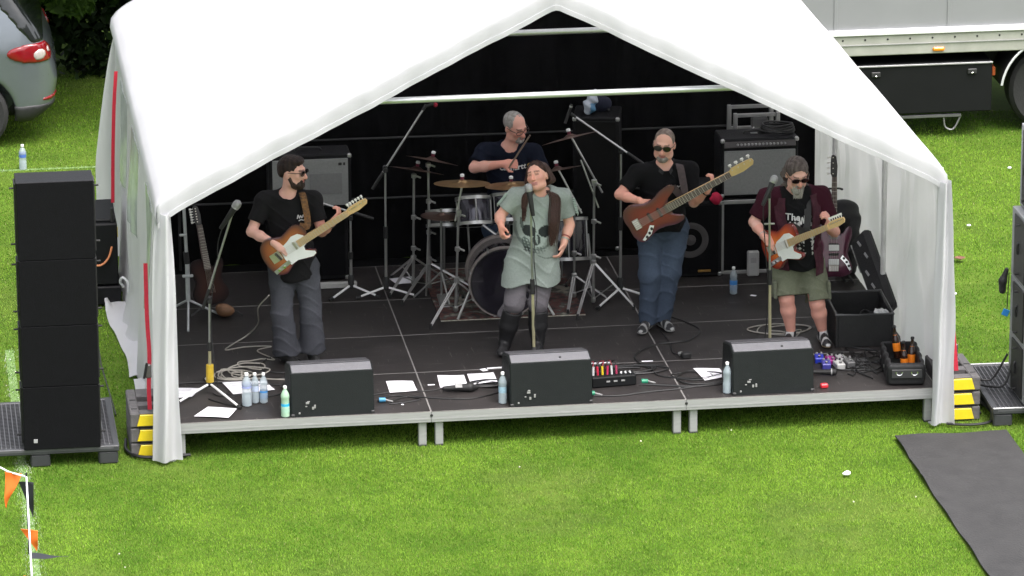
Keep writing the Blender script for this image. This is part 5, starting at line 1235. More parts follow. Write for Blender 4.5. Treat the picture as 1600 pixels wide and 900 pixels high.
gc = thing('ground_cable', 'thin black guy line left of the tall speaker stack', 'cable', (-1.22, 1.6, 0)); MB().tube([(.0, 1.1, .85), (-.04, .4, .45), (-.10, -.4, .02)], .005, 6).build('line', M_cblk, gc)
# ================================================================== guitars
def burst_mat(name, inner, outer, rad=.16, sq=(1.0, 1.35, 1.0)):
    """Lacquered sunburst: tone runs from the middle of the body to its rim."""
    m = bpy.data.materials.new(name); m.use_nodes = True; N = m.node_tree.nodes; L = m.node_tree.links; b = N['Principled BSDF']
    at = N.new('ShaderNodeAttribute'); at.attribute_name = 'Col'; L.new(at.outputs['Color'], b.inputs['Base Color'])
    b.inputs['Roughness'].default_value = .22; b.inputs['Coat Weight'].default_value = .5
    return m
M_burst = burst_mat('sunburst', None, None)
M_maple = mat('maple', (.62, .42, .20), .4, .12, 14, stretch=(1, 8, 8)); M_rose = mat('rosewood', (.055, .030, .025), .5, .2, 20, stretch=(1, 6, 6))
M_pg = mat('pickguard_white', (.76, .77, .74), .3, .05, 10); M_fret = mat('fret_wire', (.55, .52, .45), .3, metal=.8); M_ivory = mat('tuner_ivory', (.72, .70, .66), .4)
TELE = [(-.205, 0), (-.198, .07), (-.165, .135), (-.10, .160), (-.03, .137), (.02, .120), (.08, .135), (.14, .148), (.185, .128), (.203, .085), (.203, .03), (.175, -.03), (.135, -.045), (.128, -.072), (.160, -.096), (.190, -.118), (.183, -.146), (.14, -.156), (.08, -.136), (.02, -.118), (-.03, -.130), (-.10, -.162), (-.165, -.138), (-.198, -.072)]
JAZZ = [(-.24, .0), (-.245, .08), (-.215, .145), (-.15, .168), (-.08, .150), (-.01, .125), (.06, .128), (.14, .158), (.215, .165), (.262, .140), (.250, .110), (.190, .085), (.155, .05), (.150, .0), (.145, -.045), (.150, -.075), (.190, -.105), (.215, -.135), (.190, -.160), (.12, -.162), (.05, -.140), (-.03, -.130), (-.10, -.150), (-.165, -.170), (-.215, -.150), (-.24, -.08)]
def guitar(name, label, origin, tip, face, outline, body_cols, nut, neck_m, board_m, head_m, head_l, tuners, kind, pickguard=None, strings=6, scale=1.0, bridge=-.09, cat='guitar'):
    g = thing(name, label, cat, tuple(origin)); M = frame(np.array(tip)-np.array(origin), face)*scale
    def put(mb, nm_, m, par=None): return mb.xf(M).build(nm_, m, par or g)
    out = [(p[0], p[1]) for p in smooth_path([V3(x, y, 0) for x, y in outline][::-1], 4, True)]
    n = len(out); rings = 5; v = []; f = []; col = []
    ci, cm, co = [np.array(c) for c in body_cols]
    def tone(t): return ci*(1-t*2)+cm*t*2 if t < .5 else cm*(2-2*t)+co*(2*t-1)
    mid = [(p[0]*.0+(-.04 if kind != 'bass' else 0), p[1]*0) for p in out]
    for side, z in ((0, .020), (1, -.022)):
        for k in range(rings+1):
            t = 1-k/rings; tt = t
            for i, p in enumerate(out):
                x, y = p[0]*tt+(1-tt)*p[0]*.0, p[1]*tt
                zz = z-(.006 if side == 0 else -.006)*(1 if k == 0 else 0)
                v.append((x, y, zz)); col.append(tone(min(1, t**2.0)) if side == 0 else co)
    for side in (0, 1):
        o0 = side*(rings+1)*n
        for k in range(rings):
            for i in range(n):
                q = (o0+k*n+i, o0+k*n+(i+1) % n, o0+(k+1)*n+(i+1) % n, o0+(k+1)*n+i); f.append(q if side == 0 else q[::-1])
    for i in range(n): f.append(((rings+1)*n+i, (rings+1)*n+(i+1) % n, (i+1) % n, i))
    v = np.array(v)@M.T; me = np_mesh('body', v, np.array(f), M_burst, np.array(col)); link('body', me, g, 40)
    x0 = .12; w0, w1 = (.030, .022) if kind != 'bass' else (.035, .024)
    nk = MB().add([(x0, -w0*.96, .0), (x0, w0*.96, .0), (nut, w1*.96, -.002), (nut, -w1*.96, -.002), (x0, -w0, .028), (x0, w0, .028), (nut, w1, .026), (nut, -w1, .026)], [(0, 1, 2, 3), (4, 7, 6, 5), (0, 4, 5, 1), (1, 5, 6, 2), (2, 6, 7, 3), (3, 7, 4, 0)])
    put(nk, 'neck', neck_m)
    fb = MB().add([(x0-.02, -w0, .0285), (x0-.02, w0, .0285), (nut, w1, .0265), (nut, -w1, .0265), (x0-.02, -w0, .0330), (x0-.02, w0, .0330), (nut, w1, .0310), (nut, -w1, .0310)], [(0, 3, 2, 1), (4, 5, 6, 7), (0, 1, 5, 4), (1, 2, 6, 5), (2, 3, 7, 6), (3, 0, 4, 7)])
    fbo = put(fb, 'fingerboard', board_m)
    fr = MB(); L = nut-bridge
    for k in range(1, 20):
        x = nut-L*(1-2**(-k/12))
        if x < x0-.01: break
        t = (x-x0)/(nut-x0); fr.box((x, 0, .0325), (.0025 if kind != 'bass' else .004, 2*(w0+(w1-w0)*t), .003))
    put(fr, 'fret_wires', M_fret, fbo)['kind'] = 'stuff'
    hw = .028 if kind != 'bass' else .034
    hd = [(nut, -w1), (nut+.03, -hw*.9), (nut+head_l*.5, -hw*1.0), (nut+head_l*.92, -hw*.55), (nut+head_l, hw*.2), (nut+head_l*.97, hw*.95), (nut+head_l*.80, hw*1.15), (nut+head_l*.45, hw*1.25), (nut+.03, hw*1.2), (nut, w1)]
    hd = [(a, b) for a, b in [(p[0], p[1]) for p in hd]]
    put(MB().prism(hd, .004, .019, .002), 'headstock', head_m)
    for k in range(tuners):
        x = nut+.03+k*(head_l-.055)/(max(1, tuners-1)); y = hw*(1.25 if kind != 'bass' else 1.3)
        tn = put(MB().cyl((x, y-.005, .010), (x, y+.018, .010), .004, n=6).cyl((x, y+.014, .010), (x, y+.030, .010), .010 if kind != 'bass' else .015, n=8), 'tuner', M_ivory)
        put(MB().cyl((x, y-.022, .018), (x, y-.022, .030), .005, n=8), 'string_post', M_fret, tn)
    if pickguard: put(MB().prism(pickguard[::-1], .0205, .0235), 'pickguard', M_pg)
    if kind == 'tele':
        put(MB().box((-.105, -.002, .024), (.085, .078, .008), bev=.002), 'bridge_plate', M_fret)
        put(MB().box((-.085, -.004, .029), (.022, .072, .012), rotz(R(12)), .003), 'pickup', M_blk)
        put(MB().box((.075, .0, .026), (.022, .070, .010), bev=.003), 'pickup', M_fret)
        put(MB().box((-.105, -.098, .0225), (.155, .034, .005), rotz(R(8)), .002), 'control_plate', M_corner)
        for x in (-.14, -.09): put(MB().lathe([(.010, 0), (.010, .016)], (x, -.102, .025), (0, 0, 1), 10), 'knob', M_chrome)
    elif kind != 'plain':
        put(MB().box((-.165, 0, .025), (.055, .090, .014), bev=.003), 'bridge_plate', M_fret)
        for k in range(5): put(MB().cyl((-.188, -.034+k*.017, .036), (-.145, -.034+k*.017, .036), .006, n=6), 'saddle', M_ivory)
        for x in (-.04, .05): put(MB().box((x, 0, .026), (.022, .088, .012), bev=.004), 'pickup', M_blk)
        put(MB().prism([(-.045, -.080), (-.10, -.135), (-.175, -.160), (-.19, -.145), (-.125, -.108), (-.075, -.06)], .0205, .024), 'control_plate', M_chrome if kind != 'bass' else M_pg)
        for q in ((-.075, -.092), (-.108, -.117), (-.143, -.137)): put(MB().lathe([(.012, 0), (.011, .016)], (q[0], q[1], .024), (0, 0, 1), 10), 'knob', M_blk)
    sg = MB()
    for k in range(strings):
        t = (k/(strings-1)-.5); sg.cyl((bridge-.01, t*.056, .040), (nut, t*w1*1.7, .035), .0009 if kind != 'bass' else .0014, n=4, cap=False)
    put(sg, 'strings', M_fret)['kind'] = 'stuff'
    return g, M
def strap_on(g, path, wd, m, nrm=(0, -1, 0)):
    b = np.array(g.location); P = smooth_path(path, 6); v = []; f = []
    for i, p in enumerate(P):
        d = unit((P[min(i+1, len(P)-1)]-P[max(i-1, 0)])); c = V3(*path_center) if False else None
        n_ = np.asarray(nrm, float); s = unit(np.cross(d, n_))
        q = p-b; v += [q-s*wd/2, q+s*wd/2, q+s*wd/2+n_*.004, q-s*wd/2+n_*.004]
    for i in range(len(P)-1):
        for k in range(4): f.append((i*4+k, i*4+(k+1) % 4, i*4+4+(k+1) % 4, i*4+4+k))
    MB().add(v, f).build('strap', m, g, 60)

PG_T = [(.175, .035), (.14, .072), (.085, .080), (.03, .058), (-.02, .045), (-.05, .02), (-.055, -.06), (-.035, -.118), (.03, -.112), (.09, -.132), (.15, -.150), (.182, -.140), (.184, -.120), (.155, -.10), (.122, -.075), (.130, -.042), (.17, -.028)]
# ================================================================== people
M_skin = mat('skin', (1, 1, 1), .55, .08, 25, attr='Col', sss=.12, spec=.35)
M_cloth = mat('clothing', (1, 1, 1), .9, .18, 60, attr='Col', spec=.15, bump=.25, bscale=120)
M_hair = mat('hair', (1, 1, 1), .6, .45, 90, attr='Col', spec=.3, bump=.6, bscale=160)
M_shade = mat('sunglass_lens', (.012, .006, .006), .08, .1, 10, spec=.7); M_frame = mat('spectacle_frame', (.05, .03, .025), .4)
def hand(F, wr, d, pn, s=1.0, curl=1.0, spread=1.0, thumb=1, thumb_curl=.6, k=.006, rel=(1, 1, 1, 1)):
    """Palm, four fingers of unequal length with two bends, and a thumb from the side of the palm."""
    d = unit(d); pn = unit(np.asarray(pn)-d*np.dot(pn, d)); w_ = np.cross(d, pn)*thumb; wr = np.asarray(wr, float)
    Mx = np.stack([d, w_, pn], 1)
    F.cone(wr-d*.02, wr+d*.02, .026*s, .027*s, .012)
    F.ell(wr+d*.048*s, (.050*s, .042*s, .017*s), Mx, .015)
    for i, (ofs, ln) in enumerate(((.030, .92), (.010, 1.0), (-.011, .94), (-.030, .76))):
        p = wr+d*.085*s+w_*ofs*s; a = .18*(1 if False else 1)
        ang = 0.0
        for j, (L_, r0, r1) in enumerate(((.042, .0105, .0095), (.028, .0095, .0085), (.022, .0085, .0072))):
            ang += curl*rel[i]*(.55, .85, .55)[j]
            dd = unit(d*math.cos(ang)+pn*math.sin(ang)+w_*ofs*2.2*spread*(.5 if j == 0 else 0))
            q = p+dd*L_*ln*s; F.cone(p, q, r0*s, r1*s, k); p = q
    p = wr+d*.022*s+w_*.030*s; d1 = unit(d*.65+w_*.70+pn*.25*thumb_curl); q = p+d1*.042*s; F.cone(p, q, .0145*s, .0115*s, .012)
    d2 = unit(d*.90+w_*.15+pn*.55*thumb_curl); F.cone(q, q+d2*.032*s, .0112*s, .0090*s, k)
def head_prims(F, c, hf, hu, s=1.0, face=1.0, nose=1.0, jaw=1.0):
    hf = unit(hf); hu = unit(np.asarray(hu)-hf*np.dot(hu, hf)); hr = np.cross(hf, hu); Mx = np.stack([hr, hf, hu], 1)
    A = lambda r, f_, u: c+(hr*r+hf*f_+hu*u)*s
    E = lambda p, r, k=.015, op='u': F.ell(p, np.array(r)*s, Mx, k, op)
    E(A(0, -.012, .035), (.076, .097, .085), .02); E(A(0, .022, -.030), (.062*jaw, .074, .082), .03); E(A(0, .052, -.088), (.034*jaw, .034, .026), .025)
    for q in (-1, 1):
        E(A(q*.040*jaw, .020, -.072), (.030, .045, .030), .025); E(A(q*.040, .066, -.018), (.024, .020, .022), .02)
        E(A(q*.030, .089, .012), (.017, .012, .010), .006, 's'); E(A(q*.031, .078, .011), (.013, .012, .011), .003)
        F.ell(A(q*.078, -.008, -.005), np.array((.010, .020, .032))*s, Mx, .006)
    E(A(0, .083, .032), (.050, .016, .013), .018)
    F.cone(A(0, .090, .014), A(0, .112*nose, -.028), .009*s, .015*s, .012); 
    for q in (-1, 1): E(A(q*.012, .100, -.031), (.010, .011, .008), .006)
    E(A(0, .091, -.056), (.026, .010, .007), .006); E(A(0, .089, -.067), (.022, .010, .007), .006); E(A(0, .096, -.0615), (.024, .006, .0022), .002, 's')
    return A, Mx, hf, hu, hr
def bounds(pts, pad):
    a = np.array(pts); return a.min(0)-pad, a.max(0)+pad
def torso(F, J, infl, g, belly, k=.05, hem=None, drop=0.0):
    """Chest, belly and pelvis masses between the shoulder line and the hips."""
    sh = (np.array(J['shR'])+np.array(J['shL']))/2; pel = np.array(J['pel']); ax_ = unit(np.array(J['shL'])-np.array(J['shR'])); up = unit(sh-pel)
    fw = unit(np.cross(ax_, up)); fw = -fw if fw[1] > 0 else fw; ax2 = np.cross(up, fw); Mx = np.stack([ax2, fw, up], 1)
    L = np.linalg.norm(sh-pel)
    F.ell(pel+up*L*.72, np.array((.165*g+infl, .105*g+infl, .20*L/.5+infl)), Mx, k)
    F.ell(pel+up*L*.88-fw*.01, np.array((.180*g+infl, .085*g+infl, .10+infl)), Mx, k)
    F.ell(pel+up*L*.36+fw*belly*.5, np.array((.150*g+infl, (.105+belly)*g+infl, .21*L/.5+infl)), Mx, k)
    F.ell(pel+up*.02, np.array((.162*g+infl, .112*g+infl+belly*.3, .125+infl)), Mx, k)
    for s in ('shR', 'shL'): F.cone(sh+up*.02, np.array(J[s]), .07*g+infl*.5, .062*g+infl*.5, k)
    return sh, pel, ax2, fw, up, L
def folds(F, amp, fx=(38, 9, 15), ph=0.0):
    P = F.pts(); a_ = P[..., 2]*fx[0]+P[..., 0]*fx[1]+P[..., 1]*13+2.6*np.sin(P[..., 0]*fx[2]+P[..., 2]*9+P[..., 1]*17+ph); n_ = -1.5*(1-np.abs(np.sin(a_*.5)))**3+.45*np.sin(P[..., 2]*17-P[..., 0]*23+P[..., 1]*19+ph*3)
    F.D += (amp*n_).astype(np.float32)
def person(label, J, hf, hu=(0, 0, 1), g=1.0, belly=.02, skin=(.50, .27, .20), shirt=None, trousers=None, shoes=None, sleeve=.62, hands=None, hscale=1.0, legr=1.0, seated=False, shirt_fn=None, armr=1.0, jaw=1.0, blush=.0, lips=(.42, .16, .14), shirt_hem=.10, shirt_infl=.016, collar=0.0, extra=None, leg_infl=.020, flare=.0, cuff=.0, shorts=None, skirt=None, headsz=1.05):
    J = {k: np.array(v, float) for k, v in J.items()}
    base = np.array(((J['anR'][0]+J['anL'][0])/2, (J['anR'][1]+J['anL'][1])/2, HS))
    for s in 'RL':
        J['an'+s][2] = HS+.095; J['to'+s][2] = HS+.040
        d = J['to'+s]-J['an'+s]; d[2] = 0; J['to'+s] = J['an'+s]+unit(d)*.165; J['to'+s][2] = HS+.036
    J = {k: v-base for k, v in J.items()}; hf = unit(hf)
    t = thing('person', label, 'person', tuple(base), 0, 'band members on the stage')
    lo, hi = bounds(list(J.values()), .22)
    lo[2] = -.01; hi[2] = J['head'][2]+.24
    F = Field(lo, hi, .0068)
    sh, pel, ax_, fw, up, L = torso(F, J, -.012, g, belly)
    F.cone(sh+up*.01, J['head']-V3(0, 0, .06)-hf*.015, .062*g, .054, .035)
    A, Mx, hf, hu, hr = head_prims(F, J['head'], hf, hu, headsz, jaw=jaw)
    for s in 'RL':
        a, e, w_ = J['sh'+s], J['el'+s], J['wr'+s]
        F.cone(a, a+(e-a)*.45, .055*armr, .050*armr, .03).cone(a+(e-a)*.45, e, .050*armr, .041*armr, .02)
        F.cone(e, e+(w_-e)*.35, .042*armr, .043*armr, .02).cone(e+(w_-e)*.35, w_, .043*armr, .028*armr, .02)
        h_, kn, an, to = J['hip'+s], J['kn'+s], J['an'+s], J['to'+s]
        F.cone(h_, kn, .085*legr, .058*legr, .04).cone(kn, kn+(an-kn)*.35, .057*legr, .058*legr, .02).cone(kn+(an-kn)*.35, an, .058*legr, .036, .02)
        F.cone(an-V3(0, 0, .05), to-V3(0, 0, .008), .030, .017, .02)
    for args in (hands or []):
        s, d, pn, kw = args; hand(F, J['wr'+s], d, pn, hscale, **kw)
    sk = np.array(skin)
    def scol(v):
        c = np.tile(sk, (len(v), 1)); q = (v-J['head'])/headsz; r, f_, u = q@hr, q@hf, q@hu
        lp = (np.abs(r) < .027) & (f_ > .083) & (u < -.048) & (u > -.076); c[lp] = lips
        br = (f_ > .068) & (np.abs(u-.034) < .006) & (np.abs(r) > .012) & (np.abs(r) < .054); c[br] = sk*.35
        ey = (f_ > .072) & (np.abs(u-.011) < .008) & (np.abs(np.abs(r)-.031) < .014); c[ey] = sk*.55
        ck = np.exp(-((np.abs(r)-.045)/.025)**2-((u+.025)/.03)**2)*(f_ > .02)*blush; c = c*(1-ck[:, None])+np.array((.50, .13, .11))*ck[:, None]
        ns = (f_ > .10); c[ns] = c[ns]*(1, .85, .82)
        return c
    F.build('body', M_skin, t, scol)
    zone = {}
    # shirt or top
    if shirt is not None:
        F = Field(lo, hi, .0072); torso(F, J, shirt_infl, g, belly)
        if skirt:   # long tunic below the hips
            F.cone(pel+up*.05, pel-V3(0, 0, skirt[0]+.10)+fw*.01, .140*g, skirt[1], .06)
            for q in (-1, 1): F.cone(pel+ax_*q*.06+up*.1, pel+ax_*q*skirt[2]-V3(0, 0, skirt[0]+.12), .125, .118, .06)
            for s in 'RL': F.cone(J['hip'+s], J['hip'+s]+(J['kn'+s]-J['hip'+s])*.75+fw*.012, .112, .112, .05)
        else:
            F.cone(pel+up*.1, pel-up*.06, .135*g+belly*.4, .150*g+belly*.35, .06)
        ends = []
        for s in 'RL':
            a, e = J['sh'+s], J['el'+s]; en = a+(e-a)*sleeve; dd = unit(e-a)
            ends.append((a, en, dd, .070*armr*g**.5))
        folds(F, .0056, (38, 24, 18), J['head'][0]*7)
        for a, en, dd, r_ in ends: F.sleeve(a, en, r_, r_*1.04, dd, .035)
        P = F.pts()
        if not skirt:
            hz_ = pel[2]-shirt_hem; F.D = np.maximum(F.D, (hz_+.012*np.sin(P[..., 0]*23)-P[..., 2]).astype(np.float32))
        else: F.D = np.maximum(F.D, (pel[2]-skirt[0]+.02*np.sin(P[..., 0]*17+1)-P[..., 2]).astype(np.float32))
        nk = sh+up*(.075+collar)+fw*.035; F.cone(nk+up*.10, nk-up*.005, .085, .070, .008, 's')
        sc = np.array(shirt)
        def shcol(v):
            c = np.tile(sc, (len(v), 1)); q = v-sh
            if shirt_fn: c = shirt_fn(v, q@ax_, q@fw, q@up, c)
            return c
        zone['shirt'] = F.build('shirt', M_cloth, t, shcol)
    if trousers is not None:
        F = Field(lo, np.array((hi[0], hi[1], pel[2]+.22)), .0075)
        torso(F, dict(J, shR=J['shR'], shL=J['shL']), leg_infl*.7, g, belly*.8)
        zs = []
        for s in 'RL':
            h_, kn, an = J['hip'+s], J['kn'+s], J['an'+s]
            if shorts:
                en = h_+(kn-h_)*shorts; F.cone(h_, en, .105*legr, .112*legr, .05); zs.append((en, unit(kn-h_)))
            else:
                F.cone(h_, kn, .088*legr+leg_infl, .064*legr+leg_infl, .04).cone(kn, an-V3(0, 0, .03-cuff), .064*legr+leg_infl, .050+leg_infl+flare, .03)
        folds(F, .0056, (46, 12, 15), 2.0+J['head'][0])
        P = F.pts()
        F.D = np.maximum(F.D, (P[..., 2]-(pel[2]+.10)).astype(np.float32))
        if shorts:
            for en, dd in zs:
                q = P-en; near = np.linalg.norm(q, axis=-1) < .19; F.D = np.where(near, np.maximum(F.D, (q@dd).astype(np.float32)), F.D)
        else: F.D = np.maximum(F.D, (.052+cuff+.008*np.sin(P[..., 0]*40)-P[..., 2]).astype(np.float32))
        tc_ = np.array(trousers)
        def tcol(v):
            c = np.tile(tc_, (len(v), 1)); w = np.clip(np.exp(-((v[:, 2]-J['knR'][2]-.1)/.2)**2), 0, 1)[:, None]*.22; return c*(1+w)
        F.build('shorts' if shorts else 'trousers', M_cloth, t, tcol)
    if shoes:
        for s in 'RL':
            an, to = J['an'+s], J['to'+s]; d = unit((to-an)*V3(1, 1, 0)); w_ = V3(-d[1], d[0], 0); Mf = np.stack([d, w_, V3(0, 0, 1)], 1)
            F = Field(np.minimum(an, to)-V3(.16, .16, .14), np.maximum(an, to)+V3(.16, .16, .16 if not shoes.get('boot') else .50), .006)
            heel = an*V3(1, 1, 0)-d*.045
            F.cone(heel+V3(0, 0, .035), heel+d*.10+V3(0, 0, .038), .036, .036, .02).ell(heel+d*.185+V3(0, 0, .030), (.070, .043, .030), Mf, .03)
            F.cone(heel+d*.05+V3(0, 0, .05), heel+d*.045+V3(0, 0, .085), .040, .043, .02)
            if shoes.get('boot'):
                kn = J['kn'+s]; F.cone(an-V3(0, 0, .04), an+(kn-an)*.40, .050, .076, .02).cone(an+(kn-an)*.40, an+(kn-an)*.80, .076, .080, .02)
                P = F.pts(); F.D = np.maximum(F.D, ((P-(an+(kn-an)*.82))@unit(kn-an)).astype(np.float32))
            F.cone(heel+d*.07+V3(0, 0, .068), heel+d*.17+V3(0, 0, .044), .036, .030, .02)
            F.D = np.maximum(F.D, (.004-F.pts()[..., 2]).astype(np.float32))
            up_, so_ = np.array(shoes['upper']), np.array(shoes['sole']); st_ = np.array(shoes.get('stripe', shoes['upper']))
            def fcol(v):
                c = np.tile(up_, (len(v), 1)); q = v-heel; x = q@d
                if 'stripe' in shoes:
                    k_ = (np.sin(x*95+v[:, 2]*60) > .35) & (v[:, 2] > .03); c[k_] = st_
                c[v[:, 2] < .026] = so_; return c
            F.build('boot' if shoes.get('boot') else 'shoe', mat('footwear', (1, 1, 1), .55, .2, 40, attr='Col'), t, fcol)
    return dict(root=t, J=J, A=A, Mx=Mx, hf=hf, hu=hu, hr=hr, sh=sh, pel=pel, ax=ax_, fw=fw, up=up, base=base, zone=zone, hs=headsz)
def hair_part(pz, name, prims, col, col2=None, cuts=(), h=.006, noise=.003, hi=None, pad=.05):
    pts = []
    for p in prims:
        pts += [np.array(p[1])] + ([np.array(p[2])] if p[0] == 'c' else [])
    pts = np.array(pts); F = Field(pts.min(0)-.16, pts.max(0)+.16, h)
    for p in prims:
        if p[0] == 'c': F.cone(p[1], p[2], p[3], p[4], p[5] if len(p) > 5 else .02)
        elif p[0] == 'e': F.ell(p[1], np.array(p[2])*pz['hs'], pz['Mx'], p[3] if len(p) > 3 else .02)
        elif p[0] == '-': F.ell(p[1], np.array(p[2])*pz['hs'], pz['Mx'], .006, 's')
    P = F.pts(); F.D += (noise*np.sin(P[..., 0]*160+P[..., 2]*35)*np.sin(P[..., 1]*150+P[..., 2]*30)).astype(np.float32)
    for (pt, nrm) in cuts: F.D = np.maximum(F.D, ((P-np.array(pt))@unit(nrm)).astype(np.float32))
    c0 = np.array(col); c1 = np.array(col2 if col2 is not None else col)
    def cf(v): 
        k = (.5+.5*np.sin(v[:, 0]*130+v[:, 2]*20+np.sin(v[:, 1]*90)*2))[:, None]; return c0*(1-k)+c1*k
    return F.build(name, M_hair, pz['root'], cf)
def glasses(pz, lens_m, w_=.030, h_=.020, u=.012, fwd=.104, frame_m=M_frame):
    A, hr, hf, hu = pz['A'], pz['hr'], pz['hf'], pz['hu']; Mx = np.stack([hr, hu, hf], 1); g = None; mb = MB()
    for s in (-1, 1):
        out = [(w_*math.cos(a)*(1 if abs(math.cos(a)) < .8 else 1), h_*math.sin(a)*(1.1 if math.sin(a) < 0 else .85)) for a in np.linspace(0, 2*math.pi, 18)[:-1]]
        mb.tube([A(0, 0, 0)+(hr*(s*.034+x)+hf*(fwd-.35*abs(s*.034+x)*.4)+hu*(u+y))*pz['hs'] for x, y in out], .0028, 5, True)
    mb.tube([A(-.006, fwd, u+.004), A(.006, fwd, u+.004)], .003, 5)
    for s in (-1, 1): mb.tube([A(s*.064, fwd-.012, u+.006), A(s*.080, .05, u+.006), A(s*.083, -.005, u+.004)], .003, 5)
    fo = mb.build('glasses', frame_m, pz['root'])
    if lens_m:
        for s in (-1, 1):
            out = [(w_*math.cos(a), h_*math.sin(a)*(1.1 if math.sin(a) < 0 else .85)) for a in np.linspace(0, 2*math.pi, 18)[:-1]]
            l = MB().prism(out, -.0015, .0015); l.xf(np.stack([hr, hu, hf], 1), A(s*.034, fwd-.004, u)); l.build('lens', lens_m, fo)
def print_text(pz, txt, size, centre, m, name='chest_print', drop=None, rot=0.0):
    """Printed lettering pressed onto the front of the shirt."""
    cu = bpy.data.curves.new('lettering', 'FONT'); cu.body = txt; cu.size = size; cu.align_x = 'CENTER'; cu.align_y = 'CENTER'; cu.offset = size*.018; cu.resolution_u = 2
    to = bpy.data.objects.new('lettering', cu); COL.objects.link(to); dg = bpy.context.evaluated_depsgraph_get(); dg.update()
    me = bpy.data.meshes.new_from_object(to.evaluated_get(dg)); bpy.data.objects.remove(to)
    import bmesh
    bm = bmesh.new(); bm.from_mesh(me); bmesh.ops.triangulate(bm, faces=bm.faces); bmesh.ops.subdivide_edges(bm, edges=[e for e in bm.edges if e.calc_length() > size*.3], cuts=2); bm.to_mesh(me); bm.free()
    so_ = pz['zone']['shirt']; c = np.array(centre)
    for v in me.vertices:
        x, y = v.co.x*math.cos(rot)-v.co.y*math.sin(rot), v.co.x*math.sin(rot)+v.co.y*math.cos(rot)
        p = c+pz['ax']*x+pz['up']*y+pz['fw']*.35
        hit, loc, nrm, _ = so_.ray_cast(Vector(p), Vector(-pz['fw']))
        v.co = (loc+Vector(pz['fw'])*.003) if hit else Vector(c+pz['ax']*x+pz['up']*y)
    me.materials.append(m); return link(name, me, pz['root'], None)

def print_strokes(pz, centre, strokes, wd, m, name='chest_print'):
    """Small printed squiggles pressed onto the shirt front."""
    so_ = pz['zone']['shirt']; v = []; f = []
    for st_ in strokes:
        P = smooth_path([V3(x, y, 0) for x, y in st_], 5); o = len(v)
        for i, p in enumerate(P):
            d = unit(P[min(i+1, len(P)-1)]-P[max(i-1, 0)]); s_ = V3(-d[1], d[0], 0)*wd/2
            for q in (p-s_, p+s_):
                w3 = np.array(centre)+pz['ax']*q[0]+pz['up']*q[1]+pz['fw']*.35
                hit, loc, nrm, _ = so_.ray_cast(Vector(w3), Vector(-pz['fw'])); v.append(np.array(loc)+pz['fw']*.003 if hit else w3-pz['fw']*.3)
        for i in range(len(P)-1): f.append((o+2*i, o+2*i+2, o+2*i+3, o+2*i+1))
    return MB().add(v, f).build(name, m, pz['root'], None)
# ------------------------------------------------------------------ left guitarist
PS = {}
gR, MR = guitar('electric_guitar', 'sunburst electric guitar with white pickguard held by the guitarist in grey jeans', G_RED[0], G_RED[1], (0.10, -1, .12), TELE, [(.42, .165, .06), (.30, .080, .035), (.055, .018, .026)], .57, M_maple, M_maple, M_maple, .185, 6, 'tele', PG_T)
nd = unit(np.array(G_RED[1])-np.array(G_RED[0])); nup = MR[:, 1]; nf = MR[:, 2]
PS['red'] = person('guitarist in black T-shirt and grey jeans playing at the left', J_RED, (.93, -.42, -.06), (-.05, 0, 1), g=.97, belly=.02, skin=(.74, .42, .34), shirt=(.013, .0125, .0135), trousers=(.062, .064, .074), shoes=dict(upper=(.012, .012, .012), sole=(.02, .02, .02)), sleeve=.68,
    hands=[('R', (.80, -.15, -.50), (.25, .75, -.55), dict(curl=.55, thumb=1, thumb_curl=.9)), ('L', (.50, .05, .70), (-.45, .35, .30), dict(curl=1.25, thumb=-1, thumb_curl=.5))], flare=.036, legr=.98, leg_infl=.020, armr=.94, shirt_hem=.085, cuff=.022)
z = PS['red']; A = z['A']
hair_part(z, 'hair', [('e', A(0, -.018, .044), (.080, .097, .080)), ('e', A(0, .045, .096), (.058, .048, .030)), ('e', A(0, .0, .100), (.066, .072, .032)), ('e', A(0, -.07, .01), (.066, .042, .060)), ('-', A(0, .100, -.01), (.095, .075, .085)), ('-', A(0, .065, -.055), (.10, .06, .06))], (.016, .010, .009), (.040, .022, .018), noise=.002)
hair_part(z, 'beard', [('e', A(0, .038, -.078), (.062, .064, .050)), ('e', A(0, .066, -.095), (.040, .036, .032)), ('c', A(-.066, .005, -.035), A(-.052, .03, -.08), .016, .022), ('c', A(.066, .005, -.035), A(.052, .03, -.08), .016, .022), ('c', A(-.024, .096, -.046), A(.024, .096, -.046), .010, .010), ('-', A(0, .105, -.035), (.034, .028, .020)), ('-', A(0, .108, -.062), (.022, .020, .010))], (.030, .018, .014), (.055, .034, .026))
glasses(z, M_shade, .029, .021)
M_prt = mat('print_white', (.62, .62, .60), .8, .1, 40)
print_strokes(z, z['sh']+z['ax']*.105-z['up']*.115, [[(-.05, -.01), (-.04, .02), (-.032, -.008), (-.022, .012), (-.012, -.008), (0, .014), (.008, -.006), (.018, .026), (.022, -.004), (.036, .018), (.05, .02)], [(-.04, -.028), (-.02, -.022), (0, -.030), (.02, -.020), (.04, -.026)]], .008, M_prt)
b = z['base']; shL = z['J']['shL']+b
strap_on(gR, [np.array(G_RED[0])+nd*.19+nup*.11, shL+V3(-.06, -.165, -.16), shL+V3(-.085, -.095, .045), shL+V3(-.10, .05, .075)], .052, mat('strap_orange', (.16, .075, .02), .8, .6, 45, col2=(.015, .012, .012)), (0.1, -.95, .25))
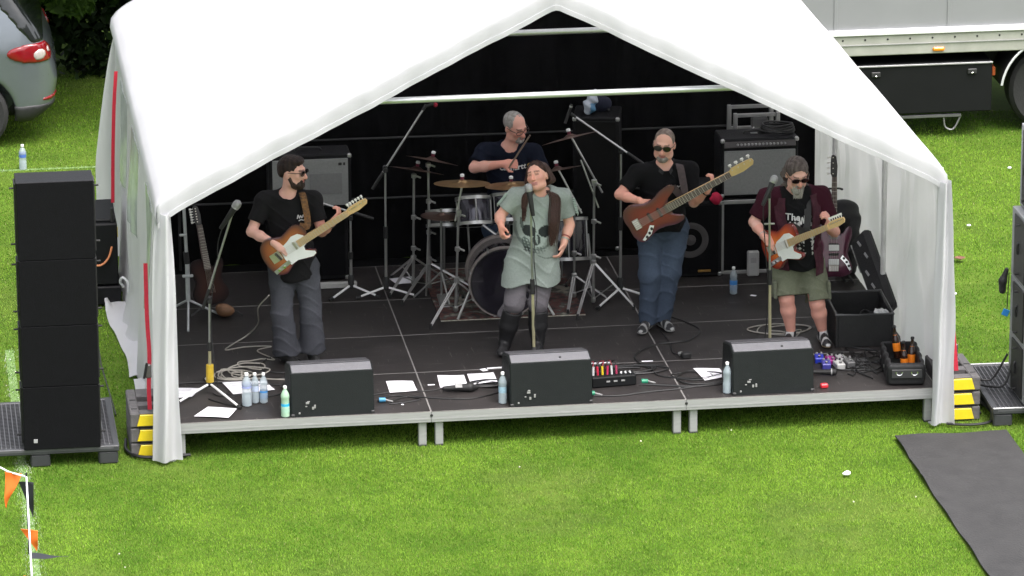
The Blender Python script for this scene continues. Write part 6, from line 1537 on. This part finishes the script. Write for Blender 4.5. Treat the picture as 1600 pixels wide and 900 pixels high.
for (s, f_) in (('L', .0),):
    w0 = z['J']['wrR']; e0 = z['J']['elR']; d = unit(w0-e0)
    MB().lathe([(.033, -.010), (.036, -.006), (.036, .006), (.033, .010)], w0-d*.03, d, 16, False).build('wristband', mat('leather_band', (.05, .03, .025), .7), z['root'])
    w0 = z['J']['wrL']; e0 = z['J']['elL']; d = unit(w0-e0); MB().lathe([(.033, -.012), (.037, -.008), (.037, .008), (.033, .012)], w0-d*.03, d, 16, False).build('wristband', M_blk, z['root'])

# ------------------------------------------------------------------ singer
def skull(v, x, f_, u, c):
    X = (x+.015)/.165; Yv = (u+.245)/.165; fr = f_ > .0
    def el(cx, cy, rx, ry, a=0.0):
        ca, sa = math.cos(a), math.sin(a); dx, dy = X-cx, Yv-cy; p, q = dx*ca+dy*sa, -dx*sa+dy*ca; return (p/rx)**2+(q/ry)**2
    dark = np.array((.014, .018, .018)); mid = np.array((.085, .11, .10)); lite = np.array((.36, .43, .385)); n_ = .5+.5*np.sin(X*23+Yv*31)*np.sin(X*17-Yv*13)
    def put(m, col, k=1.0): 
        m = m & fr; c[m] = c[m]*(1-k)+col*k
    put((el(0, .15, 1.0, 1.05) < 1), lite, .55)
    put((el(0, .05, 1.02, .95) < 1) & (el(0, .18, .92, .98) > 1) & (Yv < .3), mid, .55*1)
    put(el(-.36, .02, .33, .27, -.25) < 1, dark, .95); put(el(.42, .06, .36, .27, .2) < 1, dark, .95)
    put((el(0.02, -.38, .20, .26) < 1), dark, .9); put((el(.0, -.28, .06, .3, .3) < 1), lite, .8)
    put((el(-.42, -.62, .20, .36, .5) < 1) & (n_ > .30), mid, .9); put((el(-.25, -.92, .32, .16, -.2) < 1) & (n_ > .45), dark, .8); put((el(.25, -.85, .30, .2, .3) < 1) & (n_ > .55), mid, .7)
    put((el(-.72, .30, .08, .28, .2) < 1), mid, .9); put((el(.80, .32, .06, .22, -.2) < 1), dark, .8)
    put((np.abs(Yv+1.05+.25*np.sin(X*2.2)) < .03) & (X > .1) & (X < 1.0), mid, .6)
    c *= (.93+.12*np.sin(v[:, 2]*14)[:, None]*np.sin(v[:, 0]*19)[:, None])
    return c
PS['sing'] = person('singer in a pale green skull print tunic, grey leggings and black boots', J_SING, (-.50, -.82, .30), (-.12, .28, .93), g=.98, belly=.03, skin=(.76, .41, .31), shirt=(.325, .370, .338), trousers=(.125, .115, .125), shoes=dict(upper=(.010, .010, .011), sole=(.008, .008, .008), boot=True), sleeve=.66,
    hands=[('R', (.05, -.40, -.90), (.55, .3, .1), dict(curl=1.35, thumb=1, thumb_curl=1.0)), ('L', (-.30, -.40, -.87), (-.75, .25, .1), dict(curl=.75, thumb=-1, thumb_curl=.6))], hscale=.92, skirt=(.155, .155, .130), shirt_fn=skull, blush=.35, lips=(.52, .22, .20), legr=1.06, leg_infl=.008, shirt_infl=.026, armr=.95, collar=-.01, headsz=1.0, cuff=.24)
z = PS['sing']; A = z['A']; sh = z['sh']; ax_, up, fw = z['ax'], z['up'], z['fw']
hs = [('e', A(0, -.022, .050), (.083, .098, .078)), ('e', A(0, -.06, -.01), (.076, .058, .085)), ('-', A(-.005, .110, -.02), (.078, .095, .110))]
for s, n_ in ((1, 0), (-1, 0)):
    for k in range(n_):
        o_ = .050+.012*k; x1 = (.075+.022*k) if s > 0 else (.100+.018*k)
        p0 = A(s*.072, -.035+.004*k, .035-.014*k); p1 = sh+ax_*s*(x1+.040)+up*.055+fw*(.085-.010*k); p2 = sh+ax_*s*(x1+.036)-up*.13+fw*(.172-.010*k); p3 = sh+ax_*s*(x1+.026)-up*((.30 if s > 0 else .15)-.02*k)+fw*(.196-.008*k)
        P3 = smooth_path([p0, p1, p2, p3], 4)
        for i in range(len(P3)-1): hs.append(('c', P3[i], P3[i+1], (.019-.0006*i), (.019-.0006*(i+1)), .012))
lh = hair_part(z, 'long_hair', hs, (.030, .014, .010), (.075, .036, .025), noise=.0012)
def strands(pz, par, paths, col, r0=.0065, lay=False):
    mb = MB()
    for P in paths:
        Q = smooth_path(P, 5)
        if lay:      # rest the lock on the cloth instead of inside it
            so_ = pz['zone']['shirt']; fw_ = pz['fw']; off = random.uniform(.006, .022)
            for i, p in enumerate(Q):
                hit, loc, _n, _i = so_.ray_cast(Vector(p+fw_*.4), Vector(-fw_))
                if hit and np.dot(p-np.array(loc), fw_) < off: Q[i] = np.array(loc)+fw_*off
        mb.tube(Q, list(np.linspace(r0, r0*.35, len(Q))), 5)
    o = mb.build('hair_strands', mat('strand_%.3f' % col[0], col, .55, .4, 60, spec=.3), pz['root'], 60); o['kind'] = 'stuff'; return o
r_ = random.Random(5); paths = []
for k in range(340):
    s = 1 if r_.random() < .60 else -1; a = r_.uniform(0, 1); j = lambda m: r_.uniform(-m, m)
    q = r_.gauss(0, .45); side = .086+.012*r_.random(); L_ = r_.uniform(.20, .35) if s > 0 else r_.uniform(.07, .17)
    hd = [A(s*.010+j(.004), .010-.07*a, .131-.012*a), A(s*.060, .018-.085*a, .100), A(s*side, .004-.080*a, .025), A(s*(side+.006), -.004-.070*a, -.06)]
    if s > 0: tl = [sh+ax_*(.095+.035*q)+up*.055+fw*(.075-.05*a), sh+ax_*(.112+.042*q)-up*.11+fw*(.172-.02*a), sh+ax_*(.118+.026*q+j(.012))-up*L_+fw*(.192-.012*a)]
    else: tl = [sh-ax_*(.105+.030*q)+up*.055+fw*(.060-.05*a), sh-ax_*(.135+.020*q)-up*.05+fw*(.120-.02*a), sh-ax_*(.132+.014*q+j(.008))-up*L_+fw*(.160-.012*a)]
    paths.append(hd+tl)
strands(z, lh, paths, (.050, .024, .017), .0038, True)
# frayed open sleeves
for s in 'RL':
    a, e = z['J']['sh'+s], z['J']['el'+s]
    for k in range(9):
        t_ = .10+.062*k; p = a+(e-a)*t_; d = unit(e-a); o_ = unit(np.cross(d, fw))*(1 if s == 'L' else -1); o_ = o_ if np.dot(o_, ax_*(1 if s == 'L' else -1)) > 0 else -o_
        MB().tube(smooth_path([p+o_*.070+fw*.02, p+o_*.092+fw*.015-V3(0, 0, .010), p+o_*.090-V3(0, 0, .035)], 3), .0055, 5).build('sleeve_fringe', mat('fringe_green', (.36, .44, .39), .9), z['root'])
d = unit(z['J']['wrL']-z['J']['elL'])
MB().lathe([(.033, -.008), (.038, 0), (.033, .008)], z['J']['wrL']-d*.035, d, 16, False).build('bracelet', mat('silver_bead', (.60, .58, .54), .3, metal=.7), z['root'])
MB().lathe([(.034, -.007), (.038, 0), (.034, .007)], z['J']['wrL']-d*.060, d, 16, False).build('bracelet', mat('red_bead', (.25, .03, .03), .5), z['root'])

# ------------------------------------------------------------------ bass player
gB, MBs = guitar('bass_guitar', 'dark sunburst bass guitar with white control plate held by the bass player', G_BASS[0], G_BASS[1], (0.12, -1, .10), JAZZ, [(.22, .034, .034), (.14, .026, .030), (.075, .028, .038)], .725, M_maple, M_rose, mat('headstock_maple', (.60, .43, .19), .4, .1, 14), .225, 4, 'bass', None, 5, .96, -.165, 'bass guitar')
ndB = unit(np.array(G_BASS[1])-np.array(G_BASS[0])); nuB = MBs[:, 1]
PS['bass'] = person('bass player in black polo shirt, jeans and sunglasses', J_BASS, (-.30, -.92, -.16), (.04, -.12, 1), g=1.0, belly=.045, skin=(.76, .43, .34), shirt=(.008, .008, .009), trousers=(.054, .072, .105), shoes=dict(upper=(.025, .025, .027), sole=(.42, .42, .40), stripe=(.30, .30, .29)), sleeve=.70,
    hands=[('R', (.66, -.10, -.72), (.10, .75, -.30), dict(curl=.60, thumb=1, thumb_curl=.8)), ('L', (.42, .05, .78), (-.50, .30, .25), dict(curl=1.3, thumb=-1, thumb_curl=.5))], legr=1.04, leg_infl=.020, armr=.95, shirt_hem=.02, jaw=1.08, blush=.2)
z = PS['bass']; A = z['A']
hair_part(z, 'hair', [('e', A(0, -.014, .037), (.0775, .0985, .0855)), ('-', A(0, .112, .028), (.100, .100, .104)), ('-', A(0, .04, -.075), (.12, .10, .07))], (.20, .15, .125), (.30, .24, .20), noise=.001)
hair_part(z, 'beard', [('e', A(0, .046, -.085), (.050, .055, .036)), ('e', A(0, .070, -.092), (.034, .030, .026)), ('c', A(-.022, .096, -.047), A(.022, .096, -.047), .007, .007), ('-', A(0, .105, -.064), (.024, .02, .012)), ('-', A(0, .10, -.04), (.05, .03, .008))], (.24, .20, .18), (.42, .38, .35), noise=.0015)
glasses(z, M_shade, .031, .022, .012, .106)
col_ = MB()
for s in (-1, 1): col_.sheet(lambda u, v, s=s: z['sh']+z['up']*(.085-.045*u-.028*v)+z['ax']*s*(.082-.062*u+.012*v)+z['fw']*(.020+.105*u+.010*v), 5, 3, z['fw'], .006)
col_.build('collar', mat('polo_black', (.016, .016, .018), .9), z['root'])
print_strokes(z, z['sh']+z['ax']*.105-z['up']*.10, [[(-.025, .0), (-.008, .006), (.0, -.004), (.012, .004), (.03, .002)]], .006, M_prt)
b = z['base']; shL = z['J']['shL']+b
strap_on(gB, [np.array(G_BASS[0])+ndB*.24+nuB*.13, shL+V3(-.075, -.185, -.18), shL+V3(-.095, -.105, .040), shL+V3(-.10, .05, .075)], .060, mat('strap_brown', (.060, .045, .045), .8, .3, 30), (.1, -.95, .25))
d = unit(z['J']['wrL']-z['J']['elL']); MB().lathe([(.036, -.010), (.040, -.006), (.040, .006), (.036, .010)], z['J']['wrL']-d*.03, d, 16, False).build('watch', M_blk, z['root'])

# ------------------------------------------------------------------ guitarist in maroon
gM, MM = guitar('electric_guitar', 'bright sunburst electric guitar with white pickguard held by the guitarist in maroon', G_MAR[0], G_MAR[1], (-.55, -1, .22), TELE, [(.62, .20, .035), (.48, .075, .02), (.14, .018, .015)], .57, M_maple, M_maple, M_maple, .185, 6, 'tele', PG_T)
ndM = unit(np.array(G_MAR[1])-np.array(G_MAR[0])); nuM = MM[:, 1]
def tee(v, x, f_, u, c):
    open_ = (np.abs(x-.005) < .112+.015*np.sin(u*20)) & (f_ > .02); blk = np.array((.010, .010, .011)); c[open_] = blk
    k = open_ & (u < -.135) & (u > -.44) & (np.sin(x*95+np.sin(u*60)*2.2)*np.sin(u*75+np.cos(x*70)*2) > .08) & ~(np.abs(x-.045+.10*(u+.25)) < .026)
    c[k] = (.52, .52, .50); return c
PS['mar'] = person('guitarist in maroon shirt and khaki shorts at the right', J_MAR, (.10, -.93, -.36), (0, -.35, .95), g=1.05, belly=.05, skin=(.74, .43, .35), shirt=(.045, .009, .018), trousers=(.135, .145, .100), shoes=dict(upper=(.020, .020, .022), sole=(.35, .27, .17), stripe=(.50, .50, .49)), sleeve=.78,
    hands=[('R', (.68, -.30, -.62), (.05, .70, -.45), dict(curl=.65, thumb=1, thumb_curl=.9)), ('L', (-.05, -.25, .80), (-.55, .10, .2), dict(curl=1.3, thumb=-1, thumb_curl=.5))], shorts=.93, legr=1.05, armr=.98, shirt_hem=.02, shirt_infl=.030, shirt_fn=tee, blush=.2)
z = PS['mar']; A = z['A']; sh, ax_, up, fw = z['sh'], z['ax'], z['up'], z['fw']
hs = [('e', A(0, -.016, .050), (.086, .103, .084)), ('e', A(0, -.062, -.01), (.074, .052, .080)), ('-', A(0, .116, -.015), (.100, .090, .108))]
for s in (-1, 1):
    for k in range(3):
        P3 = smooth_path([A(s*.076, -.03-.02*k, .0), sh+ax_*s*(.085+.012*k)+up*.07-fw*.0, sh+ax_*s*(.09+.015*k)-up*.03+fw*.06], 4)
        for i in range(len(P3)-1): hs.append(('c', P3[i], P3[i+1], .022, .020, .012))
hair_part(z, 'hair', hs, (.085, .065, .058), (.16, .13, .12), noise=.003)
hair_part(z, 'beard', [('e', A(0, .044, -.092), (.052, .055, .046)), ('e', A(0, .062, -.118), (.036, .034, .036)), ('c', A(-.026, .096, -.046), A(.026, .096, -.046), .010, .010), ('-', A(0, .108, -.064), (.02, .016, .008))], (.28, .26, .24), (.50, .48, .45), noise=.004)
r_ = random.Random(9); paths = []
for k in range(150):
    s = r_.choice((-1, 1)); a = r_.random(); j = lambda m: r_.uniform(-m, m)
    paths.append([A(s*.02+j(.01), .005-.06*a, .134-.02*a), A(s*.066, .005-.065*a, .090), A(s*.088, -.005-.06*a, .015), A(s*.092, -.01-.06*a, -.06), sh+ax_*s*(.095+.05*a)+up*.06+fw*(.03-.05*a), sh+ax_*s*(.10+.06*a)-up*(.06+.06*r_.random())+fw*(.085-.06*a)])
strands(z, None, paths, (.13, .105, .095), .0038)
paths = []
for k in range(110):
    x = r_.uniform(-.045, .045); paths.append([A(x, .092-abs(x)*.5, -.075+abs(x)*.5), A(x*.9, .098-abs(x)*.5, -.105), A(x*.7+r_.uniform(-.006, .006), .085, -.145-.03*r_.random())])
strands(z, None, paths, (.42, .40, .37), .0032)
glasses(z, M_shade, .033, .020, .010, .106)
# open shirt fronts hanging beside the T-shirt
for s in (-1, 1):
    MB().sheet(lambda u, v, s=s: sh+ax_*(s*(.100+.075*u+.012*math.sin(v*9))+.005)+fw*(.125+.055*math.sin(min(1, v*1.5)*1.5)-.055*u+.008*math.sin(v*14+u*4))-up*(-.035+.66*v*(1 if s > 0 else .9)), 8, 24, fw, .006).build('shirt_front', mat('maroon_cloth', (.050, .010, .020), .95, .3, 30, bump=.4, bscale=60), z['root'], 70)
print_text(z, 'The', .075, sh-ax_*.045-up*.125, M_prt, rot=-.12); print_strokes(z, sh+ax_*.03-up*.15, [[(-.03, .03), (-.015, -.03), (0, .02), (.01, -.03), (.02, .03)], [(.055, .03), (.057, -.02)]], .010, M_prt)
b = z['base']
for s, o_ in (('R', -.025), ('L', .028)):   # cargo pockets
    h_, kn = z['J']['hip'+s], z['J']['kn'+s]; p = h_+(kn-h_)*.62+ax_*(.115 if s == 'L' else -.115)*.85+fw*.045
    MB().box(p, (.03, .12, .15), frame(fw, ax_*(1 if s == 'L' else -1))[:, [2, 0, 1]], .01).build('cargo_pocket', mat('khaki_cloth', (.14, .15, .105), .9, .2, 30), z['root'])
shL = z['J']['shL']+b
strap_on(gM, [np.array(G_MAR[0])+ndM*.16+nuM*.13, shL+V3(-.16, -.20, -.22), shL+V3(-.13, -.09, .02), shL+V3(-.13, .06, .05)], .055, M_blk, (-.1, -.95, .25))
d = unit(z['J']['wrR']-z['J']['elR'])
MB().lathe([(.034, -.010), (.038, 0), (.034, .010)], z['J']['wrR']-d*.03, d, 16, False).build('bracelet', M_steel, z['root'])

# ------------------------------------------------------------------ drummer
J_DRUM['anR'] = (2.93, 3.10, .38); J_DRUM['anL'] = (3.33, 3.18, .38); J_DRUM['toR'] = (2.92, 2.95, .33); J_DRUM['toL'] = (3.34, 3.02, .33); J_DRUM['knR'] = (2.92, 3.26, .80); J_DRUM['knL'] = (3.32, 3.28, .80)
PS['drum'] = person('drummer in navy T-shirt and glasses behind the kit', J_DRUM, (.52, -.80, -.34), (.05, -.35, .94), g=1.02, belly=.05, skin=(.78, .42, .33), shirt=(.008, .011, .022), trousers=(.045, .065, .10), shoes=dict(upper=(.03, .03, .03), sole=(.2, .2, .2)), sleeve=.78,
    hands=[('R', (.95, -.30, .05), (.25, .55, -.25), dict(curl=1.4, thumb=-1, thumb_curl=.8)), ('L', (-.45, -.85, .05), (.2, .1, -.9), dict(curl=1.4, thumb=1, thumb_curl=.8))], armr=1.04, shirt_hem=.05, shirt_infl=.022, blush=.5)
z = PS['drum']; A = z['A']
hair_part(z, 'hair', [('e', A(0, -.020, .036), (.0805, .098, .086)), ('-', A(0, .108, .020), (.082, .100, .110)), ('-', A(0, .04, -.075), (.12, .10, .065))], (.34, .32, .29), (.50, .48, .45), noise=.002)
hair_part(z, 'beard', [('e', A(0, .060, -.088), (.040, .042, .034)), ('c', A(-.024, .097, -.047), A(.024, .097, -.047), .008, .008), ('c', A(-.027, .09, -.05), A(-.027, .085, -.08), .008, .010), ('c', A(.027, .09, -.05), A(.027, .085, -.08), .008, .010), ('-', A(0, .105, -.064), (.022, .018, .010))], (.34, .30, .27), (.52, .49, .46), noise=.002)
glasses(z, None, .030, .020, .010, .106, M_frame)
print_text(z, 'carhartt', .070, z['sh']+z['ax']*.02-z['up']*.085, mat('print_bright', (.74, .74, .72), .8))
sw = MB().lathe([(.012, 0), (.020, .001), (.020, .003), (.012, .003)], (0, 0, 0), (0, 0, 1), 14, False)
p = Vector(z['sh']+z['ax']*.165-z['up']*.085+z['fw']*.35); hit, loc, nrm, _ = z['zone']['shirt'].ray_cast(p, Vector(-z['fw']))
if hit: sw.xf(np.stack([z['ax'], z['up'], z['fw']], 1), np.array(loc)+z['fw']*.003).build('logo_print', mat('logo_gold', (.55, .38, .10), .7), z['root'])

# ------------------------------------------------------------------ instruments on stands
gS, _ = guitar('bass_guitar', 'burgundy bass guitar upright on a stand at the right rear', (5.748, 2.86, .60), (5.778, 3.03, 1.44), (-.12, -1, .18), JAZZ, [(.120, .028, .055), (.100, .024, .048), (.060, .018, .034)], .66, M_rose, M_rose, mat('headstock_dark', (.022, .020, .018), .4), .20, 4, 'jazz', None, 4, .93, -.165, 'bass guitar')
for (x, y) in ((.02, .0), (-.09, 0)): MB().box((0, 0, 0), (.085, .05, .012), bev=.003).xf(frame(V3(.03, .17, .84), (-.12, -1, .18))@np.array([[0, -1, 0], [1, 0, 0], [0, 0, 1.0]]), frame(V3(.03, .17, .84), (-.12, -1, .18))@V3(x if x > 0 else -.10, 0, .030)).build('pickup_cover', M_pg, gS)
gs = thing('guitar_stand', 'black tubular stand under the burgundy bass', 'guitar stand', (5.76, 2.98, HS))
for a in (200, 320, 80): MB().cyl((0, 0, .25), (.22*math.cos(R(a)), .20*math.sin(R(a)), .012), .010, n=8).build('leg', M_blk, gs)
MB().cyl((0, 0, .24), (.02, .08, .78), .010, n=8).build('post', M_blk, gs)
MB().tube(smooth_path([(-.09, -.20, .06), (-.08, -.10, .045), (0, 0, .20), (.08, -.10, .045), (.09, -.20, .06)], 5), .010, 7).build('cradle', M_blk, gs); MB().tube(smooth_path([(-.05, .0, .80), (-.03, .07, .79), (.06, .07, .79), (.08, .0, .80)], 4), .009, 6).build('yoke', M_blk, gs)
gA, _ = guitar('electric_guitar', 'dark red guitar resting on a stand in the shadow near the left curtain', (.50, 2.86, .56), (.405, 3.02, 1.22), (.25, -1, .2), TELE, [(.045, .020, .014), (.030, .014, .012), (.012, .008, .008)], .50, mat('mahogany', (.075, .022, .018), .5), M_rose, mat('headstock_dark', (.022, .020, .018), .4), .17, 6, 'plain', None, 6, .95)
_mb = M_burst.copy(); _mb.node_tree.nodes['Principled BSDF'].inputs['Coat Weight'].default_value = 0; _mb.node_tree.nodes['Principled BSDF'].inputs['Roughness'].default_value = .7; _mb.node_tree.nodes['Principled BSDF'].inputs['Specular IOR Level'].default_value = .15
for o in gA.children:
    if o.name.startswith('body'): o.data.materials[0] = _mb
gs = thing('guitar_stand', 'low guitar stand with brown leather pad near the left curtain', 'guitar stand', (.54, 2.88, HS))
for (x, y) in ((-.20, -.12), (.22, -.16), (.0, .22)): MB().cyl((0, 0, .12), (x, y, .012), .009, n=8).build('leg', M_dim, gs)
q = Field((-.05, -.32, -.01), (.20, -.02, .16), .007); q.ell((.08, -.18, .06), (.075, .05, .05)).ell((.05, -.17, .09), (.05, .04, .03), None, .03); q.build('leather_pad', mat('brown_leather', (.17, .085, .04), .6, .3, 20), gs)
ms = mic_stand  # amplifier microphone in front of the silver combo
mic_stand((1.712, 3.20, HS), (1.716, 3.20, .965), ((1.90, 3.12, .965), (1.45, 3.22, 1.10)), 'short boom stand in front of the silver grille amplifier', [(1.52, 3.02), (1.93, 3.05), (1.71, 3.42)])
# ================================================================== foreground and right-hand side
M_mat = mat('rubber_mat', (.025, .0245, .024), .85, .18, 6, bump=.6, bscale=60, col2=(.017, .0165, .0165))
fm = thing('rubber_mat', 'black rubber mat laid on the grass at the right foreground', 'mat', (6.03, -2.0, 0))
def matf(u, v):
    x = -.445+u*.89+.003*math.sin(v*13); y = 1.64-v*3.9+.006*math.sin(u*9)*(1-v)
    return (x, y, .026+.010*math.sin(v*31+math.sin(u*4))*math.sin(u*5+1)-.010*math.exp(-((v-.13-.02*u)/.012)**2)-.009*math.exp(-((v-.235-.03*u)/.012)**2)+.006*math.sin(v*9+u*3)+.010*max(0, .06-min(u, 1-u))*8)
MB().sheet(matf, 24, 90, (0, 0, 1), .010).build('sheet', M_mat, fm, 70)
# rope barrier with pennants at the lower left
M_rope = mat('white_rope', (.70, .71, .74), .8, .1, 60); M_org = mat('orange_pennant', (.85, .17, .02), .75, .1, 20); M_bpn = mat('black_pennant', (.012, .014, .018), .75, .1, 20)
rp = thing('pennant_rope', 'white rope barrier with orange and black pennants at the lower left', 'rope barrier', (-1.185, -1.99, 0))
def rope_pt(t): return V3(-.045*t, -2.15*t, .60-.035*math.sin(math.pi*min(1, t)))
MB().tube([rope_pt(t) for t in np.linspace(0, 1.3, 30)], .0065, 6).build('rope', M_rope, rp)
MB().tube([(0, 0, .60), (-.12, .20, .575), (-.35, .55, .60)], .0065, 6).build('rope', M_rope, rp)
def pennant(p, out, dn, curl, m):
    p = np.array(p, float); out = np.array(out, float); dn = np.array(dn, float)
    def fn(u, v):
        w_ = (1-v)*.5*.14; return p+out*(u-.5)*2*w_+dn*v+V3(curl*math.sin(v*2.4)*.5, 0, 0)*v+V3(0, .012*math.sin(v*7+u*2), 0)
    MB().sheet(fn, 6, 14, (0.3, .9, .2), .003).build('pennant', m, rp, 70)
pennant((-.09, .14, .585), (.85, -.5, 0), (-.03, 0, -.27), -.09, M_org)
pennant((-.006, -.12, .60), (.75, -.6, .1), (.03, -.02, -.27), .03, M_bpn)
pennant(rope_pt(.49), (.85, -.5, 0), (.03, 0, -.16), .05, M_org)
pennant(rope_pt(.75), (.1, -.95, 0), (.26, .03, -.03), .0, M_bpn)
pennant(rope_pt(.98), (.8, -.6, 0), (.05, 0, -.2), .02, M_org)
MB().cyl((.0, .0, 0), (.0, .0, .63), .007, n=8).build('stake', M_bpn, rp)
MB().cyl(rope_pt(1.25)*V3(1, 1, 0), rope_pt(1.25)+V3(0, 0, .03), .007, n=8).build('stake', M_bpn, rp)
# litter
lt = thing('paper_scrap', 'small white scrap of litter on the grass left of the mat', 'litter', (5.03, -1.18, .0))
q = Field((-.06, -.05, -.01), (.06, .05, .07), .004); q.ell((0, 0, .03), (.030, .020, .014)).ell((.015, .01, .036), (.018, .02, .010)); q.build('scrap', M_paper, lt)
lf = thing('fallen_leaf', 'brown fallen leaf on the grass right of the marquee', 'leaf', (7.18, 4.32, .02)); MB().sheet(lambda u, v: ((u-.5)*.10*math.sin(math.pi*min(.98, v+.02)), (v-.5)*.10, .015+.02*abs(u-.5)), 6, 8, (0, 0, 1), .003).build('blade', mat('dead_leaf', (.14, .065, .04), .9, .3, 20), lf, 60)
for i, (x, y) in enumerate(((8.32, 7.2), (7.5, 5.35), (7.05, 6.6), (6.9, 3.3))):
    o = MB().ball((0, 0, .022), .020, 6, (1, .8, .5)).build('litter_bit', M_paper, None); o.location = (x, y, .01); tag(o, ['tiny white litter bit on the grass nearest the truck', 'tiny white litter bit in the middle of the right lawn', 'tiny white litter bit on the lawn beside the marquee roof edge', 'tiny white litter bit on the lawn near the grey speakers'][i], 'litter', 'litter bits on the right lawn')
# leads and straps at the grey speaker stack
lw = thing('speaker_lead', 'black lead looping from the grey speakers over the pallet', 'cable', (6.62, .30, .16))
MB().tube(smooth_path([(.06, .0, .25), (-.02, -.05, .05), (-.12, .0, .02), (-.22, .10, .0), (-.28, .0, -.08), (-.24, -.18, -.14)], 6), .010, 7).build('lead', M_cblk, lw); MB().tube(smooth_path([(.06, .2, .22), (-.06, .18, .03), (-.16, .2, .01), (-.25, .3, -.06), (-.3, .2, -.14)], 6), .009, 7).build('lead', M_cblk, lw)
bt = thing('blue_tag', 'small blue tag hanging on the grey speaker stack', 'tag', (6.635, .42, .78)); MB().box((0, 0, -.03), (.055, .008, .055), roty(.4), .004).build('card', mat('blue_tag', (.03, .25, .65), .5), bt); MB().cyl((.01, 0, 0), (.02, 0, .30), .004, n=6).build('cord', M_cblk, bt)
hc = thing('hanging_clamp', 'black clamp hanging at the back edge of the grey speaker stack', 'clamp', (6.60, .40, 1.02)); q = Field((-.08, -.06, -.14), (.1, .06, .14), .008); q.cone((0, 0, -.08), (.0, 0, .0), .028, .032, .02).cone((0, 0, 0), (.03, 0, .09), .03, .018, .02); q.build('body', M_blk, hc)
lp = thing('ground_cable', 'black cable curving on the grass around the right ballast blocks', 'cable', (6.2, -.1, .03)); MB().tube(smooth_path([(-.15, -.02, 0), (.0, -.07, .0), (.16, -.05, .0), (.26, .08, .0), (.24, .3, .02), (.20, .5, .03)], 6), .011, 7).build('line', M_cblk, lp)
lp = thing('ground_cable', 'black cable curving on the grass around the left marquee foot', 'cable', (-.32, .05, .03)); MB().tube(smooth_path([(-.02, .4, .0), (-.03, .15, .0), (.05, -.02, .0), (.2, -.06, .0), (.45, -.04, .0)], 6), .013, 7).build('line', M_cblk, lp)
